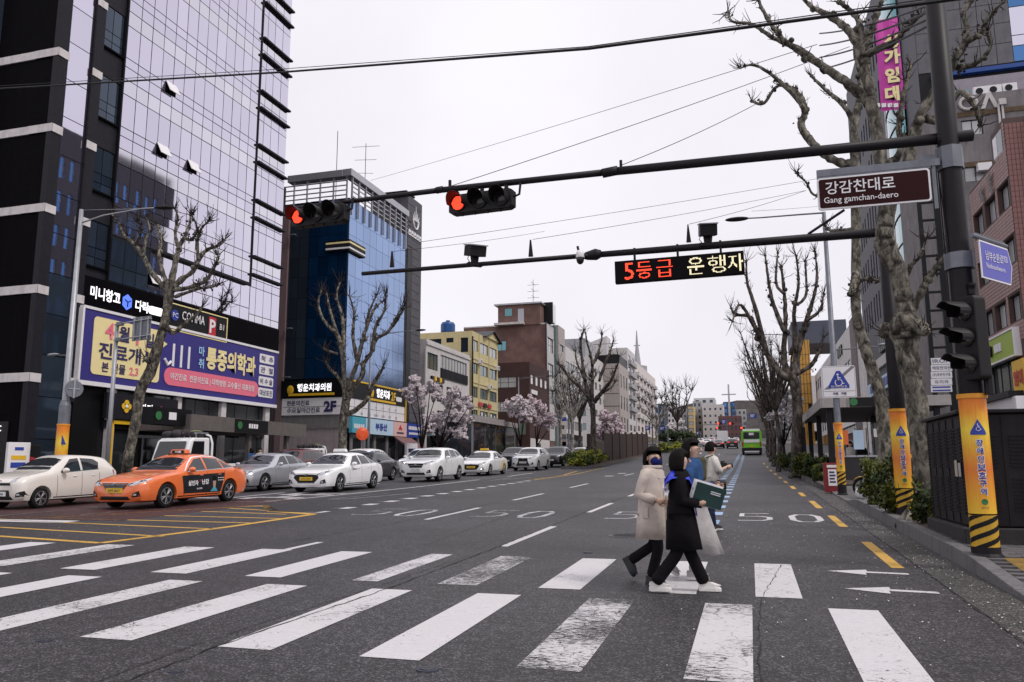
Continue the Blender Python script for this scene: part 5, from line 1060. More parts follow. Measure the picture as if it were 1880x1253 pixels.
# three-lamp signal heads
def signal(label, px0, py0, px1, py1, lit):
    p, q_ = atY(px0, py0, PY_-.05), atY(px1, py1, PY_-.05); t = thing('traffic_light', label, 'traffic light', ((p.x+q_.x)/2, PY_-.05, (p.z+q_.z)/2), 0, 'red traffic lights on the mast arm'); t.rotation_euler = (0, math.atan2(-(q_.z-p.z), q_.x-p.x), R(-6))
    w_ = (q_-p).length; n = 3; s = w_/n
    b = MB(); out = [(-w_/2, -.13), (-w_/2+.07, -.165), (w_/2-.07, -.165), (w_/2, -.13), (w_/2, .13), (w_/2-.07, .165), (-w_/2+.07, .165), (-w_/2, .13)]; b.prism(out, -.04, .14); b.build('housing', HOUS, t, bev=.012)
    for i in range(n):
        x = -w_/2+s*(i+.5); MB().tube_z([(.128, 0), (.128, .03)], 20, T(x, -.04, 0, rx=PI/2)).build('lens_ring', HOUS, t)
        if i == 0:
            on = MB()
            for u in range(-6, 7):
                for v in range(-6, 7):
                    xx, zz = u*.0185+(v % 2)*.009, v*.0175
                    if xx*xx+zz*zz < .112**2: on.cbox((x+xx, -.078, zz), (.013, .01, .013))
            lm_ = MB().tube_z([(.12, 0), (.115, .035)], 20, T(x, -.04, 0, rx=PI/2)).build('lamp_lens', lamp('dim_red', (.8, .02, .01), .55), t); on.build('led_points', LRED, lm_)
        else: MB().ell((x, -.05, 0), (.115, .035, .115), 16, 8).build('lamp_lens', LENS, t, smooth=True)
        h = MB(); vs = []     # visor: a half tube over the lens
        for k in range(15): a = R(-25+230*k/14); vs += [(x+.14*math.cos(a), -.04, .14*math.sin(a)), (x+.142*math.cos(a), -.33+.05*math.sin(a)*0+.10*(1-max(0, math.sin(a))), .142*math.sin(a)), (x+.132*math.cos(a), -.04, .132*math.sin(a)), (x+.134*math.cos(a), -.33+.10*(1-max(0, math.sin(a))), .134*math.sin(a))]
        h.add(vs, [f for k in range(14) for f in ((4*k, 4*k+1, 4*k+5, 4*k+4), (4*k+2, 4*k+6, 4*k+7, 4*k+3), (4*k+1, 4*k+3, 4*k+7, 4*k+5))]); h.build('visor', HOUS, t)
    for x in (-w_*.4, 0, w_*.38): MB().box(x-.025, x+.025, .02, .07, .16, .24).build('bracket', POLE, t)
    MB().tube([(w_/2-.03, .05, .02), (w_/2+.09, .05, .06), (w_/2+.11, .05, .25)], .02, 8).build('hanger', POLE, t)
    for x in (-w_*.3, -w_*.1, w_*.1, w_*.3): MB().box(x-.015, x+.015, 0, .04, -.2, -.16).build('latch', HOUS, t)
signal('red traffic light nearer the middle of the mast arm, three black visors', 823, 376, 944, 365, 0)
signal('red traffic light at the far left tip of the mast arm', 532, 401, 638, 391, 0)
# pedestrian / side signal with three long visors on the mast
pm_ = thing('side_traffic_light', 'black three lamp signal seen edge on, fixed to the mast above its yellow sleeve', 'traffic light', (PX-.02, PY_-.2, P1(1780, 625).z+zp), R(-62))
MB().prism(rrect(.34, 1.12, .06), -.02, .16).build('housing', HOUS, pm_, bev=.015)
for i in range(3):
    z = .35-.35*i; h = MB(); vs = []
    for k in range(13): a = R(-20+220*k/12); d = -.36 if math.sin(a) > .3 else -.2; vs += [(.14*math.cos(a), -.02, z+.14*math.sin(a)), (.14*math.cos(a), d, z+.14*math.sin(a)), (.128*math.cos(a), -.02, z+.128*math.sin(a)), (.128*math.cos(a), d, z+.128*math.sin(a))]
    h.add(vs, [f for k in range(12) for f in ((4*k, 4*k+1, 4*k+5, 4*k+4), (4*k+2, 4*k+6, 4*k+7, 4*k+3), (4*k+1, 4*k+3, 4*k+7, 4*k+5))]); h.build('visor', HOUS, pm_); MB().ell((0, -.03, z), (.12, .03, .12), 14, 8).build('lamp_lens', LENS, pm_)
MB().tube([(.0, .12, .6), (.0, .12, .68), (.03, .1, .74)], .05, 8).build('top_bracket', HOUS, pm_); MB().tube([(.05, .2, -.5), (.05, .2, -.75)], .06, 8).build('lower_bracket', HOUS, pm_)
# blue guide sign turned along the side street
bs_ = thing('blue_road_name_sign', 'blue arrow shaped road name sign turned sideways on the mast', 'street sign', (PX+.22, PY_-.25, P1(1822, 482).z+zp), R(52))
b = MB().prism([(-.02, -.24), (.78, -.24), (.86, 0), (.78, .24), (-.02, .24)], 0, .02); b.build('sign_face', mat('sign_violet_blue', (.10, .10, .46), .5, vary=.05), bs_); MB().prism([(-.04, -.26), (.79, -.26), (.88, 0), (.79, .26), (-.04, .26)], .002, .018).build('sign_border', WHT, bs_)
text('lettering', '남부순환로', .13, WHT, bs_, (.34, -.004, .07), width=.5); text('lettering', '1920', .09, WHT, bs_, (.66, -.004, .09), width=.14); text('lettering', 'Nambusunhwan-ro', .07, WHT, bs_, (.36, -.004, -.07), width=.55)
MB().tube([(-.2, .02, .30), (.8, .02, .30)], .03, 8).tube([(-.1, .02, .34), (.75, .02, .34)], .012, 6).build('sign_rail', GALV, bs_)
# ---- second pole with the message-sign arm
QX, QY = atY(1652, 800, 18.3).x, 18.3; zq = zg(QY)+.2
m2 = thing('gantry_pole', 'dark gantry pole with lower arm, yellow sleeve seen behind the bush', 'signal pole', (QX, QY, zq))
def P2(px, py, Y=QY): p = atY(px, py, Y); return Vector((p.x-QX, p.y-QY, p.z-zq))
MB().tube_z([(.16, 0), (.155, 3), (.13, P2(1605, 400).z)], 24).build('mast', POLE, m2, smooth=True); z1 = P2(1645, 754).z; z0 = P2(1655, 905).z
wrapped(m2, .158, max(.55, z0), z1, max(.55, z0)-.4, 0, .9)
aR, aL, j = P2(1602, 429), P2(665, 503), P2(1085, 469)
MB().tube([aR+Vector((.1, 0, .01)), j], [.10, .072], 14).tube([j, aL], [.06, .052], 12).tube([j+Vector((.25, 0, .02)), j+Vector((.12, 0, .01)), j-Vector((.1, 0, .01)), j-Vector((.2, 0, .01))], [.085, .14, .1, .06], 12).build('mast_arm', POLE, m2, smooth=True)
MB().tube([P2(1484, 430), P2(1550, 386)], .03, 8).tube([P2(1484, 430), P2(1484, 438)], .03, 8).build('arm_stay', POLE, m2)
for px, py in ((720, 462), (974, 441), (1263, 413)): p = P2(px, py); MB().prism([(p.x-.05, p.z-.42), (p.x+.06, p.z-.42), (p.x+.012, p.z), (p.x-.012, p.z)], -.03, .03).build('wire_bracket', POLE, m2)
ms = thing('message_sign', 'black electronic message sign with red and cream lettering under the lower arm', 'message sign', (*atY(1245, 493, QY-.1).xy, P2(1245, 493).z+zq)); p0, p1 = P2(1126, 503), P2(1362, 483); w_ = p1.x-p0.x; ms.rotation_euler = (0, R(-.6), 0)
hh_ = .53; MB().box(-w_/2, w_/2, 0, .16, -hh_/2, hh_/2).build('cabinet', mat('sign_cabinet', (.005, .004, .005), .7, vary=.1, spec=.1), ms, bev=.01)
PIX = {'5': ['11111', '1....', '1....', '1111.', '....1', '....1', '....1', '....1', '1...1', '.111.']}
def led(s, x, z, w_, h, m, parent):
    """glyph sampled onto a grid of light points"""
    o = text('tmp', s, h, m, None, (0, 0, 0), width=w_, bold=0); me = o.data; me.calc_loop_triangles(); V = [v.co.copy() for v in me.vertices]; tri = [[V[i] for i in t.vertices] for t in me.loop_triangles]; bpy.data.objects.remove(o)
    n = 18; st_ = h/n; mb = MB()
    def ins(px, pz):
        for a, b, c in tri:
            d1 = (px-b.x)*(a.z-b.z)-(a.x-b.x)*(pz-b.z); d2 = (px-c.x)*(b.z-c.z)-(b.x-c.x)*(pz-c.z); d3 = (px-a.x)*(c.z-a.z)-(c.x-a.x)*(pz-a.z)
            if not ((d1 < 0 or d2 < 0 or d3 < 0) and (d1 > 0 or d2 > 0 or d3 > 0)): return True
        return False
    for i in range(int(w_/st_)+1):
        for k in range(n):
            px, pz = -w_/2+(i+.5)*st_, -h/2+(k+.5)*st_
            if ins(px, pz): mb.cbox((px, 0, pz), (st_*.82, .01, st_*.82))
    if mb.f: mb.build('led_lettering', m, parent, loc=(x, -.006, z))
for c, f_, fw_, m_ in (('5', .115, .075, LDRED), ('등', .235, .125, LDRED), ('급', .395, .13, LDRED), ('운', .635, .13, LAMB), ('행', .795, .14, LAMB), ('자', .935, .115, LAMB)): led(c, -w_/2+f_*w_, 0, fw_*w_, .40, m_, ms)
for x in (-w_*.34, -.0, w_*.33): MB().box(x-.025, x+.025, .05, .1, hh_/2, hh_/2+.3).build('hanger', POLE, ms)
def camera_box(label, px, py, wd, ry, rz):
    p = P2(px, py); t = thing('traffic_camera', label, 'camera', (p.x+QX, QY-.02, p.z+zq), rz)
    MB().box(-wd/2, wd/2, -.3, .22, -.13, .13).build('camera_housing', HOUS, t, bev=.015).rotation_euler = (R(14), 0, 0); MB().box(-wd/2-.02, wd/2+.02, -.34, .24, .135, .16).build('sun_shield', GALL, t).rotation_euler = (R(14), 0, 0)
    MB().tube([(0, 0, -.14), (0, 0, -.30)], [.11, .09], 10).build('swivel', HOUS, t); MB().box(-.2, .2, -.1, .1, -.38, -.31).build('base_plate', POLE, t); MB().tube([(-.15, 0, -.1), (-.2, -.05, -.22), (-.1, 0, -.33)], .01, 5).build('cable', POLE, t)
camera_box('dark box camera tilted on top of the lower arm at its middle', 872, 462, .42, 0, R(38)); camera_box('dark box camera standing on the lower arm above the message sign', 1299, 424, .38, 0, R(8))
p = P2(1067, 474); dc = thing('dome_camera', 'white dome camera with black globe on the lower arm', 'camera', (p.x+QX, QY-.12, p.z+zq)); MB().tube_z([(.0, .16), (.07, .15), (.1, .08), (.105, -.02), (.1, -.03)], 16).build('dome_cover', WHT, dc, smooth=True); MB().ell((0, 0, -.06), (.095, .095, .13), 14, 10).build('dome_globe', LENS, dc, smooth=True); MB().tube([(-.03, 0, .12), (-.06, 0, .26)], .03, 8).build('antenna', HOUS, dc); MB().tube([(.08, 0, .05), (.2, .06, .0)], .03, 8).build('bracket', POLE, dc)
# ---- street lamps
def street_lamp(label, x, y, h, arm, rz, m=GALV, r=.09, lowarm=None, wrap=None, drop=.3, m_arm=None, base=.18, grp='street lamps'):
    t = thing('street_lamp', label, 'street lamp', (x, y, zg(y)+base), rz, grp)
    MB().tube_z([(r, 0), (r*.95, 2), (r*.55, h)], 16).build('lamp_post', m, t, smooth=True); k = MB().tube([(0, 0, h-drop), (-arm*.3, 0, h-drop*.45), (-arm*.8, 0, h), (-arm, 0, h+.02)], [.035, .03, .026, .024], 8); k.tube([(0, 0, h-.02), (-arm*.75, 0, h-.01)], .01, 5); k.build('lamp_arm', m_arm or m, t, smooth=True)
    lamp_head(MB(), T(-arm-.3, 0, h+.02)).build('lamp_head', HOUS if m_arm is None else m_arm, t, smooth=True)
    if lowarm: z, l = lowarm; MB().tube([(0, 0, z), (-l, 0, z+.03)], .022, 6).build('side_arm', m, t); lamp_head(MB(), T(-l-.3, 0, z+.06, s=.8)).build('side_lamp_head', GALL, t, smooth=True)
    return t
zl = zg(28.6)
L3 = street_lamp('grey street lamp with yellow sleeve beside the disabled zone sign', atY(1545, 880, 28.6).x, 28.6, atY(1513, 390, 28.6).z-zl-.05, 2.6, 0, r=.115, drop=.02, base=.05)
def PL(px, py, Y=28.6): p = atY(px, py, Y); return p-L3.location
wrapped(L3, .118, PL(1545, 866).z, PL(1540, 778).z, PL(1545, 890).z, 0, .62)
z = PL(1600, 637).z; MB().tube([(0.05, 0, z-.06), (1.5, 0, z)], .022, 6).build('side_arm', GALV, L3); lamp_head(MB(), T(1.75, 0, z+.06, s=.8)).build('side_lamp_head', GALL, L3, smooth=True)
dz = thing('disabled_zone_sign', 'white square road sign with a blue wheelchair triangle and a grey slash', 'road sign', (PL(1539, 702).x+L3.location.x, 28.45, PL(1539, 702).z+L3.location.z)); s = 52/1465*30
panel('sign_plate', s, s, WHT, dz, (0, 0, 0), r=.06, t=.025); panel('plate_border', s-.05, s-.05, INK, dz, (0, -.002, 0), r=.05, t=.002); panel('plate_face', s-.07, s-.07, WHT, dz, (0, -.004, 0), r=.045, t=.002)
MB().prism([(-.48*s/1.06, -.5*.5), (-.30, -.5*.5), (.5*s, .46*s), (.40*s, .48*s)], -.006, -.004).build('slash', mat('sign_grey', (.2, .19, .2), .5, vary=.1), dz); MB().prism([(-.32, -.22), (.32, -.22), (.32, -.12), (.06, .36), (-.06, .36), (-.32, -.12)], -.010, -.008).build('blue_triangle', WRB, dz); wheelchair(.38).build('wheelchair_symbol', WHT, dz, loc=(0, -.02, .02))
text('lettering', '장애인보호', .09, WHT, dz, (0, -.012, -.165), width=.5); MB().box(-s*.46, s*.46, -.008, -.006, -.32, -.31).build('rule', INK, dz); text('lettering', '해 제', .1, INK, dz, (0, -.008, -.40), width=.42, bold=.02)
xl, yl = -24.6, atX(115, 800, -24.6).y
LL = street_lamp('tall grey street lamp with orange sleeve before the dark granite tower', xl, yl, 10.9, 3.0, PI+R(14), m=GALL, r=.14, drop=.55, base=.16)
def PLL(px, py): p = atX(px, py, xl); return p-LL.location
z1 = PLL(118, 782).z; MB().tube_z([(.2, 0), (.2, z1+.05), (.2, z1+.75), (.15, z1+.95)], 18).build('lower_sleeve', GALV, LL); MB().tube_z([(.213, .3), (.213, z1)], 20).build('printed_sleeve', WRAP, LL); MB().tube_z([(.225, z1), (.225, z1+.06)], 20).build('sleeve_cap', mat('sleeve_cap_yellow', (0, 0, 0)), LL)
q = MB().prism([(-.2, -.16), (.2, -.16), (0, .2)], -.004, 0); q.build('badge', WRB, LL, loc=(-.1*math.cos(0), .19, z1-.55), rot=(0, 0, PI+R(-10)))
zz_ = PLL(120, 651).z; MB().tube([(0, 0, zz_), (.55, -.25, zz_+.03)], .022, 6).build('side_arm', GALV, LL); lamp_head(MB(), T(.85, -.35, zz_+.07, rz=R(-25), s=.8)).build('side_lamp_head', GALL, LL, smooth=True)
# road signs seen from behind near it
rs = thing('round_sign_back', 'round road sign seen from behind on the tall grey lamp', 'road sign', (xl+.35, yl, PLL(142, 717).z+LL.location.z), R(60)); MB().tube_z([(.32, 0), (.32, .02)], 24, T(rx=PI/2)).build('sign_plate', GALV, rs); MB().box(-.03, .03, -.05, -.02, -.35, .35).box(-.2, .2, -.045, -.02, -.02, .02).build('sign_back_rail', GALL, rs)
xs_, ys_ = -24.4, atX(198, 830, -24.4).y
sp_ = thing('sign_post', 'grey post carrying a rectangular sign seen from behind', 'sign post', (xs_, ys_, zg(ys_)+.16), R(-8))
def PS(px, py): return atX(px, py, xs_)-sp_.location
MB().tube_z([(.09, 0), (.075, PS(215, 598).z)], 14).build('post', GALL, sp_, smooth=True); z1, z2 = PS(260, 606).z, PS(260, 634).z
MB().tube([(-.15, 0, z1), (1.9, 0, z1+.1)], .03, 8).tube([(-.15, 0, z2), (1.9, 0, z2+.08)], .03, 8).build('sign_arm', GALL, sp_); q = MB().box(.85, 1.85, .03, .05, z2-.1, z1+.22)
q.build('sign_plate', GALV, sp_); 
for k in range(3): MB().box(.95+k*.38, 1.0+k*.38, -.02, .03, z2-.08, z1+.2).build('sign_back_rail', GALL, sp_)
MB().box(.02, .3, -.08, .08, z1-.06, z1+.08).box(.02, .3, -.08, .08, z2-.06, z2+.08).build('clamp', GALV, sp_)
# further lamps down the street
def px_lamp(label, px, pyb, Y, pyt, arm, flip, X=None, m=GALV):
    p = atY(px, pyt, Y); b = zg(Y)+.1; street_lamp(label, p.x, Y, p.z-b, arm, PI if flip else 0, m=m, r=.1, drop=.25, base=.1)
px_lamp('slim street lamp in front of the blue glass hospital', 681, 830, 52, 612, 3.6, True); px_lamp('dark street lamp before the brown brick building', 952, 840, 84, 693, 3.2, True, m=GALV)
px_lamp('street lamp rising from the crown of the row of trees at right', 1463, 800, 62, 612, 2.4, False); px_lamp('distant street lamp above the right row of trees', 1428, 800, 88, 679, 2.6, False)
px_lamp('small distant street lamp by the right trees', 1418, 800, 118, 701, 2.6, False); px_lamp('thin distant street lamp beside the pale apartments', 1208, 810, 150, 744, 3, True)
# ---- overhead cables
def cable(name, label, pts, r, sag=0, g_=None, m=HOUS):
    P = []; n = 14
    for a, b in zip(pts, pts[1:]):
        for i in range(n): t_ = i/n; v = a.lerp(b, t_); v.z -= sag*4*t_*(1-t_); P.append(v)
    P.append(pts[-1]); o = MB().tube(P, r, 5).build(name, m); tag(o, label, 'cable', g_)
cable('overhead_cable', 'thick black cable crossing the whole street in front of the glass tower', [atX(-30, 165, -24), atY(520, 133, 17), atY(1080, 90, 13), atY(1880, -18, 11)], .028, .0, 'overhead cables')
cable('overhead_cable', 'thin wire just above the thick black cable', [atX(-30, 160, -24), atY(520, 127, 17), atY(1080, 86, 13), atY(1880, -26, 11)], .009, .0, 'overhead cables')
for i, (a, b, ya, yb, lb) in enumerate((((680, 332), (1500, 82), 30, 14, 'thin wire rising from the glass hospital roof to the right bare tree'), ((828, 342), (1560, 86), PY_, 15, 'thin wire from the signal arm to the right bare tree'), ((1140, 304), (1400, 185), PY_, 15, 'thin wire from the middle of the signal arm up to the tree'), ((770, 445), (1560, 318), QY, 26, 'thin wire from the gantry arm running up right'), ((978, 440), (1480, 350), QY, 26, 'thin wire from the middle bracket of the gantry arm'), ((722, 462), (1000, 425), QY, 30, 'thin wire at the left bracket of the gantry arm'), ((1265, 412), (1480, 350), QY, 26, 'thin wire by the camera on the gantry arm'), ((1380, 388), (1560, 372), 28.6, 40, 'wire beside the right street lamp arm'))):
    cable('overhead_cable', lb, [atY(*a, ya), atY(*b, yb)], .006, .05, 'overhead cables')
for k in range(4): cable('overhead_cable', ('bundled cable high in the bare tree at right', 'upper cable among the tree branches at right', 'third cable running behind the mast', 'lowest of the cables at the mast top')[k], [atY(1505, 62+22*k, 22), atY(1715, 6+12*k, 13.2)], .02, .1, 'overhead cables')
# ---- utility cabinet, notice box, motorcycle, shelters
CAB = mat('cabinet_dark', (.011, .008, .011), .5, vary=.2, scale=4, spec=.2, dirt=.35, dirtcol=(.04, .035, .035)); PLI = mat('plinth_concrete', (.022, .02, .022), .85, vary=.3, scale=6, bump=.3, bscale=30, dirt=.5)
cx0, cx1, cy0, cy1 = 2.98, 6.4, 13.15, 15.6; zc = zg(13.2)+.17
cb = thing('utility_cabinet', 'large black louvred utility cabinet on a low plinth behind the yellow pole', 'utility box', (cx0, cy0, zc))
W_, D_, H_ = cx1-cx0, cy1-cy0, 1.62
MB().box(-.10, W_, -.12, D_, -.25, .26).build('plinth', PLI, cb, bev=.02); MB().box(0, W_, 0, D_, .27, .27+H_).build('cabinet_body', CAB, cb, bev=.02); MB().box(-.06, W_, -.06, D_+.05, .27+H_, .27+H_+.06).build('roof_lid', CAB, cb, bev=.015)
sl_ = MB().box(-.016, 0, 0, .26, 0, .018, T(rx=R(0))).mesh('louvre_slat', CAB); cnt = 0
for j in range(5):
    y = .1+j*.46
    for (za, zb_) in ((.45, .98), (1.12, 1.68)):
        z = za
        while z < zb_: put('louvre_slat', sl_, cb, (-.001, y, z), scale=(1, 1.45, 1)); z += .05; cnt += 1
slf = MB().box(0, .34, -.016, 0, 0, .018).mesh('louvre_slat', CAB)
for j in range(5):
    x = .1+j*.5
    for (za, zb_) in ((.5, .98), (1.12, 1.6)):
        z = za
        while z < zb_: put('louvre_slat', slf, cb, (x, -.001, z)); z += .055; cnt += 1
for j in range(6): MB().box(-.012, 0, .02+j*.46-.008, .02+j*.46+.008, .3, 1.85).build('door_edge', CAB, cb); MB().box(.02+j*.5, .036+j*.5, -.012, 0, .3, 1.85).build('door_edge', CAB, cb)
pp_ = mat('old_paper', (.42, .38, .30), .8, vary=.3, scale=20); MB().box(-.022, -.017, .35, .5, .98, 1.22).build('paper_notice', pp_, cb); MB().box(-.022, -.017, .15, .29, .98, 1.18).build('paper_notice', mat('grey_paper', (.36, .35, .36), .8, vary=.2), cb); o = MB().box(.9, .96, -.03, -.017, 1.0, 1.22).build('latch_plate', pp_, cb)
q = Gy = 30.5; xr = atY(1528, 870, 30.0).x
nb = thing('red_notice_box', 'red box with white notices standing at the kerb by the lamp', 'notice box', (xr, 30.0, zg(30)+.05)); w_ = 26/1465*31
MB().box(-w_/2, w_/2, 0, .3, 0, 1.0).build('box_body', mat('dark_red_paint', (.20, .012, .018), .45, vary=.1, dirt=.2), nb, bev=.015); MB().box(-w_*.25, w_*.25, -.01, 0, .22, .78).build('notice_sheet', WHT, nb)
for k in range(4): MB().box(-w_*.18, w_*.18-.03*(k % 2), -.014, -.011, .32+k*.11, .38+k*.11).build('notice_line', INK, nb)
MB().box(-w_*.3, w_*.3, -.008, 0, .84, .93).build('title_strip', WHT, nb)
# ---- shelters: left subway canopies and glass box, right canopy
SOF = mat('canopy_panel', (.12, .105, .10), .6, vary=.15, scale=3, dirt=.3); SOFB = mat('canopy_stone', (.34, .31, .30), .6, vary=.1, dirt=.3)
def canopy(label, X0, X1, Y0, Y1, z, th, m, posts, signs=(), walls=None):
    t = thing('station_canopy', label, 'canopy', (X0, Y0, zg(Y0)+.16)); zz = z-t.location.z; n = max(1, int((Y1-Y0)/2.4))
    MB().box(.05, X1-X0-.05, .05, Y1-Y0-.05, zz-th*.8, zz-.04).build('roof_slab', SOF, t)
    for k in range(n): a, b = (Y1-Y0)*k/n, (Y1-Y0)*(k+1)/n; MB().box(X1-X0-.05, X1-X0, a+.006, b-.006, zz-th, zz).build('fascia_panel', m, t); MB().box(0, .05, a+.006, b-.006, zz-th, zz).build('fascia_panel', m, t)
    k2 = max(1, int((X1-X0)/1.6))
    for k in range(k2): a, b = (X1-X0)*k/k2, (X1-X0)*(k+1)/k2; MB().box(a+.006, b-.006, -.05, .0, zz-th, zz).build('fascia_panel', m, t)
    for (x, y) in posts: MB().box(x-X0-.12, x-X0+.12, y-Y0-.12, y-Y0+.12, -.2, zz-th*.8).build('canopy_post', SOF, t)
    return t, zz
zc_ = atX(470, 785, -25.9).z; ya, yb_ = atX(352, 770, -25.9).y, atX(562, 795, -25.9).y
ct, zz = canopy('long grey station canopy with a black name panel behind the white truck', -29.2, -25.9, ya, yb_, zc_+.4, .75, SOF, [(-26.3, ya+1.2), (-26.3, (ya+yb_)/2), (-26.3, yb_-1.5), (-28.8, yb_-1.5)])
y = atX(460, 785, -25.9).y; MB().box(3.3, 3.33, y-ya-1.4, y-ya+1.6, zz-.72, zz-.03).build('name_panel', BLKS, ct); MB().tube_z([(.2, 0), (.2, .03)], 16).build('station_logo', GREENE, ct, loc=(3.33, y-ya-1.0, zz-.36), rot=(0, PI/2, 0))
text('lettering', '낙성대', .3, WHT, ct, (3.34, y-ya+.4, zz-.36), (0, 0, PI/2), width=.9) if False else None
for k in range(4): MB().box(3.33, 3.345, y-ya-.2+k*.22, y-ya-.04+k*.22, zz-.48, zz-.24).build('name_mark', WHT, ct)
y0 = atX(282, 770, -26.2).y-1.0; c2_, zz = canopy('short black station canopy panel behind the mottled tree', -26.9, -26.2, y0+1.0, y0+3.6, atX(300, 762, -26.2).z+.35, .8, BLKS, [(-26.5, y0+3.3)])
MB().tube_z([(.2, 0), (.2, .03)], 16).build('station_logo', GREENE, c2_, loc=(.7, .3, zz-.4), rot=(0, PI/2, 0)); MB().box(.7, .72, 1.0, 1.5, zz-.55, zz-.2).build('name_mark', WHT, c2_)
# glass entrance box on the left pavement, beyond the hospital
X_ = -25.6; y0, y1 = atX(868, 800, X_).y, atX(945, 800, X_).y; zt = atX(870, 775, X_).z
gb = thing('glass_station_entrance', 'glass walled station entrance with a pale flat roof beside the blossom', 'station entrance', (X_, y0, zg(y0)+.16)); zz = zt-gb.location.z
MB().box(-4, .3, -.3, y1-y0+.8, zz, zz+.55).build('roof_slab', SOFB, gb, bev=.03); MB().box(-2.8, -.6, 2, y1-y0-2, zz+.55, zz+.85).build('roof_light', ALU, gb)
n = 4
for k in range(n): a, b = (y1-y0)*k/n, (y1-y0)*(k+1)/n; MB().box(-.03, 0, a+.05, b-.05, .3, zz-.05).build('glass_pane', SHOP, gb)
for k in range(n+1): MB().box(-.12, .04, (y1-y0)*k/n-.07, (y1-y0)*k/n+.07, 0, zz).build('frame_post', ALU if k in (0, n) else SOF, gb)
MB().box(-3.8, 0, .02, .06, .3, zz).build('glass_pane', SHOP, gb); MB().box(-1.2, -.2, 2, y1-y0-3, 1.9, 2.1).build('lit_strip', YEL, gb); MB().box(-.03, .02, 0, y1-y0, 0, .3).build('kick_plate', SOFB, gb); MB().box(-1.5, -.3, (y1-y0)*.45, y1-y0-.3, 2.2, 2.7).build('teal_panel', TEALS, gb)
# right pavement canopy (station exit) with its dark room below
YC = 36.0; c0 = atY(1508, 731, YC); xr1 = atY(1748, 745, YC).x; zr = zg(YC)+.2
rc = thing('station_canopy', 'wide grey station canopy over the right pavement behind the wheelchair sign', 'canopy', (c0.x, YC, zr)); zz = c0.z-zr; Yb = atX(1474, 766, c0.x).y; DL = min(Yb-YC, 26)
MB().box(.06, xr1-c0.x, .06, DL, zz-.42, zz-.05).build('roof_slab', SOF, rc); n = 5
for k in range(n): a, b = (xr1-c0.x)*k/n, (xr1-c0.x)*(k+1)/n; MB().box(a+.008, b-.008, -.0, .05, zz-.42, zz).build('fascia_panel', SOFB if k != 2 else BLKS, rc, bev=.01)
for k in range(8): a, b = DL*k/8, DL*(k+1)/8; MB().box(-.05, .0, a+.01, b-.01, zz-.42, zz).build('fascia_panel', SOFB, rc)
MB().tube_z([(.16, 0), (.16, .02)], 18).build('station_logo', GREENE, rc, loc=(atY(1567, 740, YC).x-c0.x, -.02, zz-.2), rot=(PI/2, 0, 0))
MB().box(atY(1560, 740, YC).x-c0.x, atY(1605, 740, YC).x-c0.x, -.03, -.001, zz-.4, zz-.02).build('name_panel', BLKS, rc)
for x, y in ((.3, .4), (.3, 6), (.3, 12), (.3, 18), (2.4, .4), (xr1-c0.x-.5, .4)): MB().box(x-.11, x+.11, y-.11, y+.11, -.2, zz-.42).build('canopy_post', POLE, rc)
MB().box(.4, 2.6, .6, 14, 0, 1.0).build('stair_wall', mat('dark_panel', (.02, .018, .02), .5, vary=.1), rc); MB().box(2.8, xr1-c0.x, 7, 7.1, -.2, zz-.42).build('back_screen', SHOP, rc)
for k in range(5): MB().box(.42+.43*k, .45+.43*k, .55, .6, 1.0, 2.2).build('glass_mullion', POLE, rc); MB().box(2.82, 2.85, .6+2*k, .7+2*k, 1.0, zz-.42).build('glass_mullion', POLE, rc)
for x, z, w_, h, m in ((1.2, 1.3, .4, .8, SKY_), (2.0, 1.8, .35, .35, WHT), (3.2, 1.4, .5, .7, WHT), (.75, 1.5, .25, .6, ORG)): MB().box(x, x+w_, .5, .52, z, z+h).build('poster', m, rc)
MB().box(0.2, 3.0, .55, .6, .98, 1.06).build('hand_rail', ALU, rc)
# yellow motorcycle parked behind the kerb
TYR = mat('tyre_rubber', (.008, .008, .009), .75, vary=.2, scale=20, spec=.25); RIM = mat('alloy_rim', (.42, .42, .44), .35, metal=.8, vary=.1); YBK = mat('yellow_bike_paint', (.70, .40, .015), .35, vary=.05, coat=.5)
bx, by = atY(1584, 905, 27.3).x, 27.3; mc = thing('motorcycle', 'yellow motorcycle parked on the pavement behind a bush', 'motorcycle', (bx, by, zg(by)+.05), R(-28))
for i, x in enumerate((0, 1.22)):
    w_ = MB().tube([(x+.27*math.cos(a), 0, .29+.27*math.sin(a)) for a in [2*PI*k/20 for k in range(21)]], .04, 6, cap=False).build('wheel', TYR, mc, smooth=True); rm = MB().tube([(x+.22*math.cos(a), 0, .29+.22*math.sin(a)) for a in [2*PI*k/20 for k in range(21)]], .015, 5, cap=False)
    for k in range(8): rm.tube([(x, 0, .29), (x+.22*math.cos(k*PI/4), 0, .29+.22*math.sin(k*PI/4))], .008, 4)
    rm.build('rim', RIM, w_); MB().tube([(x, -.06, .29), (x, .06, .29)], .05, 10).build('hub', POLE, w_)
fe = MB(); vs = []
for k in range(9): a = R(25+110*k/8); vs += [(.33*math.cos(a), -.07, .29+.33*math.sin(a)), (.35*math.cos(a), 0, .29+.35*math.sin(a)), (.33*math.cos(a), .07, .29+.33*math.sin(a))]
fe.add(vs, [f for k in range(8) for f in ((3*k, 3*k+1, 3*k+4, 3*k+3), (3*k+1, 3*k+2, 3*k+5, 3*k+4))]); fe.build('mudguard', YBK, mc, smooth=True).modifiers.new('t', 'SOLIDIFY').thickness = .01
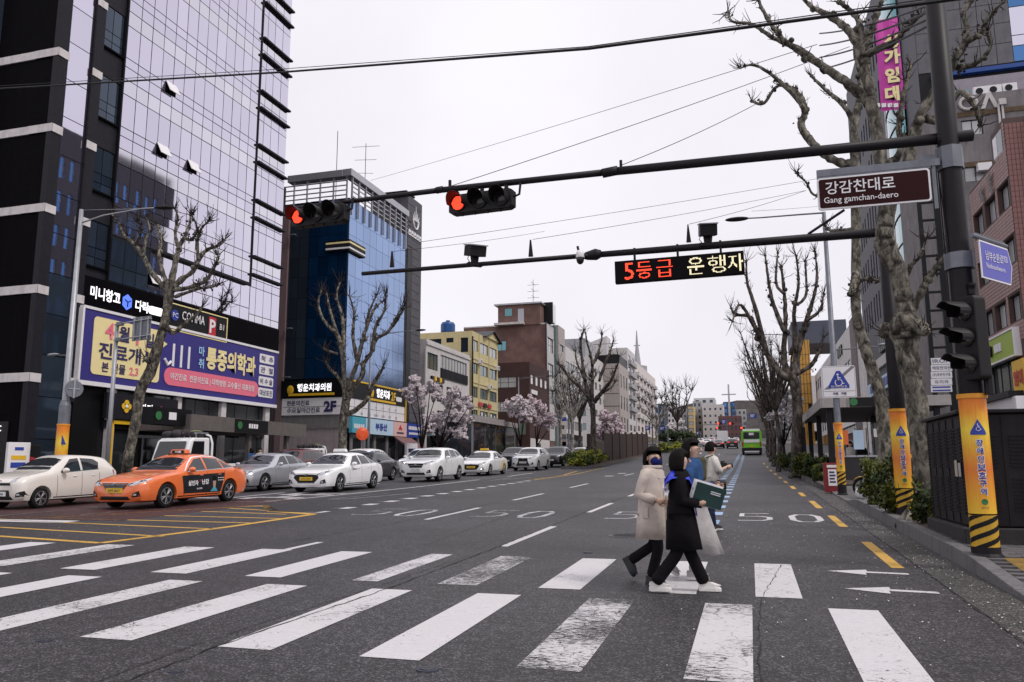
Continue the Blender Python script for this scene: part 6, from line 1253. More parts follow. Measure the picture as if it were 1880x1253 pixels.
MB().tube([(0, -.08, .29), (.2, -.08, .85)], .025, 8).tube([(0, .08, .29), (.2, .08, .85)], .025, 8).build('fork', RIM, mc); MB().tube([(.22, -.32, .95), (.2, -.1, .9), (.2, .1, .9), (.22, .32, .95)], .016, 8).build('handlebar', POLE, mc); MB().ell((.12, 0, .82), (.12, .1, .1)).build('headlamp', WHT, mc); MB().prism([(.1, .68), (.3, .95), (.42, .9), (.3, .45)], -.12, .12).build('leg_shield', YBK, mc, bev=.03); MB().prism([(.35, .4), (1.3, .45), (1.45, .7), (.6, .72)], -.1, .1).build('body', YBK, mc, bev=.04); MB().prism([(.6, .72), (1.4, .74), (1.38, .84), (.62, .8)], -.12, .12).build('seat', BLKS, mc, bev=.03); MB().box(1.05, 1.5, -.25, .25, .86, 1.3).build('delivery_box', YBK, mc, bev=.03); MB().box(.35, .9, -.12, .12, .22, .45).build('engine', POLE, mc, bev=.03)
bg = thing('rubbish_bag', 'small white plastic bag left beside the motorcycle wheel', 'bag', (atY(1581, 915, 26.6).x, 26.6, zg(26.6)+.04)); q = MB().ell((0, 0, .16), (.17, .15, .18), 14, 10); q.tube([(0, 0, .3), (.02, 0, .36), (.05, 0, .42)], [.04, .025, .05], 8); o = q.build('bag_skin', mat('white_plastic', (.6, .6, .64), .4, vary=.1, bump=.5, bscale=12), bg, smooth=True)
# low median fence, brown planks
FEN = mat('brown_fence', (.045, .025, .022), .7, vary=.3, scale=8, dirt=.3)
fn = thing('median_fence', 'tall dark brown plank fence standing on the median', 'fence', (-13.4, 76, zg(76)+.2)); pk = MB().box(-.05, .05, 0, .52, 0, 2.7).mesh('fence_plank', FEN)
for i in range(62): y = i*.56; put('fence_plank', pk, fn, (0, y, zg(76+y)-zg(76)+rnd.uniform(-.01, .01)))
xk = MB().box(0, .52, -.05, .05, 0, 2.7).mesh('fence_plank', FEN)
for i in range(9): put('fence_plank', xk, fn, (-3.6+i*.4 if False else -1.6+i*.18, 0, 0)) if i < 1 else None
for k in range(8): MB().box(-.12, .12, k*4.8-.08, k*4.8+.08, -.1, 2.9+.0).build('fence_post', FEN, fn).location.z = zg(76+k*4.8)-zg(76)
MB().box(-.9, .12, -.45, -.2, -.1, 2.0).build('stone_pier', mat('stone_pier', (.16, .13, .115), .85, vary=.3, scale=6), fn, bev=.03); MB().box(-.9, -.5, -.2, 36, -.1, 1.0).build('low_wall', mat('stone_pier', (0, 0, 0)), fn)
# overhead blue direction boards, far signals
def board(label, px, py, w_, h, Y, m=BLUES, nm='direction_sign', cat='road sign', grp='blue direction signs'):
    p = atY(px, py, Y); t = thing(nm, label, cat, (p.x, Y, zg(Y)), 0, grp); s = Y/1465; MB().box(-w_*s/2, w_*s/2, 0, .1, p.z-zg(Y)-h*s/2, p.z-zg(Y)+h*s/2).build('sign_face', m, t); x = w_*s/2+.3
    MB().tube_z([(.12, 0), (.1, p.z-zg(Y)+.4)], 8, T(x, .2, 0)).build('sign_pole', GALV, t); MB().box(-w_*s/2, x, .12, .2, p.z-zg(Y)-.06, p.z-zg(Y)+.06).build('sign_arm', GALV, t)
    for k in range(3): MB().box(-w_*s*.35, w_*s*(.1+.1*k), -.02, 0, p.z-zg(Y)-h*s*.25+k*h*s*.22, p.z-zg(Y)-h*s*.14+k*h*s*.22).build('sign_line', WHT, t)
board('blue direction sign on an arm before the red brick tower', 1028, 770, 24, 7, 108); board('blue direction sign by the right trees far down the street', 1382, 764, 13, 8, 150); board('blue sign under the white far building, beside red signals', 1329, 775, 7, 8, 262); board('small blue sign by the median cherry trees', 1189, 786, 9, 8, 120); board('small blue sign at the white bare tree on the median', 1216, 787, 11, 7, 122); board('round topped blue sign far behind the walking woman', 1281, 796, 5, 7, 200)
for px, lb in ((1319, 'far red signal left of the blue board at the next crossing'), (1341, 'far red signal right of the blue board at the next crossing'), (1317, 'lower far red signal over the distant cars'), (1362, 'far red signal over the green bus')):
    py = 778 if px in (1319, 1341) else 786; p = atY(px, py, 258); t = thing('far_traffic_light', lb, 'traffic light', (p.x, 258, p.z), 0, 'far red signals'); MB().box(-.3, 1.0, 0, .3, -.3, .3).build('housing', HOUS, t); MB().ell((-.1, -.05, 0), (.3, .1, .3)).build('lamp_lens', LRED, t)
fa = thing('far_signal_gantry', 'thin grey signal gantry across the far crossing', 'signal pole', (atY(1372, 800, 259).x, 259, zg(259))); z = atY(1372, 779, 259).z-zg(259); x = atY(1180, 779, 259).x-fa.location.x; MB().tube_z([(.3, 0), (.25, z+1)], 8).build('mast', GALV, fa); MB().box(x*.45, 0, -.1, .1, z-.1, z+.12).build('mast_arm', GALV, fa)
# ================================================================== trees and plants
def bark(name, dark, light, sc=7):
    """plane-tree bark: pale flakes over darker grey-brown"""
    m, t, b = nodes(name); N = t.nodes.new; L = t.links.new; tc = N('ShaderNodeTexCoord')
    mp = N('ShaderNodeMapping'); mp.inputs['Scale'].default_value = (1, 1, .55); L(tc.outputs['Object'], mp.inputs[0])
    n = N('ShaderNodeTexNoise'); n.inputs['Scale'].default_value = sc; n.inputs['Detail'].default_value = 7; n.inputs['Roughness'].default_value = .68; n.inputs['Distortion'].default_value = .6; L(mp.outputs[0], n.inputs['Vector'])
    v = N('ShaderNodeTexVoronoi'); v.inputs['Scale'].default_value = sc*1.7; L(mp.outputs[0], v.inputs['Vector'])
    r = N('ShaderNodeValToRGB'); e = r.color_ramp.elements; e[0].position = .36; e[0].color = (*dark, 1); e[1].position = .66; e[1].color = (*light, 1); q = e.new(.50); q.color = tuple((a*.6+c*.4) for a, c in zip(dark, light))+(1,); q = e.new(.545); q.color = tuple((a*.25+c*.75) for a, c in zip(dark, light))+(1,)
    L(n.outputs['Fac'], r.inputs[0]); sp = N('ShaderNodeSeparateColor'); L(v.outputs['Color'], sp.inputs[0]); mr = N('ShaderNodeMapRange'); mr.inputs[3].default_value = .6; mr.inputs[4].default_value = 1.25; L(sp.outputs[0], mr.inputs[0])
    mx = N('ShaderNodeMix'); mx.data_type = 'RGBA'; mx.blend_type = 'MULTIPLY'; mx.inputs[0].default_value = 1; L(r.outputs[0], mx.inputs[6]); L(mr.outputs[0], mx.inputs[7]); L(mx.outputs[2], b.inputs['Base Color'])
    bp = N('ShaderNodeBump'); bp.inputs['Strength'].default_value = .7; bp.inputs['Distance'].default_value = .03; L(n.outputs['Fac'], bp.inputs['Height']); L(bp.outputs[0], b.inputs['Normal']); b.inputs['Roughness'].default_value = .85; b.inputs['Specular IOR Level'].default_value = .2; return m
BARK = bark('plane_bark', (.024, .02, .019), (.255, .235, .19), 6); BARKD = bark('plane_bark_far', (.022, .018, .017), (.15, .125, .105), 4); TWIG = mat('twig', (.035, .026, .024), .85, vary=.3, scale=9, spec=.15); CBARK = mat('cherry_bark', (.03, .02, .02), .85, vary=.3, scale=6, spec=.15); WBARK = bark('pale_bark', (.14, .13, .12), (.45, .42, .39), 5)
TR = random.Random(11)
def smooth_path(P, n=4):
    out = []; k = len(P)
    for i in range(k-1):
        p0, p1, p2, p3 = P[max(i-1, 0)], P[i], P[i+1], P[min(i+2, k-1)]
        for j in range(n):
            t = j/n; out.append(tuple(.5*((2*b)+(-a+c)*t+(2*a-5*b+4*c-d)*t*t+(-a+3*b-3*c+d)*t**3) for a, b, c, d in zip(p0, p1, p2, p3)))
    out.append(P[-1]); return out
def twigs(mb, p, d, n, ln, r, rr, up=.5, sub=True):
    for _ in range(n):
        v = (d*.6+Vector((rr.gauss(0, .6), rr.gauss(0, .6), rr.gauss(up, .5)))).normalized(); l = ln*rr.uniform(.4, 1.2); q = p+v*l*.5+Vector((rr.gauss(0, .06), rr.gauss(0, .06), rr.gauss(0, .04)))*ln; e = q+(v+Vector((0, 0, .35))).normalized()*l*.5
        mb.tube([p, q, e], [r, r*.7, r*.3], 4, cap=False)
        if sub and rr.random() < .6: w = (v+Vector((rr.gauss(0, .7), rr.gauss(0, .7), .2))).normalized(); mb.tube([q, q+w*l*.4], [r*.55, r*.25], 4, cap=False)
def limb(mb, tm, P, Rr, rr, tw, ln, knob=True, n=8, step=.45, tr=.011):
    """one pollard limb: gnarled tube with knuckles, twigs sprouting from its outer part"""
    mb.tube(P, Rr, n, wob=.42)
    L_ = 0; k = len(P); total = sum((P[i+1]-P[i]).length for i in range(k-1)); nxt = total*.35
    for i in range(k-1):
        L_ += (P[i+1]-P[i]).length
        if L_ > nxt:
            nxt = L_+step*rr.uniform(.5, 1.3); r = Rr[i+1]; d = (P[i+1]-P[i]).normalized()
            if knob and rr.random() < .6: mb.ell(P[i+1]+Vector((rr.gauss(0, 1), rr.gauss(0, 1), rr.gauss(0, 1)))*r*.5, (r*rr.uniform(.9, 1.5),)*3, 6, 5)
            twigs(tm, P[i+1], d, rr.randint(2, tw+2), ln*rr.uniform(.45, .9), tr, rr)
            if rr.random() < .5:      # clumps of old cut stubs
                c_ = P[i+1]+Vector((rr.gauss(0, 1), rr.gauss(0, 1), rr.gauss(0, 1)))*r*.9
                for _ in range(3): tm.ell(c_+Vector((rr.gauss(0, 1), rr.gauss(0, 1), rr.gauss(0, 1)))*tr*4, (tr*rr.uniform(1.2, 3), tr*rr.uniform(1.2, 3), tr*rr.uniform(1.5, 4)), 5, 4)
                twigs(tm, c_, Vector((rr.gauss(0, 1), rr.gauss(0, 1), .3)), 4, ln*.35, tr*.9, rr, sub=False)
    r = Rr[-1]; mb.ell(P[-1], (r*1.7, r*1.7, r*1.5), 6, 5); twigs(tm, P[-1], (P[-1]-P[-2]).normalized(), tw+4, ln, tr*1.15, rr)
def tree_px(label, Y, base, trunk, limbs, m=BARK, tw=3, ln=.5, dv=.8, seed=1, grp='pollarded plane trees', roots=True, step=.45, tr=.011, name='plane_tree'):
    """pollard whose trunk and limbs follow the photographed outline at their own distance; limbs fan out in depth too"""
    rr = random.Random(seed); p0 = atY(*base, Y); zb = zg(Y)+.1; t = thing(name, label, 'tree', (p0.x, Y, zb), 0, grp); o = Vector((p0.x, Y, zb)); s = (Y*1.04)/1465
    def conv(L_, d0, d1):
        L_ = smooth_path(L_, 6); k = len(L_); P = []; Q = []
        for i, (x, y, r) in enumerate(L_):
            f = i/(k-1); yy = Y+d0+(d1-d0)*f+rr.gauss(0, .02); P.append(atY(x, y, yy)-o); Q.append(max(.006, r*s*(.86-.12*f)))
        return P, Q
    P, Q = conv(trunk, 0, 0); P[0].z = min(P[0].z, -.05); mb = MB(); mb.tube(P, Q, 14, wob=.16)
    if roots:
        for k in range(5): a = k*1.3; mb.tube([P[0]+Vector((math.cos(a)*Q[0]*.6, math.sin(a)*Q[0]*.6, .25)), P[0]+Vector((math.cos(a)*Q[0]*1.6, math.sin(a)*Q[0]*1.6, .0))], [Q[0]*.5, Q[0]*.2], 6)
    for i in range(3, len(P)-1, 3): mb.ell(P[i]+Vector((rr.uniform(-1, 1), -.4, 0))*Q[i]*.62, (Q[i]*.45,)*3, 8, 6)
    mb.build('trunk', m, t, smooth=True)
    tm = MB()
    for i, L_ in enumerate(limbs):
        d = rr.uniform(-dv, dv); P, Q = conv(L_, 0, d); b = MB(); limb(b, tm, P, Q, rr, tw, ln, step=step, tr=tr); b.build('limb', m, t, smooth=True)
    if tm.f: tag(tm.build('twigs', TWIG, t), kind='stuff')
    return t
# foreground plane tree by the cabinet
tree_px('large mottled plane tree with a knotted trunk between cabinet and gantry pole', 17.0, (1694, 962), [(1695, 968, 30), (1702, 935, 21), (1699, 890, 19), (1688, 783, 20), (1677, 710, 20), (1665, 640, 22), (1662, 612, 29), (1664, 594, 30), (1663, 572, 19), (1659, 545, 17), (1646, 493, 18), (1627, 455, 22), (1624, 425, 18), (1628, 393, 17), (1624, 340, 15), (1616, 293, 13), (1608, 232, 13), (1597, 180, 13)],
 [[(1597, 182, 12), (1592, 150, 11), (1588, 118, 10), (1590, 90, 8), (1597, 66, 7), (1611, 27, 6), (1620, -5, 5)], [(1596, 188, 11), (1568, 163, 10), (1535, 138, 9), (1503, 117, 8), (1470, 96, 7), (1440, 75, 6), (1418, 48, 5), (1400, 18, 4), (1392, 0, 3)], [(1503, 117, 7), (1470, 92, 6), (1420, 70, 5), (1380, 45, 4), (1345, 40, 3), (1336, 22, 2.5)],
  [(1588, 120, 10), (1572, 80, 9), (1556, 54, 8), (1523, 30, 7), (1488, 11, 5), (1470, -8, 4)], [(1586, 105, 9), (1580, 54, 7), (1571, 30, 6), (1541, 4, 5)], [(1590, 100, 8), (1622, 86, 7), (1648, 73, 6), (1660, 55, 5), (1678, 40, 4), (1700, 20, 3)],
  [(1627, 400, 14), (1645, 345, 12), (1667, 298, 12), (1676, 255, 11), (1693, 206, 10), (1718, 165, 9), (1748, 118, 8), (1772, 80, 7), (1800, 62, 6), (1815, 32, 4), (1842, 4, 3)], [(1690, 215, 8), (1728, 222, 6), (1760, 170, 6), (1790, 196, 5), (1800, 230, 4)], [(1762, 100, 7), (1775, 60, 6), (1770, 20, 5), (1790, -5, 4)], [(1755, 125, 6), (1790, 118, 5), (1818, 88, 4), (1812, 60, 3)],
  [(1668, 580, 8), (1682, 556, 8), (1699, 521, 7), (1718, 494, 6), (1737, 464, 4), (1745, 440, 3)], [(1660, 520, 5), (1672, 490, 4), (1690, 470, 3), (1700, 440, 2)], [(1650, 600, 16), (1636, 606, 13), (1625, 612, 9)], [(1676, 590, 15), (1690, 600, 12), (1696, 608, 8)], [(1612, 300, 8), (1640, 296, 8), (1655, 270, 7), (1650, 230, 6), (1662, 160, 5), (1672, 120, 4)]],
 seed=3, tw=3, ln=.42, dv=1.0, step=.24, tr=.012)
tree_px('slender plane tree just left of the gantry pole with a long left limb', 24.0, (1625, 850), [(1628, 900, 14), (1624, 800, 13), (1615, 722, 12), (1597, 666, 11), (1583, 622, 11), (1574, 591, 10), (1571, 551, 10), (1572, 483, 10), (1571, 380, 10), (1569, 290, 10), (1568, 231, 9), (1577, 190, 8)],
 [[(1569, 300, 9), (1545, 300, 9), (1514, 284, 9), (1485, 256, 8), (1471, 230, 8), (1478, 206, 7), (1466, 173, 6), (1430, 157, 4), (1402, 190, 4), (1380, 186, 3)], [(1478, 206, 6), (1462, 180, 5), (1420, 140, 4), (1385, 120, 3), (1360, 125, 2)], [(1577, 190, 7), (1580, 140, 6), (1570, 90, 5), (1575, 50, 4)], [(1572, 230, 6), (1545, 190, 5), (1515, 165, 4), (1490, 140, 3)], [(1571, 520, 5), (1592, 512, 4), (1612, 516, 3)], [(1571, 500, 7), (1566, 530, 7), (1562, 540, 5)], [(1571, 420, 4), (1550, 422, 3), (1525, 424, 3), (1515, 415, 2)], [(1568, 350, 4), (1500, 360, 3), (1480, 335, 2), (1462, 318, 2)]], seed=5, tw=3, ln=.45, dv=1.2, step=.3, tr=.013)
tree_px('many limbed plane tree in front of the mustard building at right', 44.0, (1463, 840), [(1464, 862, 12), (1463, 800, 10), (1464, 747, 10), (1458, 704, 11), (1450, 690, 12)],
 [[(1450, 695, 8), (1431, 684, 7), (1409, 651, 6), (1391, 611, 5), (1375, 582, 4), (1350, 578, 3), (1342, 566, 2)], [(1450, 690, 7), (1439, 660, 6), (1442, 600, 5), (1440, 540, 4), (1434, 490, 3)], [(1456, 692, 7), (1464, 648, 6), (1480, 590, 5), (1490, 560, 4), (1500, 510, 3), (1496, 462, 2)], [(1409, 651, 5), (1385, 560, 4), (1372, 520, 3), (1370, 480, 2)], [(1441, 610, 5), (1420, 560, 4), (1410, 510, 3), (1405, 470, 2)], [(1464, 648, 5), (1458, 580, 4), (1466, 520, 3), (1462, 470, 2)], [(1480, 590, 4), (1505, 570, 3), (1512, 540, 2)], [(1395, 620, 4), (1360, 560, 3), (1345, 590, 2)], [(1456, 690, 5), (1490, 670, 4), (1505, 640, 3), (1512, 620, 2)], [(1440, 540, 3), (1425, 520, 3), (1428, 465, 2)], [(1464, 560, 3), (1480, 540, 3), (1478, 480, 2)]], seed=8, tw=4, ln=.85, dv=2.0, m=BARKD, tr=.018)
# left pavement pollards
YL = atX(240, 830, -24.0).y
tree_px('mottled pollard plane tree leaning in front of the navy billboard', YL, (238, 830), [(234, 850, 13), (240, 819, 12), (250, 769, 12), (258, 718, 13), (275, 685, 14), (286, 650, 14), (296, 615, 12), (303, 590, 12), (308, 561, 12), (312, 530, 14), (313, 515, 13)],
 [[(308, 535, 8), (290, 515, 7), (278, 500, 7), (265, 474, 6), (248, 450, 5), (228, 433, 4), (218, 410, 3), (207, 396, 2)], [(262, 470, 5), (268, 440, 4), (275, 423, 3), (270, 400, 2)], [(248, 450, 4), (258, 425, 3), (254, 408, 2)], [(314, 518, 8), (322, 484, 7), (328, 457, 6), (338, 437, 5), (348, 413, 4), (350, 392, 3)], [(328, 457, 5), (322, 430, 4), (326, 400, 3), (322, 385, 2)], [(318, 528, 8), (335, 512, 7), (355, 498, 6), (365, 477, 6), (379, 460, 5), (402, 450, 4), (412, 441, 3)], [(365, 477, 5), (362, 445, 4), (370, 420, 3), (385, 405, 2)], [(320, 533, 6), (355, 526, 5), (379, 514, 5), (395, 487, 4), (400, 470, 2)], [(322, 545, 5), (362, 531, 4), (385, 528, 3), (402, 522, 2)], [(306, 600, 6), (318, 612, 5), (335, 598, 5), (362, 577, 4), (370, 565, 3)], [(306, 520, 6), (296, 490, 5), (292, 467, 5), (296, 440, 4), (290, 415, 3)], [(338, 437, 4), (352, 440, 4), (362, 420, 3), (352, 395, 2)], [(285, 660, 7), (274, 665, 6), (268, 660, 5)]], seed=13, tw=4, ln=.7, dv=1.3, step=.3, tr=.016)
YL2 = atX(629, 815, -24.0).y
tree_px('tall pollard plane tree before the blue glass hospital', YL2, (629, 820), [(628, 842, 11), (629, 815, 10), (630, 771, 10), (634, 747, 11), (636, 730, 11)],
 [[(634, 742, 7), (632, 700, 6), (629, 652, 6), (620, 616, 5), (603, 599, 4), (590, 580, 4), (584, 555, 3), (590, 535, 2)], [(638, 735, 7), (648, 714, 6), (665, 690, 6), (668, 668, 5), (682, 647, 5), (691, 623, 4), (711, 611, 4), (721, 595, 3), (735, 570, 2)], [(636, 730, 6), (644, 700, 6), (656, 664, 5), (665, 628, 5), (672, 604, 4), (677, 575, 3), (690, 545, 2)], [(636, 760, 6), (650, 755, 6), (672, 736, 5), (684, 709, 5), (699, 683, 4), (704, 672, 2)], [(632, 715, 4), (622, 695, 4), (606, 678, 3), (598, 664, 2)], [(630, 650, 5), (631, 620, 5), (628, 580, 4), (618, 545, 3), (624, 520, 2)], [(656, 664, 5), (648, 620, 4), (650, 575, 3), (642, 545, 2)], [(682, 647, 4), (690, 600, 4), (706, 570, 3), (708, 540, 2)], [(620, 616, 4), (606, 570, 3), (600, 540, 2)], [(711, 611, 3), (728, 590, 3), (742, 565, 2)], [(620, 650, 3), (604, 645, 3), (594, 640, 2)], [(672, 604, 4), (686, 570, 3), (700, 555, 2)]], seed=21, tw=4, ln=.95, dv=1.8, step=.42, tr=.02)
YM = 70.0
tree_px('dark bare pollard on the median with upswept limbs', YM, (1089, 830), [(1090, 850, 7), (1089, 800, 6), (1089, 763, 6), (1087, 741, 7)],
 [[(1086, 745, 5), (1076, 725, 4), (1062, 708, 4), (1047, 696, 3), (1036, 680, 3), (1025, 668, 2)], [(1084, 735, 5), (1074, 700, 4), (1069, 665, 3), (1066, 629, 3), (1072, 606, 2)], [(1087, 735, 5), (1087, 696, 4), (1087, 665, 3), (1078, 629, 2), (1075, 612, 1.5)], [(1087, 670, 4), (1096, 655, 3), (1104, 625, 2), (1105, 612, 1.5)], [(1091, 738, 5), (1110, 714, 4), (1123, 696, 3), (1134, 668, 2), (1136, 655, 1.5)], [(1100, 700, 3), (1114, 661, 3), (1122, 640, 2), (1126, 626, 1.5)], [(1076, 700, 3), (1060, 668, 2), (1056, 645, 1.5)], [(1100, 725, 3), (1122, 712, 2), (1128, 700, 1.5)]], seed=33, tw=4, ln=1.1, dv=2.5, m=BARKD, tr=.02)
# row of plane trees receding on the right
i = 0
for Y, x, top, sp in ((56, 1405, 600, 60), (68, 1396, 620, 50), (82, 1390, 640, 44), (98, 1386, 655, 38), (116, 1384, 670, 32), (136, 1382, 690, 26)):
    rr = random.Random(50+i); yb = 620+1465*(1.6-zg(Y))/Y+236; pts = []
    fy = top+(yb-top)*.55; k = 9
    for j in range(k):
        a = -1+2*j/(k-1); pts.append([(x+18, fy+8, 150/Y), (x+18+a*sp*.4, fy-(yb-top)*.15, 130/Y), (x+14+a*sp*.75+rr.uniform(-4, 4), top+(yb-top)*rr.uniform(.15, .3), 90/Y), (x+10+a*sp*rr.uniform(.7, 1.05), top+rr.uniform(0, .18)*(yb-top), 50/Y)])
    tree_px(('bare plane tree of the right row, nearest behind the lamp', 'second bare plane tree along the right row', 'third bare plane tree along the right row', 'fourth bare plane tree along the right row beside the green bus', 'fifth bare plane tree along the right row', 'farthest bare plane tree of the right row')[i], Y, (x+20, yb), [(x+24, yb+3, 290/Y), (x+26, (yb+fy)/2, 220/Y), (x+18, fy, 220/Y)], pts, seed=60+i, tw=4, ln=1.2, dv=3, m=BARKD, roots=False, step=.6, tr=.014); i += 1
# other bare trees
def bare(label, x, yb, top, sp, Y, m, seed, k=9, name='bare_tree', trunk=.55, tw=4, grp='bare street trees', rpx=None):
    rr = random.Random(seed); fy = top+(yb-top)*trunk; pts = []; r = rpx or 240/Y
    for j in range(k):
        a = -1+2*j/(k-1); pts.append([(x, fy+4, r), (x+a*sp*.4, fy-(yb-top)*.16, r*.8), (x+a*sp*.75+rr.uniform(-4, 4), top+(yb-top)*rr.uniform(.15, .32), r*.55), (x+a*sp*rr.uniform(.7, 1.05), top+rr.uniform(0, .2)*(yb-top), r*.3)])
    return tree_px(label, Y, (x, yb), [(x, yb+3, r*1.7), (x+1, (yb+fy)/2, r*1.35), (x, fy, r*1.35)], pts, seed=seed, tw=tw, ln=Y*.016, dv=Y*.03, m=m, roots=False, step=Y*.009, tr=.00028*Y, grp=grp, name=name)
bare('bare grey tree on the median far left of the street end', 1243, 826, 704, 36, 150, BARKD, 71); bare('pale trunked bare tree by the end of the brown fence', 1205, 830, 730, 30, 118, WBARK, 72, k=7); bare('pale trunked tree beside the white office building', 1050, 832, 680, 34, 88, WBARK, 73, trunk=.6); bare('thin bare tree left of the median tree', 1064, 832, 690, 26, 96, BARKD, 74); bare('leaning bare tree before the grey box building', 1028, 832, 700, 18, 92, WBARK, 75, k=6)
# blossom
def petalmat(name, c):
    m = mat(name, c, .8, vary=.22, scale=1.3); b = m.node_tree.nodes['Principled BSDF']; b.inputs['Subsurface Weight'].default_value = 0; return m
PET = petalmat('cherry_blossom', (.66, .585, .61)); PETP = petalmat('pink_blossom', (.62, .51, .55)); PETW = petalmat('pale_blossom', (.60, .56, .57))
def leafcloud(mb, c, r, n, s, rr, flat=.0):
    for _ in range(n):
        v = Vector((rr.gauss(0, 1), rr.gauss(0, 1), rr.gauss(0, 1))).normalized()*(rr.random()**.45); p = Vector(c)+Vector((v.x*r[0], v.y*r[1], v.z*r[2])); a = Vector((rr.gauss(0, 1), rr.gauss(0, 1), rr.gauss(0, 1))).normalized(); b = a.orthogonal().normalized(); k = s*rr.uniform(.6, 1.3); a = a*k; b = b*k*.8; mb.add([p-a-b*.3, p+b, p+a+b*.2, p-b], [(0, 1, 2, 3)])
def cherry(label, Y, base, lobes, m, n=900, s=.09, seed=1, stems=2, name='cherry_tree'):
    """blossom clusters set along real branches; lobes are (px, py, radius px)"""
    rr = random.Random(seed); p0 = atY(*base, Y); zb = zg(Y)+.12; o = Vector((p0.x, Y, zb)); t = thing(name, label, 'cherry tree', o[:], 0, 'blossoming cherry trees'); k = Y*1.04/1465; tb = MB(); bl = MB(); h0 = 1.5
    fork = Vector((0, 0, h0)); tb.tube([(0, 0, -.1), (.05, 0, h0*.5), fork], [.14, .11, .1], 8, wob=.2)
    for (x, y, r) in lobes:
        c = atY(x, y, Y+rr.uniform(-1.2, 1.2))-o; R0 = r*k; mid = fork.lerp(c, .5)+Vector((rr.gauss(0, .15), rr.gauss(0, .2), .2)); tb.tube([fork, mid, c], [.07, .05, .025], 6, wob=.2)
        for j in range(9):
            v = Vector((rr.gauss(0, 1), rr.gauss(0, 1), rr.gauss(.15, .9))).normalized(); e = c+v*R0*rr.uniform(.6, 1.15); tb.tube([c, c.lerp(e, .5)+Vector((0, 0, .08)), e], [.025, .015, .006], 4, cap=False)
            for q in range(5): pc = c.lerp(e, rr.uniform(.25, 1.08))+Vector((rr.gauss(0, .1), rr.gauss(0, .1), rr.gauss(0, .1))); leafcloud(bl, pc, (R0*.2, R0*.2, R0*.17), int(n/45), s, rr)
    tb.build('trunk', CBARK, t, smooth=True); tag(bl.build('blossom', m, t), kind='stuff'); return t
YC1 = atX(776, 835, -23.6).y
cherry('cherry tree in pale blossom, tall one by the blue shop sign', YC1, (774, 836), [(765, 715, 22), (790, 712, 20), (748, 722, 13), (800, 728, 14), (772, 742, 12), (760, 700, 12)], PET, seed=1, n=1700, s=.075)
cherry('broad cherry tree in pale blossom before the white low building', YC1+6, (806, 836), [(800, 768, 24), (825, 748, 24), (848, 738, 22), (850, 768, 20), (790, 785, 16), (820, 790, 22), (845, 795, 14), (862, 745, 12), (835, 722, 14)], PET, seed=2, n=1700, s=.08)
cherry('blossoming cherry left of the dark lamp before the brown brick building', 84, (956, 830), [(940, 752, 18), (960, 745, 18), (930, 745, 10), (965, 765, 16), (950, 735, 12)], PET, seed=3, n=900, s=.13)
cherry('blossoming cherry right of the dark lamp', 90, (985, 830), [(985, 750, 18), (1005, 760, 18), (995, 775, 16), (975, 740, 12), (1012, 775, 10)], PETP, seed=4, n=900, s=.14)
cherry('round pink blossoming tree behind the brown fence', 100, (1120, 826), [(1110, 785, 20), (1125, 775, 18), (1132, 795, 16), (1100, 800, 14), (1118, 805, 16), (1140, 790, 10), (1112, 765, 10)], PETP, seed=5, n=1300, s=.14)
cherry('blossoming cherry beside the right row of trees', 62, (1440, 850), [(1440, 745, 20), (1425, 768, 16), (1450, 765, 18), (1460, 740, 14), (1435, 780, 14), (1446, 722, 12)], PETW, seed=6, n=700, s=.09)
cherry('small blossoming tree beyond the bare tree near the street end', 160, (1240, 818), [(1235, 785, 12), (1252, 782, 12), (1225, 790, 9)], PETW, seed=7, n=500, s=.2)
# shrubs
GRE = [mat('leaf_%d' % i, c, .6, vary=.35, scale=3, spec=.25) for i, c in enumerate(((.075, .085, .012), (.035, .055, .014), (.20, .21, .018), (.02, .03, .012)))]
def shrub(label, c, r, n, s, mi, seed, name='shrub', grp=None, core=True, cat='shrub'):
    rr = random.Random(seed); t = thing(name, label, cat, c, 0, grp); sb = MB(); lv = MB(); lv2 = MB()
    for k in range(14): v = Vector((rr.gauss(0, .5), rr.gauss(0, .5), rr.uniform(.5, 1.1))); e = Vector((v.x*r[0], v.y*r[1], v.z*r[2]*1.5)); sb.tube([(rr.gauss(0, .05), rr.gauss(0, .05), -.05), e*.5, e], [.014, .01, .004], 4, cap=False)
    for k in range(26):
        v = Vector((rr.gauss(0, 1), rr.gauss(0, 1), rr.gauss(0, 1))).normalized()*rr.uniform(.45, .9); p = (v.x*r[0], v.y*r[1], r[2]+v.z*r[2]); leafcloud(lv if k % 3 else lv2, p, (r[0]*.32, r[1]*.32, r[2]*.32), n//26, s, rr)
    sb.build('stem', CBARK, t); tag(lv.build('foliage', GRE[mi], t), kind='stuff'); tag(lv2.build('foliage', GRE[1 if mi != 1 else 0], t), kind='stuff'); return t
def shr(label, px, py, Y, rx, rz, n, s, mi, seed, **k): p = atY(px, py, Y); return shrub(label, (p.x, Y, zg(Y)+.16), (rx, rx*.8, rz), n, s, mi, seed, **k)
shr('large round green bush at the kerb before the gantry pole', 1660, 930, 18.6, .62, .62, 2600, .045, 0, 1); shr('smaller wispy bush left of the round one by the motorcycle', 1612, 915, 21.2, .42, .66, 1500, .045, 0, 2); shr('low dark bush at the foot of the large plane tree', 1700, 940, 16.2, .3, .4, 900, .04, 1, 3); shr('dark bush between the two green bushes', 1636, 935, 20.2, .4, .36, 900, .045, 1, 4)
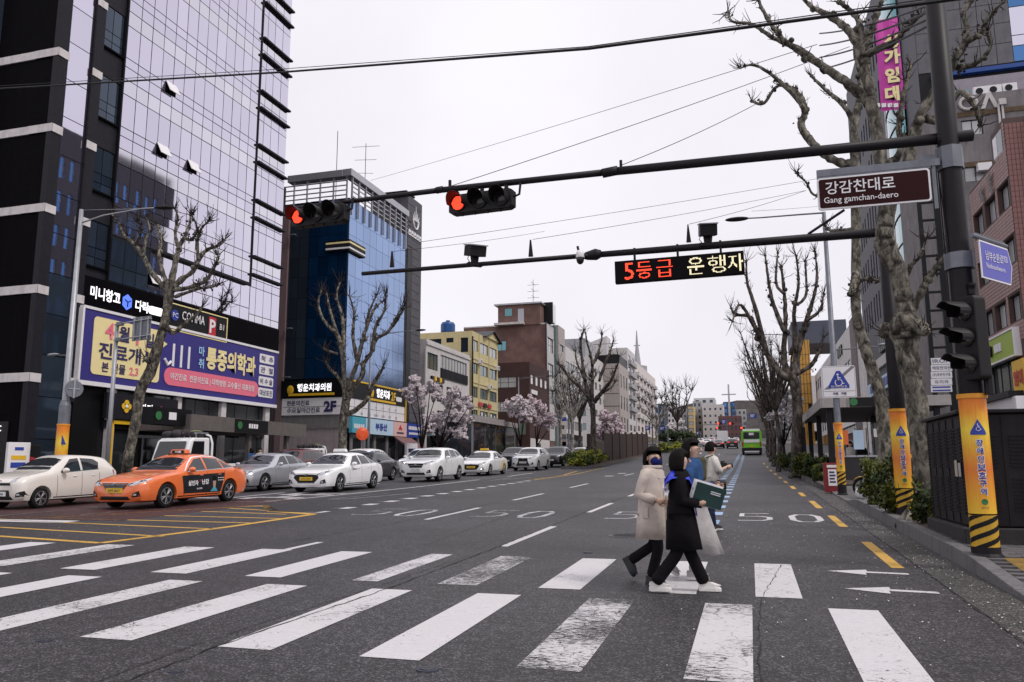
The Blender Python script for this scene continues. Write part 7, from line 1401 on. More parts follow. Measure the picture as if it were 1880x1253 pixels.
for k, (px, Y, rx, rz, mi) in enumerate(((1480, 42, .75, .65, 0), (1497, 39, .7, .6, 1), (1450, 52, .7, .65, 1), (1508, 36, .5, .4, 1), (1437, 60, .6, .5, 1))): shr(('bush by the many limbed plane tree', 'dark bush beside the canopy posts', 'bush behind the small white notice at right kerb', 'low bush nearest the red notice box', 'far bush of the right planting bed')[k], px, 850, Y, rx, rz, 1100, .06, mi, 10+k, grp='bushes along the right kerb')
for k in range(9): Y = 64.6+k*1.05+(k > 4)*1.0; x = -13.6+.4*math.sin(k*2.1); shrub(('yellow green shrub at the near tip of the median', 'second yellow green shrub from the near tip of the median', 'third yellow green shrub from the median tip', 'yellow green shrub fourth from the median tip, by the bare pollard', 'yellow green shrub at the foot of the median pollard', 'yellow green shrub just behind the median pollard', 'yellow green shrub third from the brown fence end', 'yellow green shrub second from the brown fence end', 'yellow green shrub nearest the brown fence')[k], (x, Y, zg(Y)+.2), (1.0, .8, .5+.1*(k % 3)), 700, .09, 2, 30+k, grp='yellow green median shrubs')
for k in range(6): Y = 122+k*3; shrub(('nearest','second','third','fourth','fifth','farthest')[k]+' of the far yellow green median shrubs beyond the fence', (-12.6+.2*k, Y, zg(Y)+.1), (1.4, 1.2, .7), 500, .16, 2, 50+k, grp='far median shrubs')
p = atX(20, 845, -25.6); shrub('clipped green hedge at the left edge before the dark tower', (-25.8, p.y+.5, zg(p.y)+.16), (.9, 1.6, .35), 1500, .05, 1, 70, name='hedge')
for k, (px, Y) in enumerate(((1228, 150), (1262, 170))): shr(('round dark evergreen left of the far bare tree', 'round dark evergreen right of the far bare tree')[k], px, 815, Y, 2.4, 1.7, 900, .25, 3, 80+k, name='evergreen_bush', grp='far evergreens')
# ================================================================== vehicles
def carpaint(name, c, flake=0.0, rough=.28):
    m = mat(name, c, rough, metal=flake, vary=.04, scale=1.2, coat=.8, spec=.5); m.node_tree.nodes['Principled BSDF'].inputs['Coat Roughness'].default_value = .05; return m
PORG = carpaint('orange_paint', (.78, .17, .045)); PWHT = carpaint('white_paint', (.82, .82, .83)); PCRM = carpaint('cream_paint', (.72, .68, .63)); PSIL = carpaint('silver_paint', (.50, .51, .54), .6, .3); PBLK = carpaint('black_paint', (.008, .008, .011)); PRED = carpaint('dark_red_paint_car', (.09, .008, .01)); PGRY = carpaint('dark_grey_paint', (.03, .032, .036), .4)
CGL = glass('car_glass', (.018, .02, .024), .0, .02, .3, .0); CHR = mat('chrome', (.62, .62, .64), .15, metal=1, vary=0); PLAS = mat('black_plastic', (.012, .012, .013), .5, vary=.1, spec=.3); HL = mat('headlight_glass', (.55, .57, .60), .12, metal=.4, vary=.25, scale=14); HLD = mat('headlight_dark', (.05, .052, .06), .12, metal=.3, vary=.3, scale=10); TLR = mat('tail_light_red', (.35, .01, .012), .2, vary=.1); PLY = mat('plate_yellow', (.70, .45, .02), .5, vary=.05); PLW = mat('plate_white', (.68, .68, .68), .5, vary=.05); LITH = lamp('lit_headlamp', (1, .93, .75), 3.0); LITR = lamp('lit_tail', (1, .03, .02), .6)
# stations: y, z bottom, half widths (sill, waist, shoulder, top edge), heights (waist, shoulder, top edge, crown)
SPEC = {
 'sedan': dict(L=4.85, wf=.95, wr=3.76, r=.335, st=[(0, .30, .50, .60, .58, .46, .50, .64, .69, .70), (.06, .22, .70, .76, .73, .58, .50, .68, .74, .76), (.22, .19, .82, .87, .83, .68, .52, .73, .81, .83), (.55, .19, .88, .915, .87, .74, .54, .80, .875, .90), (.95, .19, .90, .93, .89, .76, .56, .86, .93, .955), (1.42, .19, .905, .93, .895, .76, .58, .91, .985, 1.01), (1.62, .19, .905, .93, .895, .725, .58, .925, 1.09, 1.12), (2.30, .19, .905, .93, .895, .60, .58, .95, 1.37, 1.435), (2.75, .19, .905, .93, .895, .61, .58, .965, 1.415, 1.475), (3.35, .19, .905, .93, .895, .59, .59, .985, 1.38, 1.44), (3.85, .19, .90, .925, .885, .62, .60, .995, 1.22, 1.27), (4.22, .20, .89, .915, .865, .67, .60, .985, 1.06, 1.09), (4.60, .22, .84, .88, .80, .66, .60, .95, 1.02, 1.045), (4.79, .26, .74, .80, .74, .60, .60, .88, .955, .97), (4.85, .34, .60, .66, .62, .5, .60, .78, .83, .84)],
   ws=((.715, 1.03), (.70, 1.045), (.585, 1.345)), side=[[(1.78, .985), (2.62, .995), (2.62, 1.36), (2.33, 1.325)], [(2.70, .997), (3.45, 1.02), (3.38, 1.325), (2.70, 1.365)], [(3.52, 1.025), (3.98, 1.055), (3.90, 1.09), (3.45, 1.29)]], hl=((.42, .845, .64, .80)), roofz=1.48),
 'hatch': dict(L=3.6, wf=.68, wr=3.08, r=.29, st=[(0, .30, .45, .55, .53, .42, .50, .68, .74, .75), (.06, .22, .62, .70, .67, .54, .50, .73, .81, .83), (.20, .19, .72, .77, .73, .62, .52, .79, .88, .90), (.45, .19, .76, .79, .755, .66, .54, .85, .94, .96), (.75, .19, .77, .80, .77, .67, .55, .90, .985, 1.01), (.98, .19, .775, .80, .77, .66, .56, .92, 1.03, 1.06), (1.15, .19, .775, .80, .77, .63, .56, .935, 1.14, 1.17), (1.72, .19, .775, .80, .77, .56, .57, .96, 1.40, 1.455), (2.2, .19, .775, .80, .77, .57, .57, .98, 1.43, 1.485), (2.8, .19, .775, .80, .77, .555, .58, 1.0, 1.40, 1.455), (3.2, .20, .765, .79, .755, .53, .58, 1.02, 1.34, 1.39), (3.42, .22, .74, .77, .72, .54, .58, 1.0, 1.18, 1.22), (3.54, .26, .68, .72, .68, .54, .58, .95, 1.03, 1.05), (3.6, .34, .55, .60, .56, .45, .58, .80, .86, .87)],
   ws=((.625, 1.07), (.61, 1.085), (.535, 1.37)), side=[[(1.32, .99), (2.05, 1.01), (2.05, 1.385), (1.76, 1.36)], [(2.13, 1.015), (2.72, 1.06), (2.80, 1.25), (2.62, 1.355), (2.13, 1.385)]], hl=((.36, .88, .60, .84)), roofz=1.49),
 'suv': dict(L=4.70, wf=.93, wr=3.63, r=.36, st=[(0, .36, .55, .66, .63, .52, .58, .84, .90, .91), (.06, .27, .74, .80, .77, .64, .58, .88, .96, .98), (.22, .24, .85, .89, .85, .72, .60, .92, 1.01, 1.03), (.55, .24, .90, .925, .885, .77, .62, .97, 1.05, 1.075), (.93, .24, .915, .94, .90, .79, .64, 1.02, 1.08, 1.105), (1.28, .24, .915, .94, .905, .79, .65, 1.05, 1.12, 1.145), (1.46, .24, .915, .94, .905, .76, .65, 1.07, 1.22, 1.25), (2.05, .24, .915, .94, .905, .65, .66, 1.10, 1.55, 1.61), (2.6, .24, .915, .94, .905, .66, .66, 1.12, 1.61, 1.67), (3.3, .24, .915, .94, .905, .65, .67, 1.14, 1.59, 1.65), (3.95, .24, .91, .935, .90, .63, .68, 1.16, 1.52, 1.58), (4.35, .26, .89, .915, .87, .64, .68, 1.14, 1.33, 1.38), (4.58, .30, .82, .86, .82, .66, .68, 1.08, 1.16, 1.18), (4.70, .40, .66, .72, .68, .58, .68, .92, 1.0, 1.01)],
   ws=((.735, 1.165), (.72, 1.18), (.625, 1.53)), side=[[(1.66, 1.12), (2.48, 1.135), (2.48, 1.545), (2.08, 1.50)], [(2.56, 1.137), (3.32, 1.165), (3.30, 1.525), (2.56, 1.55)], [(3.40, 1.18), (3.98, 1.27), (3.85, 1.43), (3.38, 1.515)]], hl=((.44, .86, .86, 1.0)), roofz=1.68)}
def catm(p0, p1, p2, p3, t): return .5*((2*p1)+(-p0+p2)*t+(2*p0-5*p1+4*p2-p3)*t*t+(-p0+3*p1-3*p2+p3)*t**3)
def car_body(kind):
    S = SPEC[kind]; st = S['st']; rows = []
    for i in range(len(st)-1):
        a, b, c, d = st[max(i-1, 0)], st[i], st[i+1], st[min(i+2, len(st)-1)]; n = 4 if c[0]-b[0] > .12 else 2
        for j in range(n): t = j/n; rows.append([catm(a[k], b[k], c[k], d[k], t) if k else b[0]+(c[0]-b[0])*t for k in range(10)])
    rows.append(list(st[-1])); vs = []; fs = []; RN = None
    for (y, zb, w1, w2, w3, w4, z2, z3, z4, z5) in rows:
        half = [(0, zb), (w1*.8, zb), (w1*.985, zb+.05), (w2*.995, zb+(z2-zb)*.55), (w2, z2), ((w2*.55+w3*.45), z2*.3+z3*.7), (w3, z3), (w3*.62+w4*.38+.012, z3*.6+z4*.4), (w3*.28+w4*.72+.012, z3*.25+z4*.75), (w4, z4), (w4*.88, z4*.45+z5*.55), (w4*.6, z4*.12+z5*.88), (w4*.3, z5*.97+z4*.03), (0, z5)]
        ring = half+[(-x, z) for x, z in reversed(half[1:-1])]; RN = len(ring); vs += [(x, y, z) for x, z in ring]
    for i in range(len(rows)-1):
        for j in range(RN): fs.append((i*RN+j, i*RN+(j+1) % RN, (i+1)*RN+(j+1) % RN, (i+1)*RN+j))
    fs.append(tuple(range(RN-1, -1, -1))); fs.append(tuple((len(rows)-1)*RN+j for j in range(RN)))
    return vs, fs
CARS = {}
def prep(kind):
    if kind in CARS: return CARS[kind]
    S = SPEC[kind]; vs, fs = car_body(kind); bvh = BVHTree.FromPolygons([Vector(v) for v in vs], fs)
    me = bpy.data.meshes.new('b'); me.from_pydata(vs, [], fs); bm = bmesh.new(); bm.from_mesh(me); bmesh.ops.recalc_face_normals(bm, faces=bm.faces); bm.to_mesh(me); bm.free(); me.materials.append(None); me.materials.append(None)
    o = bpy.data.objects.new('b', me); COL.objects.link(o); cut = []
    for y in (S['wf'], S['wr']):
        for sx in (-1, 1):
            c = MB().tube([(sx*.62, y, S['r']), (sx*1.1, y, S['r'])], S['r']+.055, 28).mesh('c', [PLAS, PLAS]); b2_ = bmesh.new(); b2_.from_mesh(c); bmesh.ops.recalc_face_normals(b2_, faces=b2_.faces)
            for f in b2_.faces: f.material_index = 1
            b2_.to_mesh(c); b2_.free(); co = bpy.data.objects.new('c', c); COL.objects.link(co); cut.append(co); m = o.modifiers.new('x', 'BOOLEAN'); m.object = co; m.operation = 'DIFFERENCE'; m.solver = 'EXACT'
    dg = bpy.context.evaluated_depsgraph_get(); res = bpy.data.meshes.new_from_object(o.evaluated_get(dg)); res.polygons.foreach_set('use_smooth', [True]*len(res.polygons))
    res.set_sharp_from_angle(angle=R(38))
    for c in cut+[o]: bpy.data.objects.remove(c)
    res.name = 'body'; CARS[kind] = (res, bvh); return CARS[kind]
def resample(P, n):
    L_ = [0]
    for a, b in zip(P, P[1:]): L_.append(L_[-1]+math.hypot(b[0]-a[0], b[1]-a[1]))
    out = []
    for i in range(n+1):
        t = L_[-1]*i/n; k = 0
        while k < len(P)-2 and L_[k+1] < t: k += 1
        f = (t-L_[k])/max(1e-9, L_[k+1]-L_[k]); out.append((P[k][0]+(P[k+1][0]-P[k][0])*f, P[k][1]+(P[k+1][1]-P[k][1])*f))
    return out
def patch(name, lower, upper, ax, m, bvh, parent, off=.004, nu=10, nv=5, mb=None):
    """a shaped panel lying on the bodywork: outline given in one view, then laid onto the real surface"""
    lo, up = resample(lower, nu), resample(upper, nu); vs = []; own = mb is None; mb = mb or MB()
    for a, b in zip(lo, up):
        for j in range(nv+1):
            u, v = a[0]+(b[0]-a[0])*j/nv, a[1]+(b[1]-a[1])*j/nv
            o, d = {'F': ((u, -1, v), (0, 1, 0)), 'B': ((u, 9, v), (0, -1, 0)), '+': ((2, u, v), (-1, 0, 0)), '-': ((-2, u, v), (1, 0, 0)), 'T': ((u, v, 4), (0, 0, -1))}[ax]
            h, nrm, _, _ = bvh.ray_cast(Vector(o), Vector(d))
            if h is None: h, nrm, _, _ = bvh.find_nearest(Vector(o)+Vector(d)*1.5)
            if nrm.dot(Vector(d)) > 0: nrm = -nrm
            vs.append(h+nrm*off)
    fs = [(i*(nv+1)+j, (i+1)*(nv+1)+j, (i+1)*(nv+1)+j+1, i*(nv+1)+j+1) for i in range(nu) for j in range(nv)]
    mb.add(vs, fs); return mb.build(name, m, parent, smooth=True) if own else mb
def quadpoly(P):   # closed outline -> lower and upper chains between its leftmost and rightmost corner
    if len(P) == 4: return [P[0], P[1]], [P[3], P[2]]
    return [P[0], P[1]], [P[-1]]+list(reversed(P[2:-1])) if len(P) == 5 else [P[-1], P[-2], P[2]]
WH = {}
def wheel(parent, x, y, r, sx):
    key = (round(r, 3), sx)
    if key not in WH:
        t = MB(); prof = [(r*.66, -.10), (r*.9, -.11), (r*.985, -.085), (r, -.03), (r, .06), (r*.985, .085), (r*.9, .105), (r*.66, .095)]; M_ = T(ry=PI/2*sx); t.tube_z(prof, 30, M_); rim = MB(); rim.tube_z([(r*.70, .075), (r*.68, .10), (r*.63, .10), (r*.61, .07)], 30, M_); 
        for k in range(5):
            a = 2*PI*k/5
            for da in (-.16, .16): c, s_ = math.cos(a+da), math.sin(a+da); c2, s2 = math.cos(a+da*.35), math.sin(a+da*.35); rim.tube([(r*.12*c2, r*.12*s2, .09), (r*.64*c, r*.64*s_, .085)], [r*.05, r*.055], 5, M=M_)
        rim.tube_z([(r*.16, .06), (r*.15, .105)], 14, M_); back = MB().tube_z([(r*.64, .0), (r*.6, .03)], 24, M_); WH[key] = (t.mesh('wheel', TYR, True), rim.mesh('rim', RIM), back.mesh('brake_disc', PLAS))
    a, b, c = WH[key]; o = put('wheel', a, parent, (x, y, r)); put('rim', b, o); put('brake_disc', c, o)
def make_car(kind, paint, label, X, Y, rz=0, grp=None, grille='bars', plate=('12가 3456', PLW), cat='car', lamp_m=HL, extra=None, far=False, roofm=None, fog=True, name='parked_car', tail=False):
    S = SPEC[kind]; body, bvh = prep(kind); L_ = S['L']; yc = Y+(L_/2 if rz == 0 else -L_/2)
    t = thing(name, label, cat, (X, Y, zg(Y)), rz, grp); sl_ = slope(yc); t.rotation_euler = (sl_ if rz == 0 else -sl_, 0, rz); t.scale = (1.06,)*3; t.location.y -= .14 if rz == 0 else 0
    me = body.copy(); me.materials.clear(); me.materials.append(paint); me.materials.append(PLAS); put('body', me, t)
    (w0, z0), (w1, z1), (w2, z2) = S['ws']; hw = S['hl']; Wm = S['st'][4][3]
    def pa(nm, lo, up, ax, m, **k): return patch(nm, lo, up, ax, m, bvh, t, **k)
    pa('windscreen', [(-w0, z0), (-w0*.5, z0+.0), (0, z0+.005), (w0*.5, z0), (w0, z0)], [(-w2, z2-.02), (-w2*.5, z2+.025), (0, z2+.04), (w2*.5, z2+.025), (w2, z2-.02)], 'F', CGL, nu=16, nv=8)
    if kind == 'sedan': pa('rear_window', [(-.62, 1.09), (.62, 1.09)], [(-.54, 1.36), (0, 1.40), (.54, 1.36)], 'B', CGL, nu=12)
    elif kind == 'hatch': pa('rear_window', [(-.54, 1.08), (.54, 1.08)], [(-.46, 1.36), (0, 1.39), (.46, 1.36)], 'B', CGL, nu=12)
    else: pa('rear_window', [(-.62, 1.22), (.62, 1.22)], [(-.54, 1.53), (0, 1.56), (.54, 1.53)], 'B', CGL, nu=12)
    for sd in ('+', '-'):
        for P in S['side']: lo, up = quadpoly(P); pa('side_window', lo, up, sd, CGL, nu=8, nv=6)
        if far: continue
        s0, sN = S['side'][0], S['side'][-1]; yf, yb = s0[0][0], sN[1][0]; zb0, zbN = s0[0][1], sN[1][1]
        pa('belt_trim', [(yf, zb0-.025), (yb+.03, zbN-.022)], [(yf, zb0-.008), (yb+.03, zbN-.004)], sd, CHR, nu=16, nv=1, off=.007)
        seam = [s0[1][0]+.04, yf-.12] + ([S['side'][1][1][0]+.04] if len(S['side']) > 1 else [])
        for y in seam: zt = zb0-.03; pa('door_seam', [(y-.006, .30), (y-.006, zt)], [(y+.006, .30), (y+.006, zt)], sd, PLAS, nu=8, nv=1, off=.002)
        pa('sill_line', [(S['wf']+S['r']+.12, .27), (S['wr']-S['r']-.12, .27)], [(S['wf']+S['r']+.12, .30), (S['wr']-S['r']-.12, .30)], sd, PLAS, nu=10, nv=1, off=.002)
        for y in (s0[1][0]-.22, S['side'][1][1][0]-.2): sx = 1 if sd == '+' else -1; MB().ell((sx*(Wm-.022), y, zb0-.13), (.03, .10, .018), 10, 6).build('door_handle', paint if paint not in (PBLK,) else CHR, t, smooth=True)
        sx = 1 if sd == '+' else -1; mr = MB().ell((sx*(Wm+.07), yf+.08, zb0+.05), (.115, .075, .075), 12, 8); mr.build('mirror', paint, t, smooth=True); MB().ell((sx*(Wm+.075), yf+.125, zb0+.05), (.095, .04, .06), 10, 6).build('mirror_glass', CGL, t)
    for y in (S['wf'], S['wr']):
        for sx in (-1, 1): wheel(t, sx*(Wm-.125), y, S['r'], sx)
    x0, x1, za, zc = hw
    for sx in (-1, 1):
        if kind == 'hatch': lo, up = [(sx*x0, .74), (sx*.54, .77)], [(sx*x0*1.08, .80), (sx*.56, .89)]
        else: lo, up = [(sx*x0, za), (sx*(x0+x1)/2, za+.01), (sx*x1*.97, za+.10)], [(sx*(x0+.02), za+.055), (sx*(x0+x1)/2, za+.13), (sx*x1*.98, zc+.03)]
        pa('headlight', lo, up, 'F', lamp_m, off=.007, nu=10, nv=5)
        if not far and kind != 'hatch':
            e = .012; pa('headlight_shade', [(lo[0][0], lo[0][1]+.012), (lo[-1][0]*.99, lo[-1][1]+.02)], [(up[0][0], up[0][1]-.012), (up[-1][0]*.9, up[-1][1]-.035)], 'F', HLD, off=.010, nu=6, nv=3)
            c = (sx*(x0*.5+x1*.5), (za+zc)/2+.005); pa('headlight_lens', [(c[0]-.07, c[1]-.04), (c[0]+.07, c[1]-.03)], [(c[0]-.06, c[1]+.03), (c[0]+.07, c[1]+.05)], 'F', CHR, off=.013, nu=3, nv=2)
        yt = L_; zt = S['st'][-2][7]; pa('tail_light', [(sx*.36, zt-.08), (sx*.76, zt-.10)], [(sx*.38, zt+.04), (sx*.74, zt+.06)], 'B', LITR if tail else TLR, off=.008, nu=6, nv=3)
        if fog and not far: zf = .40 if kind != 'suv' else .50; pa('fog_recess', [(sx*.56, zf-.06), (sx*.78, zf-.04)], [(sx*.60, zf+.05), (sx*.75, zf+.11)], 'F', PLAS, off=.006, nu=5, nv=4); pa('fog_lamp', [(sx*.60, zf-.02), (sx*.69, zf-.01)], [(sx*.61, zf+.03), (sx*.68, zf+.035)], 'F', LITH if fog == 'lit' else HL, off=.011, nu=3, nv=2)
    if not far:
        for sx in (-1, 1): pa('hood_seam', [(sx*.72*Wm/.93, .30), (sx*.70*Wm/.93, S['wf']+.35)], [(sx*.735*Wm/.93, .30), (sx*.715*Wm/.93, S['wf']+.35)], 'T', PLAS, nu=10, nv=1, off=.002)
    zp = {'sedan': .52, 'hatch': .43, 'suv': .60}[kind]
    if grille == 'bars':      # broad hexagonal grille of chrome bars
        zt = .72 if kind == 'sedan' else .90; zl = .55 if kind == 'sedan' else .68; pa('grille', [(-.30, zl), (.30, zl)], [(-.44, zt), (.44, zt)], 'F', PLAS, off=.006, nu=10, nv=5)
        for k in range(5 if kind == 'sedan' else 3): z = zl+.018+(zt-zl-.02)*k/(4 if kind == 'sedan' else 2); w_ = .30+.14*(z-zl)/(zt-zl)-.015; pa('grille_bar', [(-w_, z-.006), (w_, z-.006)], [(-w_, z+.009), (w_, z+.009)], 'F', CHR, off=.014, nu=10, nv=1)
    elif grille == 'deep': pa('grille', [(-.34, .38), (.34, .38)], [(-.52, .55), (-.46, .71), (.46, .71), (.52, .55)], 'F', PLAS, off=.006, nu=14, nv=6); pa('grille_chrome', [(-.36, .355), (.36, .355)], [(-.36, .375), (.36, .375)], 'F', CHR, off=.012, nu=8, nv=1)
    elif grille == 'spindle': pa('grille', [(-.50, .42), (.50, .42)], [(-.33, .66), (-.36, .90), (.36, .90), (.33, .66)], 'F', PLAS, off=.006, nu=14, nv=6); pa('grille_chrome', [(-.53, .395), (.53, .395)], [(-.51, .42), (.51, .42)], 'F', CHR, off=.012, nu=8, nv=1)
    else: pa('grille', [(-.40, .66), (.40, .66)], [(-.38, .73), (.38, .73)], 'F', PLAS, off=.006, nu=8, nv=2)
    if not far:
        if grille != 'deep': pa('lower_intake', [(-.50, .27 if kind != 'suv' else .34), (.50, .27 if kind != 'suv' else .34)], [(-.44, .36 if kind != 'suv' else .46), (.44, .36 if kind != 'suv' else .46)], 'F', PLAS, off=.006, nu=10, nv=3)
        if kind == 'hatch': pa('lower_intake', [(-.42, .33), (.42, .33)], [(-.36, .53), (.36, .53)], 'F', PLAS, off=.006, nu=10, nv=3)
        zb_ = .70 if kind == 'sedan' else (.80 if kind == 'hatch' else .86)
        h, n_, _, _ = bvh.ray_cast(Vector((0, -1, zb_-.02)), Vector((0, 1, 0))); MB().tube([(.06*math.cos(a), h.y-.012, zb_-.02+.03*math.sin(a)) for a in [2*PI*k/14 for k in range(15)]], .008, 4, cap=False).tube([(-.025, h.y-.012, zb_-.04), (.0, h.y-.012, zb_-.015), (.025, h.y-.012, zb_)], .008, 4).build('emblem', CHR, t)
        h, n_, _, _ = bvh.ray_cast(Vector((0, -1, zp)), Vector((0, 1, 0))); yp = h.y-.02; pl = MB().box(-.26, .26, yp-.012, yp+.02, zp-.062, zp+.062).build('number_plate', plate[1], t); text('lettering', plate[0], .075, INK, pl, (0, yp-.013, zp), width=.40, bold=.02)
    else: h, n_, _, _ = bvh.ray_cast(Vector((0, 9, .62)), Vector((0, -1, 0))); MB().box(-.26, .26, h.y, h.y+.02, .55, .68).build('number_plate', plate[1], t)
    if roofm: pa('dark_roof', [(-.5, 2.15), (.5, 2.15)], [(-.5, 3.9), (.5, 3.9)], 'T', roofm, off=.004, nu=8, nv=8)
    if extra: extra(t, pa, bvh)
    return t
def taxi_lamp(t, bvh, m, y=2.55, txt=None):
    h, _, _, _ = bvh.ray_cast(Vector((0, y, 4)), Vector((0, 0, -1))); z = h.z; b = MB().prism([(-.30, 0), (.30, 0), (.24, .15), (-.24, .15)], y-.10, y+.10); o = b.build('roof_sign', m, t, bev=.02); o.location.z = z-.01; MB().box(-.34, .34, y-.12, y+.12, z-.01, z+.02).build('roof_sign_base', PLAS, t)
    if txt: panel('sign_window', .42, .085, BLKS, t, (0, y-.103, z+.07), t=.005); text('lettering', txt, .07, WHT, t, (0, y-.106, z+.07), width=.24, bold=.03)
def taxi_extra(t, pa, bvh):
    taxi_lamp(t, bvh, PORG, txt='서울')
    BLU = mat('poster_dark', (.012, .014, .018), .4, vary=.3, scale=3); lo, up = [(1.62, .36), (3.30, .33)], [(1.55, .86), (3.50, .90)]
    pa('door_poster', lo, up, '+', BLU, off=.004, nu=18, nv=8)
    def side_text(s, y, z, h, w_, m):
        o = text('lettering', s, h, m, t, width=w_, bold=.03); me = o.data
        for v in me.vertices:
            hh, n_, _, _ = bvh.ray_cast(Vector((2, y+v.co.x, z+v.co.z)), Vector((-1, 0, 0))); v.co = (hh.x+.009, hh.y, hh.z) if hh else (Wx, y+v.co.x, z+v.co.z)
    Wx = .94
    side_text('살인자', 2.02, .64, .15, .44, WHT); side_text('ㅇ', 2.32, .70, .06, .06, REDS); side_text('난감', 2.56, .66, .15, .32, WHT); side_text('28 단독', 2.3, .47, .05, .25, WHT)
    SKN = mat('poster_skin', (.42, .27, .21), .5, vary=.2, scale=8); pa('poster_portrait', [(2.93, .47), (3.03, .47)], [(2.90, .70), (2.98, .76), (3.06, .70)], '+', SKN, off=.007, nu=6, nv=4); pa('poster_hair', [(2.88, .67), (3.08, .67)], [(2.90, .80), (2.98, .83), (3.06, .80)], '+', BLKS, off=.009, nu=6, nv=3); pa('poster_shirt', [(2.80, .36), (3.16, .36)], [(2.93, .48), (3.03, .48)], '+', TEALS, off=.008, nu=6, nv=3)
    for k in range(2):
        for j in range(3): pa('poster_line', [(3.16+j*.1, .74-.07*k), (3.22+j*.1, .74-.07*k)], [(3.16+j*.1, .765-.07*k), (3.22+j*.1, .765-.07*k)], '+', WHT, off=.007, nu=2, nv=1)
    pa('roof_trim', [(1.74, .985), (2.02, 1.2), (2.30, 1.36), (2.75, 1.40), (3.30, 1.37), (3.80, 1.20)], [(1.70, .985), (2.0, 1.22), (2.28, 1.385), (2.75, 1.425), (3.32, 1.395), (3.83, 1.215)], '+', PWHT, off=.006, nu=24, nv=1)
    hand = MB().ell((.97, 1.98, 1.0), (.045, .04, .035), 8, 6)
    for k in range(4): hand.tube([(.98, 1.96+k*.018, 1.0), (1.01, 1.955+k*.018, .985), (1.012, 1.955+k*.018, .96)], .009, 5)
    tag(hand.build('hand', mat('skin_hand', (.45, .27, .20), .6, vary=.1), None, smooth=True), "taxi driver's hand resting on the orange taxi's window sill", 'hand').location = (0, 0, 0)
    o = [x for x in COL.objects if x.get('category') == 'hand'][0]; o.location = t.location; o.rotation_euler = t.rotation_euler; o.scale = t.scale; o['label'] = "person's hand resting on the window sill of the orange taxi"; o.name = 'person_hand'; o['category'] = 'person'
G1 = 'cars waiting on the left carriageway'
make_car('hatch', PCRM, 'small cream hatchback waiting at the far left beside the orange taxi', -21.25, 18.75, grp=G1, grille='thin', plate=('02무 3456', PLW))
make_car('sedan', PORG, 'orange taxi with a dark poster on its doors, waiting at the stop line', -17.55, 19.25, grp=G1, plate=('33아 2017', PLY), extra=taxi_extra, cat='taxi', name='taxi')
make_car('sedan', PSIL, 'silver sedan just behind and beyond the orange taxi', -20.35, 28.5, grp=G1, grille='thin', plate=('46두 1207', PLW))
def white_taxi(t, pa, bvh):
    taxi_lamp(t, bvh, PWHT)
    for k in range(4): pa('side_lettering', [(1.95+.08*k, .80), (2.0+.08*k, .80)], [(1.95+.08*k, .86-.02*(k > 1)), (2.0+.08*k, .86-.02*(k > 1))], '+', INK, off=.005, nu=2, nv=1)
make_car('sedan', PWHT, 'white taxi with a deep black grille and yellow plate in the second queue row', -16.75, 28.3, grp=G1, grille='deep', plate=('31바 6759', PLY), extra=white_taxi, cat='taxi', name='taxi')
make_car('suv', PWHT, 'white suv with a black roof and chrome bar grille behind the white taxi', -16.55, 38.6, grp=G1, plate=('61너 1401', PLW), roofm=PBLK)
def yellow_taxi(t, pa, bvh):
    taxi_lamp(t, bvh, YEL)
    for k in range(3): pa('yellow_graphic', [(3.0+.28*k, .34), (3.14+.28*k, .34)], [(3.3+.2*k, .88), (3.38+.2*k, .88)], '+', YEL, off=.005, nu=3, nv=5)
make_car('sedan', PWHT, 'white taxi with yellow graphics on its rear door and a lit lamp', -16.85, 48.0, grp=G1, grille='deep', plate=('32사 4410', PLY), extra=yellow_taxi, cat='taxi', fog='lit', name='taxi')
make_car('suv', PWHT, 'white suv with a black spindle shaped grille near the median shrubs', -16.5, 58.8, grp=G1, grille='spindle', plate=('27러 3382', PLW))
make_car('suv', PBLK, 'black suv behind the white one, last before the median tip', -16.4, 67.2, grp=G1, plate=('11두 9012', PLW))
make_car('sedan', PGRY, 'dark grey sedan half hidden behind the white taxi', -20.0, 37.3, grp=G1, grille='thin')
make_car('suv', PWHT, 'white suv in the second lane, left of the black roofed one', -20.4, 46.5, grp=G1); make_car('sedan', PBLK, 'dark sedan behind the yellow striped taxi', -20.2, 57.5, grp=G1); make_car('suv', PGRY, 'dark suv left behind the yellow striped taxi with roof rails', -20.0, 66.0, grp=G1)
make_car('sedan', PWHT, 'white car far back behind the black suv', -16.6, 78.5, grp=G1, far=True); make_car('sedan', PGRY, 'dark car far back in the second lane', -20.2, 76.0, grp=G1, far=True)
make_car('suv', PWHT, 'white van like car in the kerb lane behind the white taxi roof', -23.4, 43.5, grp=G1, far=True); make_car('suv', PRED, 'dark red car parked by the left kerb before the hospital', -23.3, 35.5, grp=G1, far=True); make_car('hatch', PRED, 'red car just entering at the left edge of the photo', -25.9, 19.2, grp=G1, far=True) if False else None
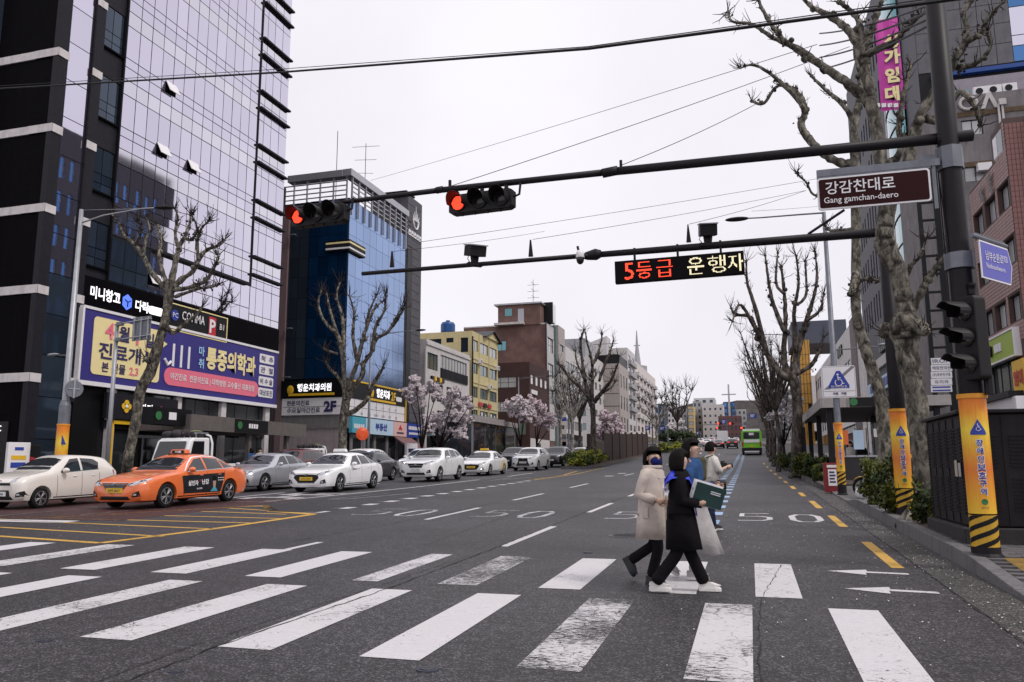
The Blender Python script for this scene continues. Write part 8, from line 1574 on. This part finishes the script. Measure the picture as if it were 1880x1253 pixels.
# cars driving away on the right
for k, (x, Y, kd, pt, lb) in enumerate(((1300, 176, 'sedan', PWHT, 'white car driving away left of the red lit one'), (1321, 152, 'sedan', PBLK, 'dark car driving away with bright red tail lights'), (1345, 150, 'suv', PBLK, 'black car driving away left of the green bus'), (1288, 205, 'sedan', PWHT, 'white car far down the middle lane'), (1308, 225, 'suv', PSIL, 'silver car very far down the road'), (1335, 215, 'suv', PWHT, 'white van very far, behind the black car'), (1294, 240, 'sedan', PGRY, 'grey car at the far crossing'), (1352, 235, 'sedan', PSIL, 'silver car at the far crossing on the right'))):
    make_car(kd, pt, lb, atY(x, 815, Y).x, Y, rz=PI, grp='cars driving away up the street', far=True, tail=True, name='moving_car')
for k, (x, Y) in enumerate(((1252, 190), (1268, 210), (1258, 230))): make_car('sedan', (PWHT, PSIL, PGRY)[k], ('white car far off on the left carriageway beyond the median', 'silver car far off on the left carriageway', 'grey car farthest off on the left carriageway')[k], atY(x, 812, Y).x-3, Y, grp='far oncoming cars', far=True, name='moving_car')
# white cab truck with tarpaulin
TY = atX(388, 810, -22.7).y-1.62; tk = thing('cargo_truck', 'white cab truck with a bundled dark tarpaulin on its roof rack behind the orange taxi', 'truck', (-23.55, TY, zg(TY))); tk.rotation_euler = (SL, 0, 0)
cab = MB().prism([(0, .55), (0, 1.35), (.32, 2.12), (.55, 2.25), (1.55, 2.25), (1.62, .55)], -.86, .86, ax='x'); cab.build('cab', PWHT, tk, bev=.06)
pk = MB(); pk.add([(-.74, .02, 1.36), (.74, .02, 1.36), (.68, .30, 2.08), (-.68, .30, 2.08)], [(0, 1, 2, 3)]); pk.build('windscreen', CGL, tk, loc=(0, -.035, .02))
for sx in (-1, 1):
    MB().prism([(.28, 1.30), (.50, 2.05), (1.15, 2.05), (1.15, 1.30)], sx*.865, sx*.87, ax='x').build('side_window', CGL, tk); MB().prism([(.24, 1.26), (.48, 2.10), (1.19, 2.10), (1.19, 1.26)], sx*.861, sx*.864, ax='x').build('window_seal', PLAS, tk); MB().box(sx*.98-.06, sx*.98+.06, -.05, .02, 1.35, 1.72).build('mirror', PLAS, tk); MB().tube([(sx*.86, .1, 1.5), (sx*.98, -.0, 1.6)], .015, 5).build('mirror_arm', PLAS, tk); MB().box(sx*.6-.14, sx*.6+.14, -.03, .01, .75, .95).build('headlight', HL, tk)
MB().box(-.9, .9, -.08, .1, .4, .72).build('bumper', PLAS, tk, bev=.02); MB().box(-.45, .45, -.012, .01, 1.0, 1.2).build('grille', PLAS, tk)
MB().box(-.88, .88, 1.72, 4.6, .75, 1.1).build('cargo_bed', PWHT, tk, bev=.02); MB().tube([(.86, 1.7, .7), (.88, 1.7, 2.0), (.8, 1.66, 2.32), (.6, 1.64, 2.4)], .05, 8).tube([(-.86, 1.7, .7), (-.88, 1.7, 2.0), (-.8, 1.66, 2.32)], .05, 8).build('guard_frame', PWHT, tk)
tp = MB(); rr = random.Random(4)
for k in range(9): tp.ell((-.75+.17*k, .95+rr.uniform(-.1, .1), 2.42+rr.uniform(-.02, .04)), (.2, .42, .15+rr.uniform(0, .04)), 10, 7)
tp.build('tarpaulin', mat('tarpaulin', (.035, .028, .032), .8, vary=.4, scale=7, bump=.8, bscale=9), tk, smooth=True)
rk = MB()
for y in (.7, 1.05, 1.4): rk.tube([(.15, y, 2.42), (.85, y, 2.42)], .02, 6)
for x in (.2, .5, .8): rk.tube([(x, .6, 2.45), (x, 1.5, 2.45)], .02, 6); rk.tube([(x, .7, 2.25), (x, .7, 2.44)], .02, 6)
rk.build('roof_rack', GALL, tk); MB().ell((.5, 1.0, 2.52), (.3, .35, .06)).build('net_bundle', mat('net_green', (.18, .2, .1), .8, vary=.4, scale=20), tk)
for y in (.75, 3.6):
    for sx in (-1, 1): wheel(tk, sx*.76, y, .34, sx)
t2k = copy_tree(tk); t2k['label'] = 'small white pickup truck farther back, right of the canopy post'; t2k.location = (-23.6, 36.2, zg(36.2)); t2k['category'] = 'truck'; t2k.location = (-24.6+.5, 32.6+7.5, zg(40)); t2k.scale = (.8, .8, .8)
# green city bus, seen from behind
BG = mat('bus_green', (.16, .52, .02), .35, vary=.05, coat=.5); Yb = 107.0; xb = atY(1380, 815, Yb).x
bus = thing('city_bus', 'bright green city bus driving away in the right lane', 'bus', (xb, Yb, zg(Yb)), 0); bus.rotation_euler = (slope(Yb), 0, 0)
MB().prism(rrect(2.5, 2.55, .22, 5, 0, 1.82), 0, 10.6).build('body', BG, bus, bev=.03); MB().prism(rrect(2.1, .4, .12, 4, 0, 3.15), .2, 9).build('roof_unit', PWHT, bus); MB().box(-1.24, 1.24, -.02, 10, .35, .95).build('lower_skirt', PLAS, bus)
MB().prism(rrect(1.95, .85, .12, 4, 0, 2.5), -.03, .0).build('rear_window', CGL, bus); MB().box(-.95, .95, -.04, -.005, 1.62, 2.0).build('advert_panel', WHT, bus); MB().box(-.3, .3, -.05, -.031, 2.55, 2.85).build('route_panel', WHT, bus); text('lettering', '5413', .2, INK, bus, (0, -.055, 2.7), bold=.03)  if False else None
MB().box(-.9, .9, -.04, -.02, .42, .55).build('bumper_strip', WHT, bus); MB().box(-.28, .28, -.045, -.021, 1.05, 1.2).build('number_plate', PLY, bus)
for sx in (-1, 1): MB().box(sx*1.1-.09, sx*1.1+.09, -.04, .01, 1.1, 1.7).build('tail_light', TLR, bus); MB().box(sx*1.255-.005, sx*1.255+.005, .4, 10, 1.75, 2.7).build('side_window', CGL, bus); wheel(bus, sx*1.08, 2.6, .48, sx); wheel(bus, sx*1.08, 8.0, .48, sx)
# white box lorry in the distance
bl = thing('box_lorry', 'white box lorry far away left of the black car', 'truck', (atY(1327, 815, 190).x, 190, zg(190))); MB().box(-1.2, 1.2, 0, 6, .9, 3.3).build('cargo_box', PWHT, bl, bev=.05); MB().box(-1.1, 1.1, -.02, 0, .5, .9).build('rear_bumper', PLAS, bl); MB().box(-1.0, 1.0, 6, 7.8, .6, 2.6).build('cab', PWHT, bl, bev=.1)
for y in (1.5, 6.8):
    for sx in (-1, 1): wheel(bl, sx*.95, y, .42, sx)
# ================================================================== people
SKIN = mat('skin', (.56, .36, .27), .55, vary=.12, scale=9); HAIR = mat('dark_hair', (.007, .005, .005), .6, vary=.3, scale=40, spec=.1, bump=.4, bscale=80); LIPS = mat('lips', (.35, .11, .10), .5, vary=0); EYE = mat('eye_dark', (.01, .008, .008), .3, vary=0)
def cloth(name, c, v=.18, s=5, b=.35): return mat(name, c, .9, vary=v, scale=s, bump=b*3, bscale=7, spec=.15)
CBEI = cloth('beige_coat', (.52, .45, .40)); CBLK = cloth('black_wool', (.006, .005, .007)); CTRO = cloth('black_trousers', (.007, .006, .008)); CDEN = cloth('denim_blue', (.03, .075, .19), .35, 12); CJEA = cloth('dark_jeans', (.018, .028, .06), .35, 12); CGRY = cloth('light_grey_cloth', (.40, .38, .38)); CWHT = cloth('white_tee', (.60, .57, .53)); COLV = cloth('olive_canvas', (.085, .085, .055)); CSAS = mat('blue_sash_satin', (.03, .05, .62), .4, vary=.1); CMSK = cloth('navy_mask', (.012, .02, .12)); SOLE = mat('white_rubber', (.66, .64, .62), .6, vary=.1); SHOD = mat('dark_shoe', (.012, .012, .018), .6, vary=.1)
def skinned(name, V, E_, m, parent, sub=2, root=0):
    """one continuous surface grown round a jointed skeleton"""
    me = bpy.data.meshes.new(name); me.from_pydata([v[:3] for v in V], E_, []); me.materials.append(m); o = bpy.data.objects.new(name, me); COL.objects.link(o); o.parent = parent
    k = o.modifiers.new('skin', 'SKIN'); k.use_smooth_shade = True
    for i, v in enumerate(V): sv = me.skin_vertices[0].data[i]; sv.radius = (v[3], v[4] if len(v) > 4 else v[3]); sv.use_root = i == root
    s_ = o.modifiers.new('sub', 'SUBSURF'); s_.levels = s_.render_levels = sub; return o
def ring_loft(mb, rings, n=22, fold=.0, seed=0, M=None):
    """garment wall from stacked ellipses (z, cx, cy, rx, ry)"""
    vs = []; k = len(rings)
    for i, (z, cx, cy, rx, ry) in enumerate(rings):
        f = fold*i/(k-1)
        for j in range(n):
            a = 2*PI*j/n; q = 1+f*math.sin(a*5+seed+i*.5)+f*.7*math.sin(a*3+seed*2); vs.append((cx+rx*q*math.cos(a), cy+ry*q*math.sin(a), z+f*.1*math.sin(a*4+seed)))
    return mb.add(vs, [(i*n+j, i*n+(j+1) % n, (i+1)*n+(j+1) % n, (i+1)*n+j) for i in range(k-1) for j in range(n)], M)
def hand(parent, w_, d, nrm, curl=.6, sc=1.0):
    """palm with four unequal bent fingers and a thumb leaving its side"""
    d = Vector(d).normalized(); nrm = Vector(nrm); nrm = (nrm-d*nrm.dot(d)).normalized(); s = d.cross(nrm); w_ = Vector(w_); mb = MB(); P = lambda a, b, c: w_+(d*a+s*b+nrm*c)*sc
    mb.tube([P(-.02, 0, 0), P(.02, 0, 0), P(.055, 0, 0), P(.085, 0, .004)], [.022*sc, .031*sc, .036*sc, .03*sc], 8)
    for k, l in enumerate((.062, .072, .068, .052)): b = -.028+.0185*k; mb.tube([P(.075, b, .002), P(.085+l*.45, b, -.003+curl*.012), P(.085+l*(.8-.25*curl), b, curl*.04), P(.085+l*(1-.55*curl), b, curl*.065)], [.0095*sc, .009*sc, .008*sc, .006*sc], 6)
    mb.tube([P(.02, -.026, .006), P(.045, -.048, .016), P(.075, -.052, .03), P(.09, -.045, .04)], [.012*sc, .011*sc, .009*sc, .007*sc], 6); return mb.build('hand', SKIN, parent, smooth=True)
def shoe(parent, a, toe, up, m, sole=SOLE):
    """sneaker from ankle a towards toe"""
    a, toe, up = Vector(a), Vector(toe), Vector(up); d = (toe-a); d -= up*d.dot(up); d.normalize(); s = up.cross(d); P = lambda x, y, z: a+d*x+s*y+up*z; mb = MB()
    out = [(-.07, .030), (-.055, .036), (.0, .036), (.07, .042), (.12, .045), (.165, .036), (.185, .012)]
    for (z0, z1, g_, mm) in ((-.085, -.055, 1.06, 0), (-.055, -.02, .98, 1), (-.02, .012, .82, 1)):
        mb.m(mm); ring = [(x, y*g_) for x, y in out]+[(x, -y*g_) for x, y in reversed(out)]; tp = [(x*(1 if z1 < -.03 else .85-.35*(x > .05)*(z1 > 0)), y*(.95 if z1 < -.03 else .8)) for x, y in ring]; n = len(ring); mb.add([P(x, y, z0) for x, y in ring]+[P(x, y, z1) for x, y in tp], [(i, (i+1) % n, n+(i+1) % n, n+i) for i in range(n)]+[tuple(range(n-1, -1, -1)), tuple(range(n, 2*n))])
    return mb.build('shoe', [sole, m], parent)
def person(label, px, pyf, Y, rz, H, legs, arms, head_turn=0, lean=.03, hair='bob', skirt=None, grp=None):
    x = atY(px, pyf, Y).x; t = thing('person', label, 'person', (x, Y, zg(Y)), rz, grp); k = H/1.6; J = {}
    t.scale = (k, k, k); ln = lean
    V = [(0, 0, .86, .105, .12), (ln*.4, 0, 1.02, .09, .11), (ln*.8, 0, 1.2, .095, .125), (ln, 0, 1.345, .048), (ln+.015, 0, 1.41, .056), (ln+.024, 0, 1.475, .088), (ln+.012, 0, 1.54, .080)]; E_ = [(0, 1), (1, 2), (2, 3), (3, 4), (4, 5), (5, 6)]
    for sd, (sh, el, wr) in arms.items():
        s = -1 if sd == 'R' else 1; b = len(V); V += [(ln+sh[0], s*.155+sh[1], 1.285+sh[2], .048), (*el, .037), (*wr, .025)]; E_ += [(2, b), (b, b+1), (b+1, b+2)]
    for sd, (kn, an, to) in legs.items():
        s = -1 if sd == 'R' else 1; b = len(V); V += [(0, s*.085, .82, .08), (*kn, .052), (*an, .032), (*Vector(an).lerp(Vector(to), .5), .024)]; E_ += [(0, b), (b, b+1), (b+1, b+2), (b+2, b+3)]
    skinned('body', V, E_, SKIN, t)
    hd = bpy.data.objects.new('face', None); c = Vector((ln+.02, 0, 1.49)); M = T(c.x, c.y, c.z, rz=head_turn)
    f = MB().tube([(.092, 0, .02), (.110, 0, -.012), (.098, 0, -.024)], [.008, .013, .010], 6, M=M)
    for s in (-1, 1): f.ell((-.005, s*.09, -.01), (.018, .010, .028), 8, 6, M)
    f.build('nose_and_ears', SKIN, t, smooth=True)
    for s in (-1, 1): MB().ell((.089, s*.034, .012), (.006, .014, .006), 8, 5, M).build('eye', EYE, t); MB().box(.084, .094, s*.034-.018, s*.032+.018, .030, .036, M).build('eyebrow', HAIR, t)
    MB().ell((.090, 0, -.048), (.007, .024, .008), 8, 5, M).build('mouth', LIPS, t)
    n, mm = 28, 12; vs = []
    for j in range(n):
        a = 2*PI*j/n; fr = (1+math.cos(a))/2         # fr 1 at the face, 0 at the nape
        zl = {'bob': -.125, 'short': -.045}[hair]; edge = max(0, min(1, (fr-.50)/.13)); edge = edge*edge*(3-2*edge); zlow = zl*(1-edge)+.078*edge; fx = .102+.028*(1-fr)*(1 if hair == 'bob' else .3)
        for i in range(mm+1):
            z = .140-(.140-zlow)*(i/mm)**1.6; r_ = math.sqrt(max(0, 1-(max(z, 0)/.1405)**2)) if z > 0 else 1+(.05*(-z/.06) if z > -.06 else .05-.16*((-z-.06)/.06))*(hair == 'bob')
            wv = 1+.012*math.sin(a*11+z*40); vs.append(M @ Vector((math.cos(a)*fx*r_*wv-.006, math.sin(a)*(.118 if hair == 'bob' else .102)*r_*wv, z)))
    h_ = MB().add(vs, [(j*(mm+1)+i, ((j+1) % n)*(mm+1)+i, ((j+1) % n)*(mm+1)+i+1, j*(mm+1)+i+1) for j in range(n) for i in range(mm)]); o = h_.build('hair', HAIR, t, smooth=True); o.modifiers.new('t', 'SOLIDIFY').thickness = .006
    t['head'] = 0; del t['head']; return t, M, k
def trousers(t, legs, m, flare=1.0, hip=.125):
    V = [(0, 0, .90, hip, hip*1.15)]; E_ = []
    for sd, (kn, an, to) in legs.items():
        s = -1 if sd == 'R' else 1; b = len(V); an = Vector(an); kn_ = Vector(kn); an = an-(kn_-an).normalized()*.012; V += [(0, s*.085, .80, .098), (*kn, .066*flare), (*kn_.lerp(an, .6), .064*flare), (*an, .068*flare)]; E_ += [(0, b), (b, b+1), (b+1, b+2), (b+2, b+3)]
    return skinned('trousers', V, E_, m, t)
def sleeve(mb, ln, sd, arm, r=.062):
    sh, el, wr = arm; s = -1 if sd == 'R' else 1; a = Vector((ln+sh[0], s*.14+sh[1], 1.30+sh[2])); e, w_ = Vector(el), Vector(wr); mb.tube([a+Vector((0, -s*.05, .01)), a, a.lerp(e, .5), e, e.lerp(w_, .5), e.lerp(w_, .92)], [r*.9, r*1.12, r, r*.92, r*.85, r*.8], 12, wob=.12); return mb
# 1 beige coat, navy mask: walks to the right, half turned to the camera
legs = dict(R=((.13, -.08, .45), (.02, -.08, .09), (.17, -.08, .03)), L=((-.06, .09, .46), (-.40, .09, .24), (-.35, .09, .08))); legs['L'] = ((-.02, .09, .45), (-.36, .10, .24), (-.33, .10, .12))
arms = dict(R=((0, 0, 0), (-.05, -.22, 1.05), (.17, -.17, .98)), L=((0, 0, 0), (.02, .22, 1.04), (.2, .1, .98)))
w1, M1, k1 = person('person in a beige coat, black trousers and navy face mask, walking to the right', 1200, 1075, 9.95, R(-22), 1.60, legs, arms, head_turn=R(-28), lean=.03)
trousers(w1, legs, CTRO, 1.05); c = MB(); ring_loft(c, [(1.395, .03, 0, .07, .075), (1.36, .03, 0, .095, .13), (1.31, .03, 0, .115, .19), (1.22, .025, 0, .135, .195), (1.05, .02, 0, .14, .185), (.92, .015, 0, .152, .19), (.75, .01, 0, .172, .205), (.53, .0, 0, .19, .215)], 28, .045, 1)
for sd in arms: sleeve(c, .03, sd, arms[sd], .07)
c.build('coat', CBEI, w1, smooth=True).modifiers.new('t', 'SOLIDIFY').thickness = .008
q = MB().prism([(.10, 1.36), (.17, 1.24), (.12, 1.22), (.06, 1.38)], .02, .09).prism([(.10, 1.36), (.17, 1.24), (.12, 1.22), (.06, 1.38)], -.09, -.02); tag(q.build('lapels', CBEI, w1, bev=.01), kind='stuff'); MB().tube([(.03+.1*math.cos(a), .1*math.sin(a), 1.375) for a in [2*PI*i/18 for i in range(19)]], .026, 8, cap=False).build('collar', CBEI, w1, smooth=True); MB().box(-.03, .03, -.222, -.215, .78, .90, T(rz=R(10))).build('pocket_flap', CBEI, w1); MB().tube([(.165, 0, 1.22), (.17, 0, .95), (.205, 0, .56)], .005, 5).build('front_seam', CBLK, w1); MB().tube([(.10, -.12, 1.34), (.13, -.05, 1.15), (.17, .12, .92)], .007, 5).build('bag_strap', CBLK, w1)
MB().ell((.055, 0, -.044), (.058, .078, .055), 14, 10, M1).build('face_mask', CMSK, w1, smooth=True); hand(w1, arms['R'][2], (1, .25, -.1), (0, 1, 0)); hand(w1, arms['L'][2], (1, -.3, -.1), (0, -1, 0)); shoe(w1, legs['R'][1], legs['R'][2], (0, 0, 1), SHOD, SHOD); shoe(w1, legs['L'][1], legs['L'][2], (.8, 0, .55), SHOD, SHOD)
# 2 black coat, blue sash, folder
legs = dict(L=((.10, .07, .46), (.26, .07, .095), (.44, .07, .05)), R=((-.03, -.08, .45), (-.30, -.08, .105), (-.12, -.08, .05)))
arms = dict(R=((0, 0, 0), (.03, -.21, 1.03), (.22, -.14, 1.0)), L=((0, 0, 0), (.08, .2, 1.04), (.28, .1, .98)))
w2, M2, k2 = person('person in a long black coat with a royal blue sash and dark green folder', 1252, 1085, 9.45, R(6), 1.57, legs, arms, head_turn=R(14), lean=.02)
trousers(w2, legs, CTRO, 1.2); c = MB(); ring_loft(c, [(1.385, .02, 0, .065, .07), (1.355, .02, 0, .09, .12), (1.31, .02, 0, .115, .185), (1.22, .02, 0, .125, .185), (1.05, .02, 0, .135, .175), (.92, .015, 0, .15, .185), (.72, .02, 0, .175, .19), (.48, .03, 0, .20, .2)], 28, .045, 4)
for sd in arms: sleeve(c, .02, sd, arms[sd], .068)
c.build('coat', CBLK, w2, smooth=True).modifiers.new('t', 'SOLIDIFY').thickness = .008
def ribbon(name, pts, wv, m, parent):
    mb = MB(); vs = []
    for p, v in zip(pts, wv): p, v = Vector(p), Vector(v); vs += [p-v, p+v]
    mb.add(vs, [(2*i, 2*i+2, 2*i+3, 2*i+1) for i in range(len(pts)-1)]); o = mb.build(name, m, parent, smooth=True); o.modifiers.new('t', 'SOLIDIFY').thickness = .008; return o
for s in (-1, 1): ribbon('sash', [(-.16, s*.10, 1.14), (-.14, s*.125, 1.25), (-.075, s*.14, 1.33), (.03, s*.135, 1.345), (.125, s*.12, 1.30), (.16, s*.10, 1.2), (.185, s*.09, 1.02), (.20, s*.085, .86)], [(0, .06, 0), (.02, .07, -s*.02), (.0, .072, -s*.045), (0, .072, -s*.045), (0, .062, -s*.03), (0, .05, 0), (0, .05, 0), (0, .05, 0)], CSAS, w2)
for k in range(2): MB().box(-.03, .03, -.004, 0, -.03, .03).build('sash_mark', WHT, w2, loc=(-.155+.02*k, -.15-.0*k, 1.20-.08*k), rot=(R(-25), 0, R(-50)))
hand(w2, arms['R'][2], (1, .15, .3), (0, 1, .1), .9); hand(w2, arms['L'][2], (1, -.2, 0), (0, -1, 0), .9)
fo = thing('folder', 'dark green folder with white papers held by the person in black', 'folder', (0, 0, 0)); fo.location = w2.location+Vector((.33, -.12, 1.09*.98)); fo.rotation_euler = (R(12), R(17), R(8)); MB().box(-.17, .17, .0, .02, -.12, .12).build('papers', WHT, fo); MB().box(-.15, .175, -.012, -.002, -.115, .125).build('cover', mat('green_cover', (.012, .045, .042), .4, vary=.3, scale=4), fo); MB().box(-.19, .14, .022, .03, -.11, .14).build('loose_sheet', WHT, fo)
for k in range(2): MB().box(.02, .13, -.0145, -.012, .055-.022*k, .065-.022*k).build('cover_lettering', WHT, fo)
cvs = mat('canvas_shoe_black', (.012, .011, .013), .7, vary=.1); shoe(w2, legs['L'][1], legs['L'][2], (0, 0, 1), SOLE); shoe(w2, legs['R'][1], legs['R'][2], (0, 0, 1), SOLE)
for sd in legs: a_ = Vector(legs[sd][1]); MB().prism([(.0, .0), (.09, -.028), (.08, -.012), (.0, .022)], -.022, .022).build('shoe_laces', cvs, w2, loc=a_)
# 3 denim jacket and glasses, mostly behind the black coat
legs = dict(R=((.08, -.07, .48), (.02, -.08, .10), (.16, -.08, .05)), L=((.0, .08, .46), (-.30, .08, .18), (-.2, .08, .06)))
arms = dict(R=((0, 0, 0), (.02, -.22, 1.04), (.22, -.16, 1.05)), L=((0, 0, 0), (.05, .22, 1.04), (.26, .12, 1.06)))
w3, M3, k3 = person('person with glasses, denim jacket and long pale skirt, smiling behind the black coat', 1272, 1072, 10.35, R(-8), 1.70, legs, arms, head_turn=R(-12), lean=.04, hair='bob')
trousers(w3, legs, CGRY, .8); c = MB(); ring_loft(c, [(1.39, .04, 0, .065, .07), (1.36, .04, 0, .09, .12), (1.31, .04, 0, .115, .185), (1.2, .03, 0, .13, .185), (1.02, .02, 0, .14, .175), (.86, .02, 0, .155, .18)], 26, .02, 2)
for sd in arms: sleeve(c, .04, sd, arms[sd], .066)
c.build('jacket', CDEN, w3, smooth=True).modifiers.new('t', 'SOLIDIFY').thickness = .008; c = MB(); ring_loft(c, [(.95, .02, 0, .14, .165), (.8, .03, 0, .17, .19), (.55, .07, 0, .21, .21), (.30, .11, 0, .25, .22)], 26, .07, 3); c.build('long_skirt', CGRY, w3, smooth=True).modifiers.new('t', 'SOLIDIFY').thickness = .006
g_ = MB()
for s in (-1, 1): g_.tube([(.102, s*.036+.026*math.cos(a), .010+.02*math.sin(a)) for a in [2*PI*i/12 for i in range(13)]], .0025, 4, cap=False, M=M3).tube([(.10, s*.062, .012), (-.01, s*.09, .012)], .0022, 4, M=M3)
g_.build('glasses', GALL, w3); MB().ell((.092, 0, -.046), (.010, .028, .009), 8, 5, M3).build('smiling_teeth', WHT, w3); hand(w3, arms['R'][2], (1, .2, 0), (0, 1, 0)); hand(w3, arms['L'][2], (1, -.2, 0), (0, -1, 0)); shoe(w3, legs['R'][1], legs['R'][2], (0, 0, 1), CGRY); shoe(w3, legs['L'][1], legs['L'][2], (.5, 0, .85), CGRY)
# 4 photographer walking away with a rucksack
legs = dict(L=((.06, .09, .47), (.10, .1, .10), (.26, .1, .05)), R=((.02, -.09, .46), (-.12, -.1, .10), (.05, -.1, .05))); arms = dict(R=((0, 0, 0), (.08, -.24, 1.08), (.30, -.14, 1.16)), L=((0, 0, 0), (.1, .22, 1.08), (.3, .1, 1.18)))
m4, M4, k4 = person('person in white tee and jeans with an olive rucksack, seen from behind', 1305, 975, 16.3, R(28), 1.70, legs, arms, head_turn=R(8), lean=.05, hair='short')
trousers(m4, legs, CJEA, 1.0); c = MB(); ring_loft(c, [(1.385, .05, 0, .06, .065), (1.355, .05, 0, .085, .12), (1.31, .05, 0, .115, .195), (1.2, .04, 0, .135, .2), (1.02, .02, 0, .14, .19), (.84, .01, 0, .16, .19)], 26, .03, 5)
for sd in arms: sh, el, wr = arms[sd]; sleeve(c, .05, sd, (sh, Vector(el).lerp(Vector(wr), .1), Vector(el).lerp(Vector(wr), .25)), .072)
c.build('tee_shirt', CWHT, m4, smooth=True).modifiers.new('t', 'SOLIDIFY').thickness = .006
o = MB().box(-.24, -.09, -.15, .15, .92, 1.34).build('rucksack', COLV, m4, bev=.05); MB().box(-.27, -.24, -.11, .11, .95, 1.12).build('rucksack_pocket', COLV, m4, bev=.02)
for s in (-1, 1): ribbon('rucksack_strap', [(-.1, s*.1, 1.33), (.04, s*.11, 1.38), (.17, s*.1, 1.25), (.12, s*.15, 1.02), (-.08, s*.15, .96)], [(0, .025, 0)]*5, COLV, m4)
hand(m4, arms['R'][2], (1, .3, .1), (0, 1, 0), .9); hand(m4, arms['L'][2], (1, -.3, .1), (0, -1, 0), .9); shoe(m4, legs['L'][1], legs['L'][2], (0, 0, 1), SHOD); shoe(m4, legs['R'][1], legs['R'][2], (0, 0, 1), SHOD)
cm = thing('handheld_camera', 'black camera held up by the person with the rucksack', 'camera', m4.location+Vector((.27, .16, 1.26)), R(28)); MB().box(-.05, .06, -.08, .08, -.05, .06).box(-.03, .04, -.03, .03, .061, .09).build('camera_body', HOUS, cm, bev=.01); MB().tube([(.06, 0, 0), (.2, 0, .0)], [.04, .045], 12).build('lens', HOUS, cm)
bg_ = thing('shoulder_bag', 'grey shoulder bag hanging at the hip of the person with the rucksack', 'bag', m4.location+Vector((.17, -.1, .86)), R(20)); MB().box(-.16, .16, -.05, .05, -.16, .12).build('bag_body', CBLK, bg_, bev=.03); MB().box(-.165, .165, -.055, .055, .05, .1).build('bag_flap', mat('bag_grey', (.07, .06, .065), .7), bg_, bev=.01)
# passers-by on the left pavement and under the right canopy
leg0 = dict(L=((.02, .09, .45), (0, .09, .09), (.13, .09, .04)), R=((.02, -.09, .45), (0, -.09, .09), (.13, -.09, .04))); arm0 = dict(R=((0, 0, 0), (-.02, -.2, 1.03), (.05, -.2, .8)), L=((0, 0, 0), (-.02, .2, 1.03), (.05, .2, .8)))
for k, (px, Y, m, lb, rz, X) in enumerate(((478, 0, CWHT, 'person in a white shirt standing on the left pavement beyond the cars', R(-60), -25.4), (463, 0, CDEN, 'dark haired person beside the one in white, beyond the cars', R(160), -25.2), (1581, 37.6, CBLK, 'person in black under the station canopy at right', R(-100), None), (1560, 38.4, CWHT, 'person in pale clothes under the station canopy', R(-80), None))):
    Y = Y or atX(px, 822, X).y; p, M_, _ = person(lb, px, 822, Y, rz, 1.64, leg0, arm0, hair=('short', 'bob')[k % 2]); p.location.z += .17; trousers(p, leg0, CTRO); c = MB(); ring_loft(c, [(1.385, .03, 0, .06, .065), (1.355, .03, 0, .085, .12), (1.31, .03, 0, .115, .19), (1.2, .03, 0, .13, .19), (1.02, .02, 0, .14, .18), (.84, .01, 0, .16, .19)], 20, .02, k)
    for sd in arm0: sleeve(c, .03, sd, arm0[sd]); hand(p, arm0[sd][2], (.2, 0, -1), (1, 0, 0), .4)
    c.build('top', m, p, smooth=True); [shoe(p, leg0[s_][1], leg0[s_][2], (0, 0, 1), SHOD) for s_ in leg0]
# ---- small street things on the left pavement
p = atX(665, 797, -23.9); mi = thing('traffic_mirror', 'round orange backed traffic mirror on a post before the pale blue shop sign', 'mirror', (p.x, p.y, zg(p.y)+.16), R(40)); z = p.z-mi.location.z; MB().tube_z([(.42, 0), (.40, .05), (.2, .12)], 22, T(0, 0, z, rx=PI/2)).build('mirror_dish', mat('orange_plastic', (.75, .09, .015), .4, vary=.08), mi); MB().tube_z([(.05, 0), (.05, z+.4)], 10, T(0, .1, 0)).build('post', GALV, mi)
def board_l(name, label, px, py, w_, h, m, X=-26.5, marks=()):
    p = atX(px, py, X); t = thing(name, label, 'sign board', (X, p.y, zg(p.y)+.16), PI/2-R(25)); MB().box(-w_/2, w_/2, 0, .25, 0, h).build('board', m, t, bev=.01); MB().box(-w_/2-.03, w_/2+.03, -.02, .27, -.02, .05).build('board_base', POLE, t)
    for (z, hh, ww, mm) in marks: MB().box(-ww/2, ww/2, -.01, 0, z, z+hh).build('board_print', mm, t)
    return t
board_l('standing_notice', 'white standing notice printed in several colours beside the red lettered board', 36, 820, .75, 1.9, WHT, marks=((1.6, .12, .3, BLUES), (1.25, .16, .5, YEL), (.95, .2, .5, BLUES), (.6, .14, .5, PINK), (.3, .12, .5, INK)))
b = board_l('standing_sign', 'dark standing sign with a large red letter P at the granite tower', 60, 820, .6, 1.8, BLKS); text('lettering', 'P', .5, REDS, b, (0, -.012, 1.1), bold=.05); text('lettering', 'C', .45, REDS, b, (0, -.012, .5), bold=.05)
board_l('parking_sign', 'small white sign with a dark arrow beside the blossom tree', 757, 815, 1.1, 2.0, WHT, X=-25.2, marks=((1.3, .3, .8, INK), (.6, .15, .5, INK)))
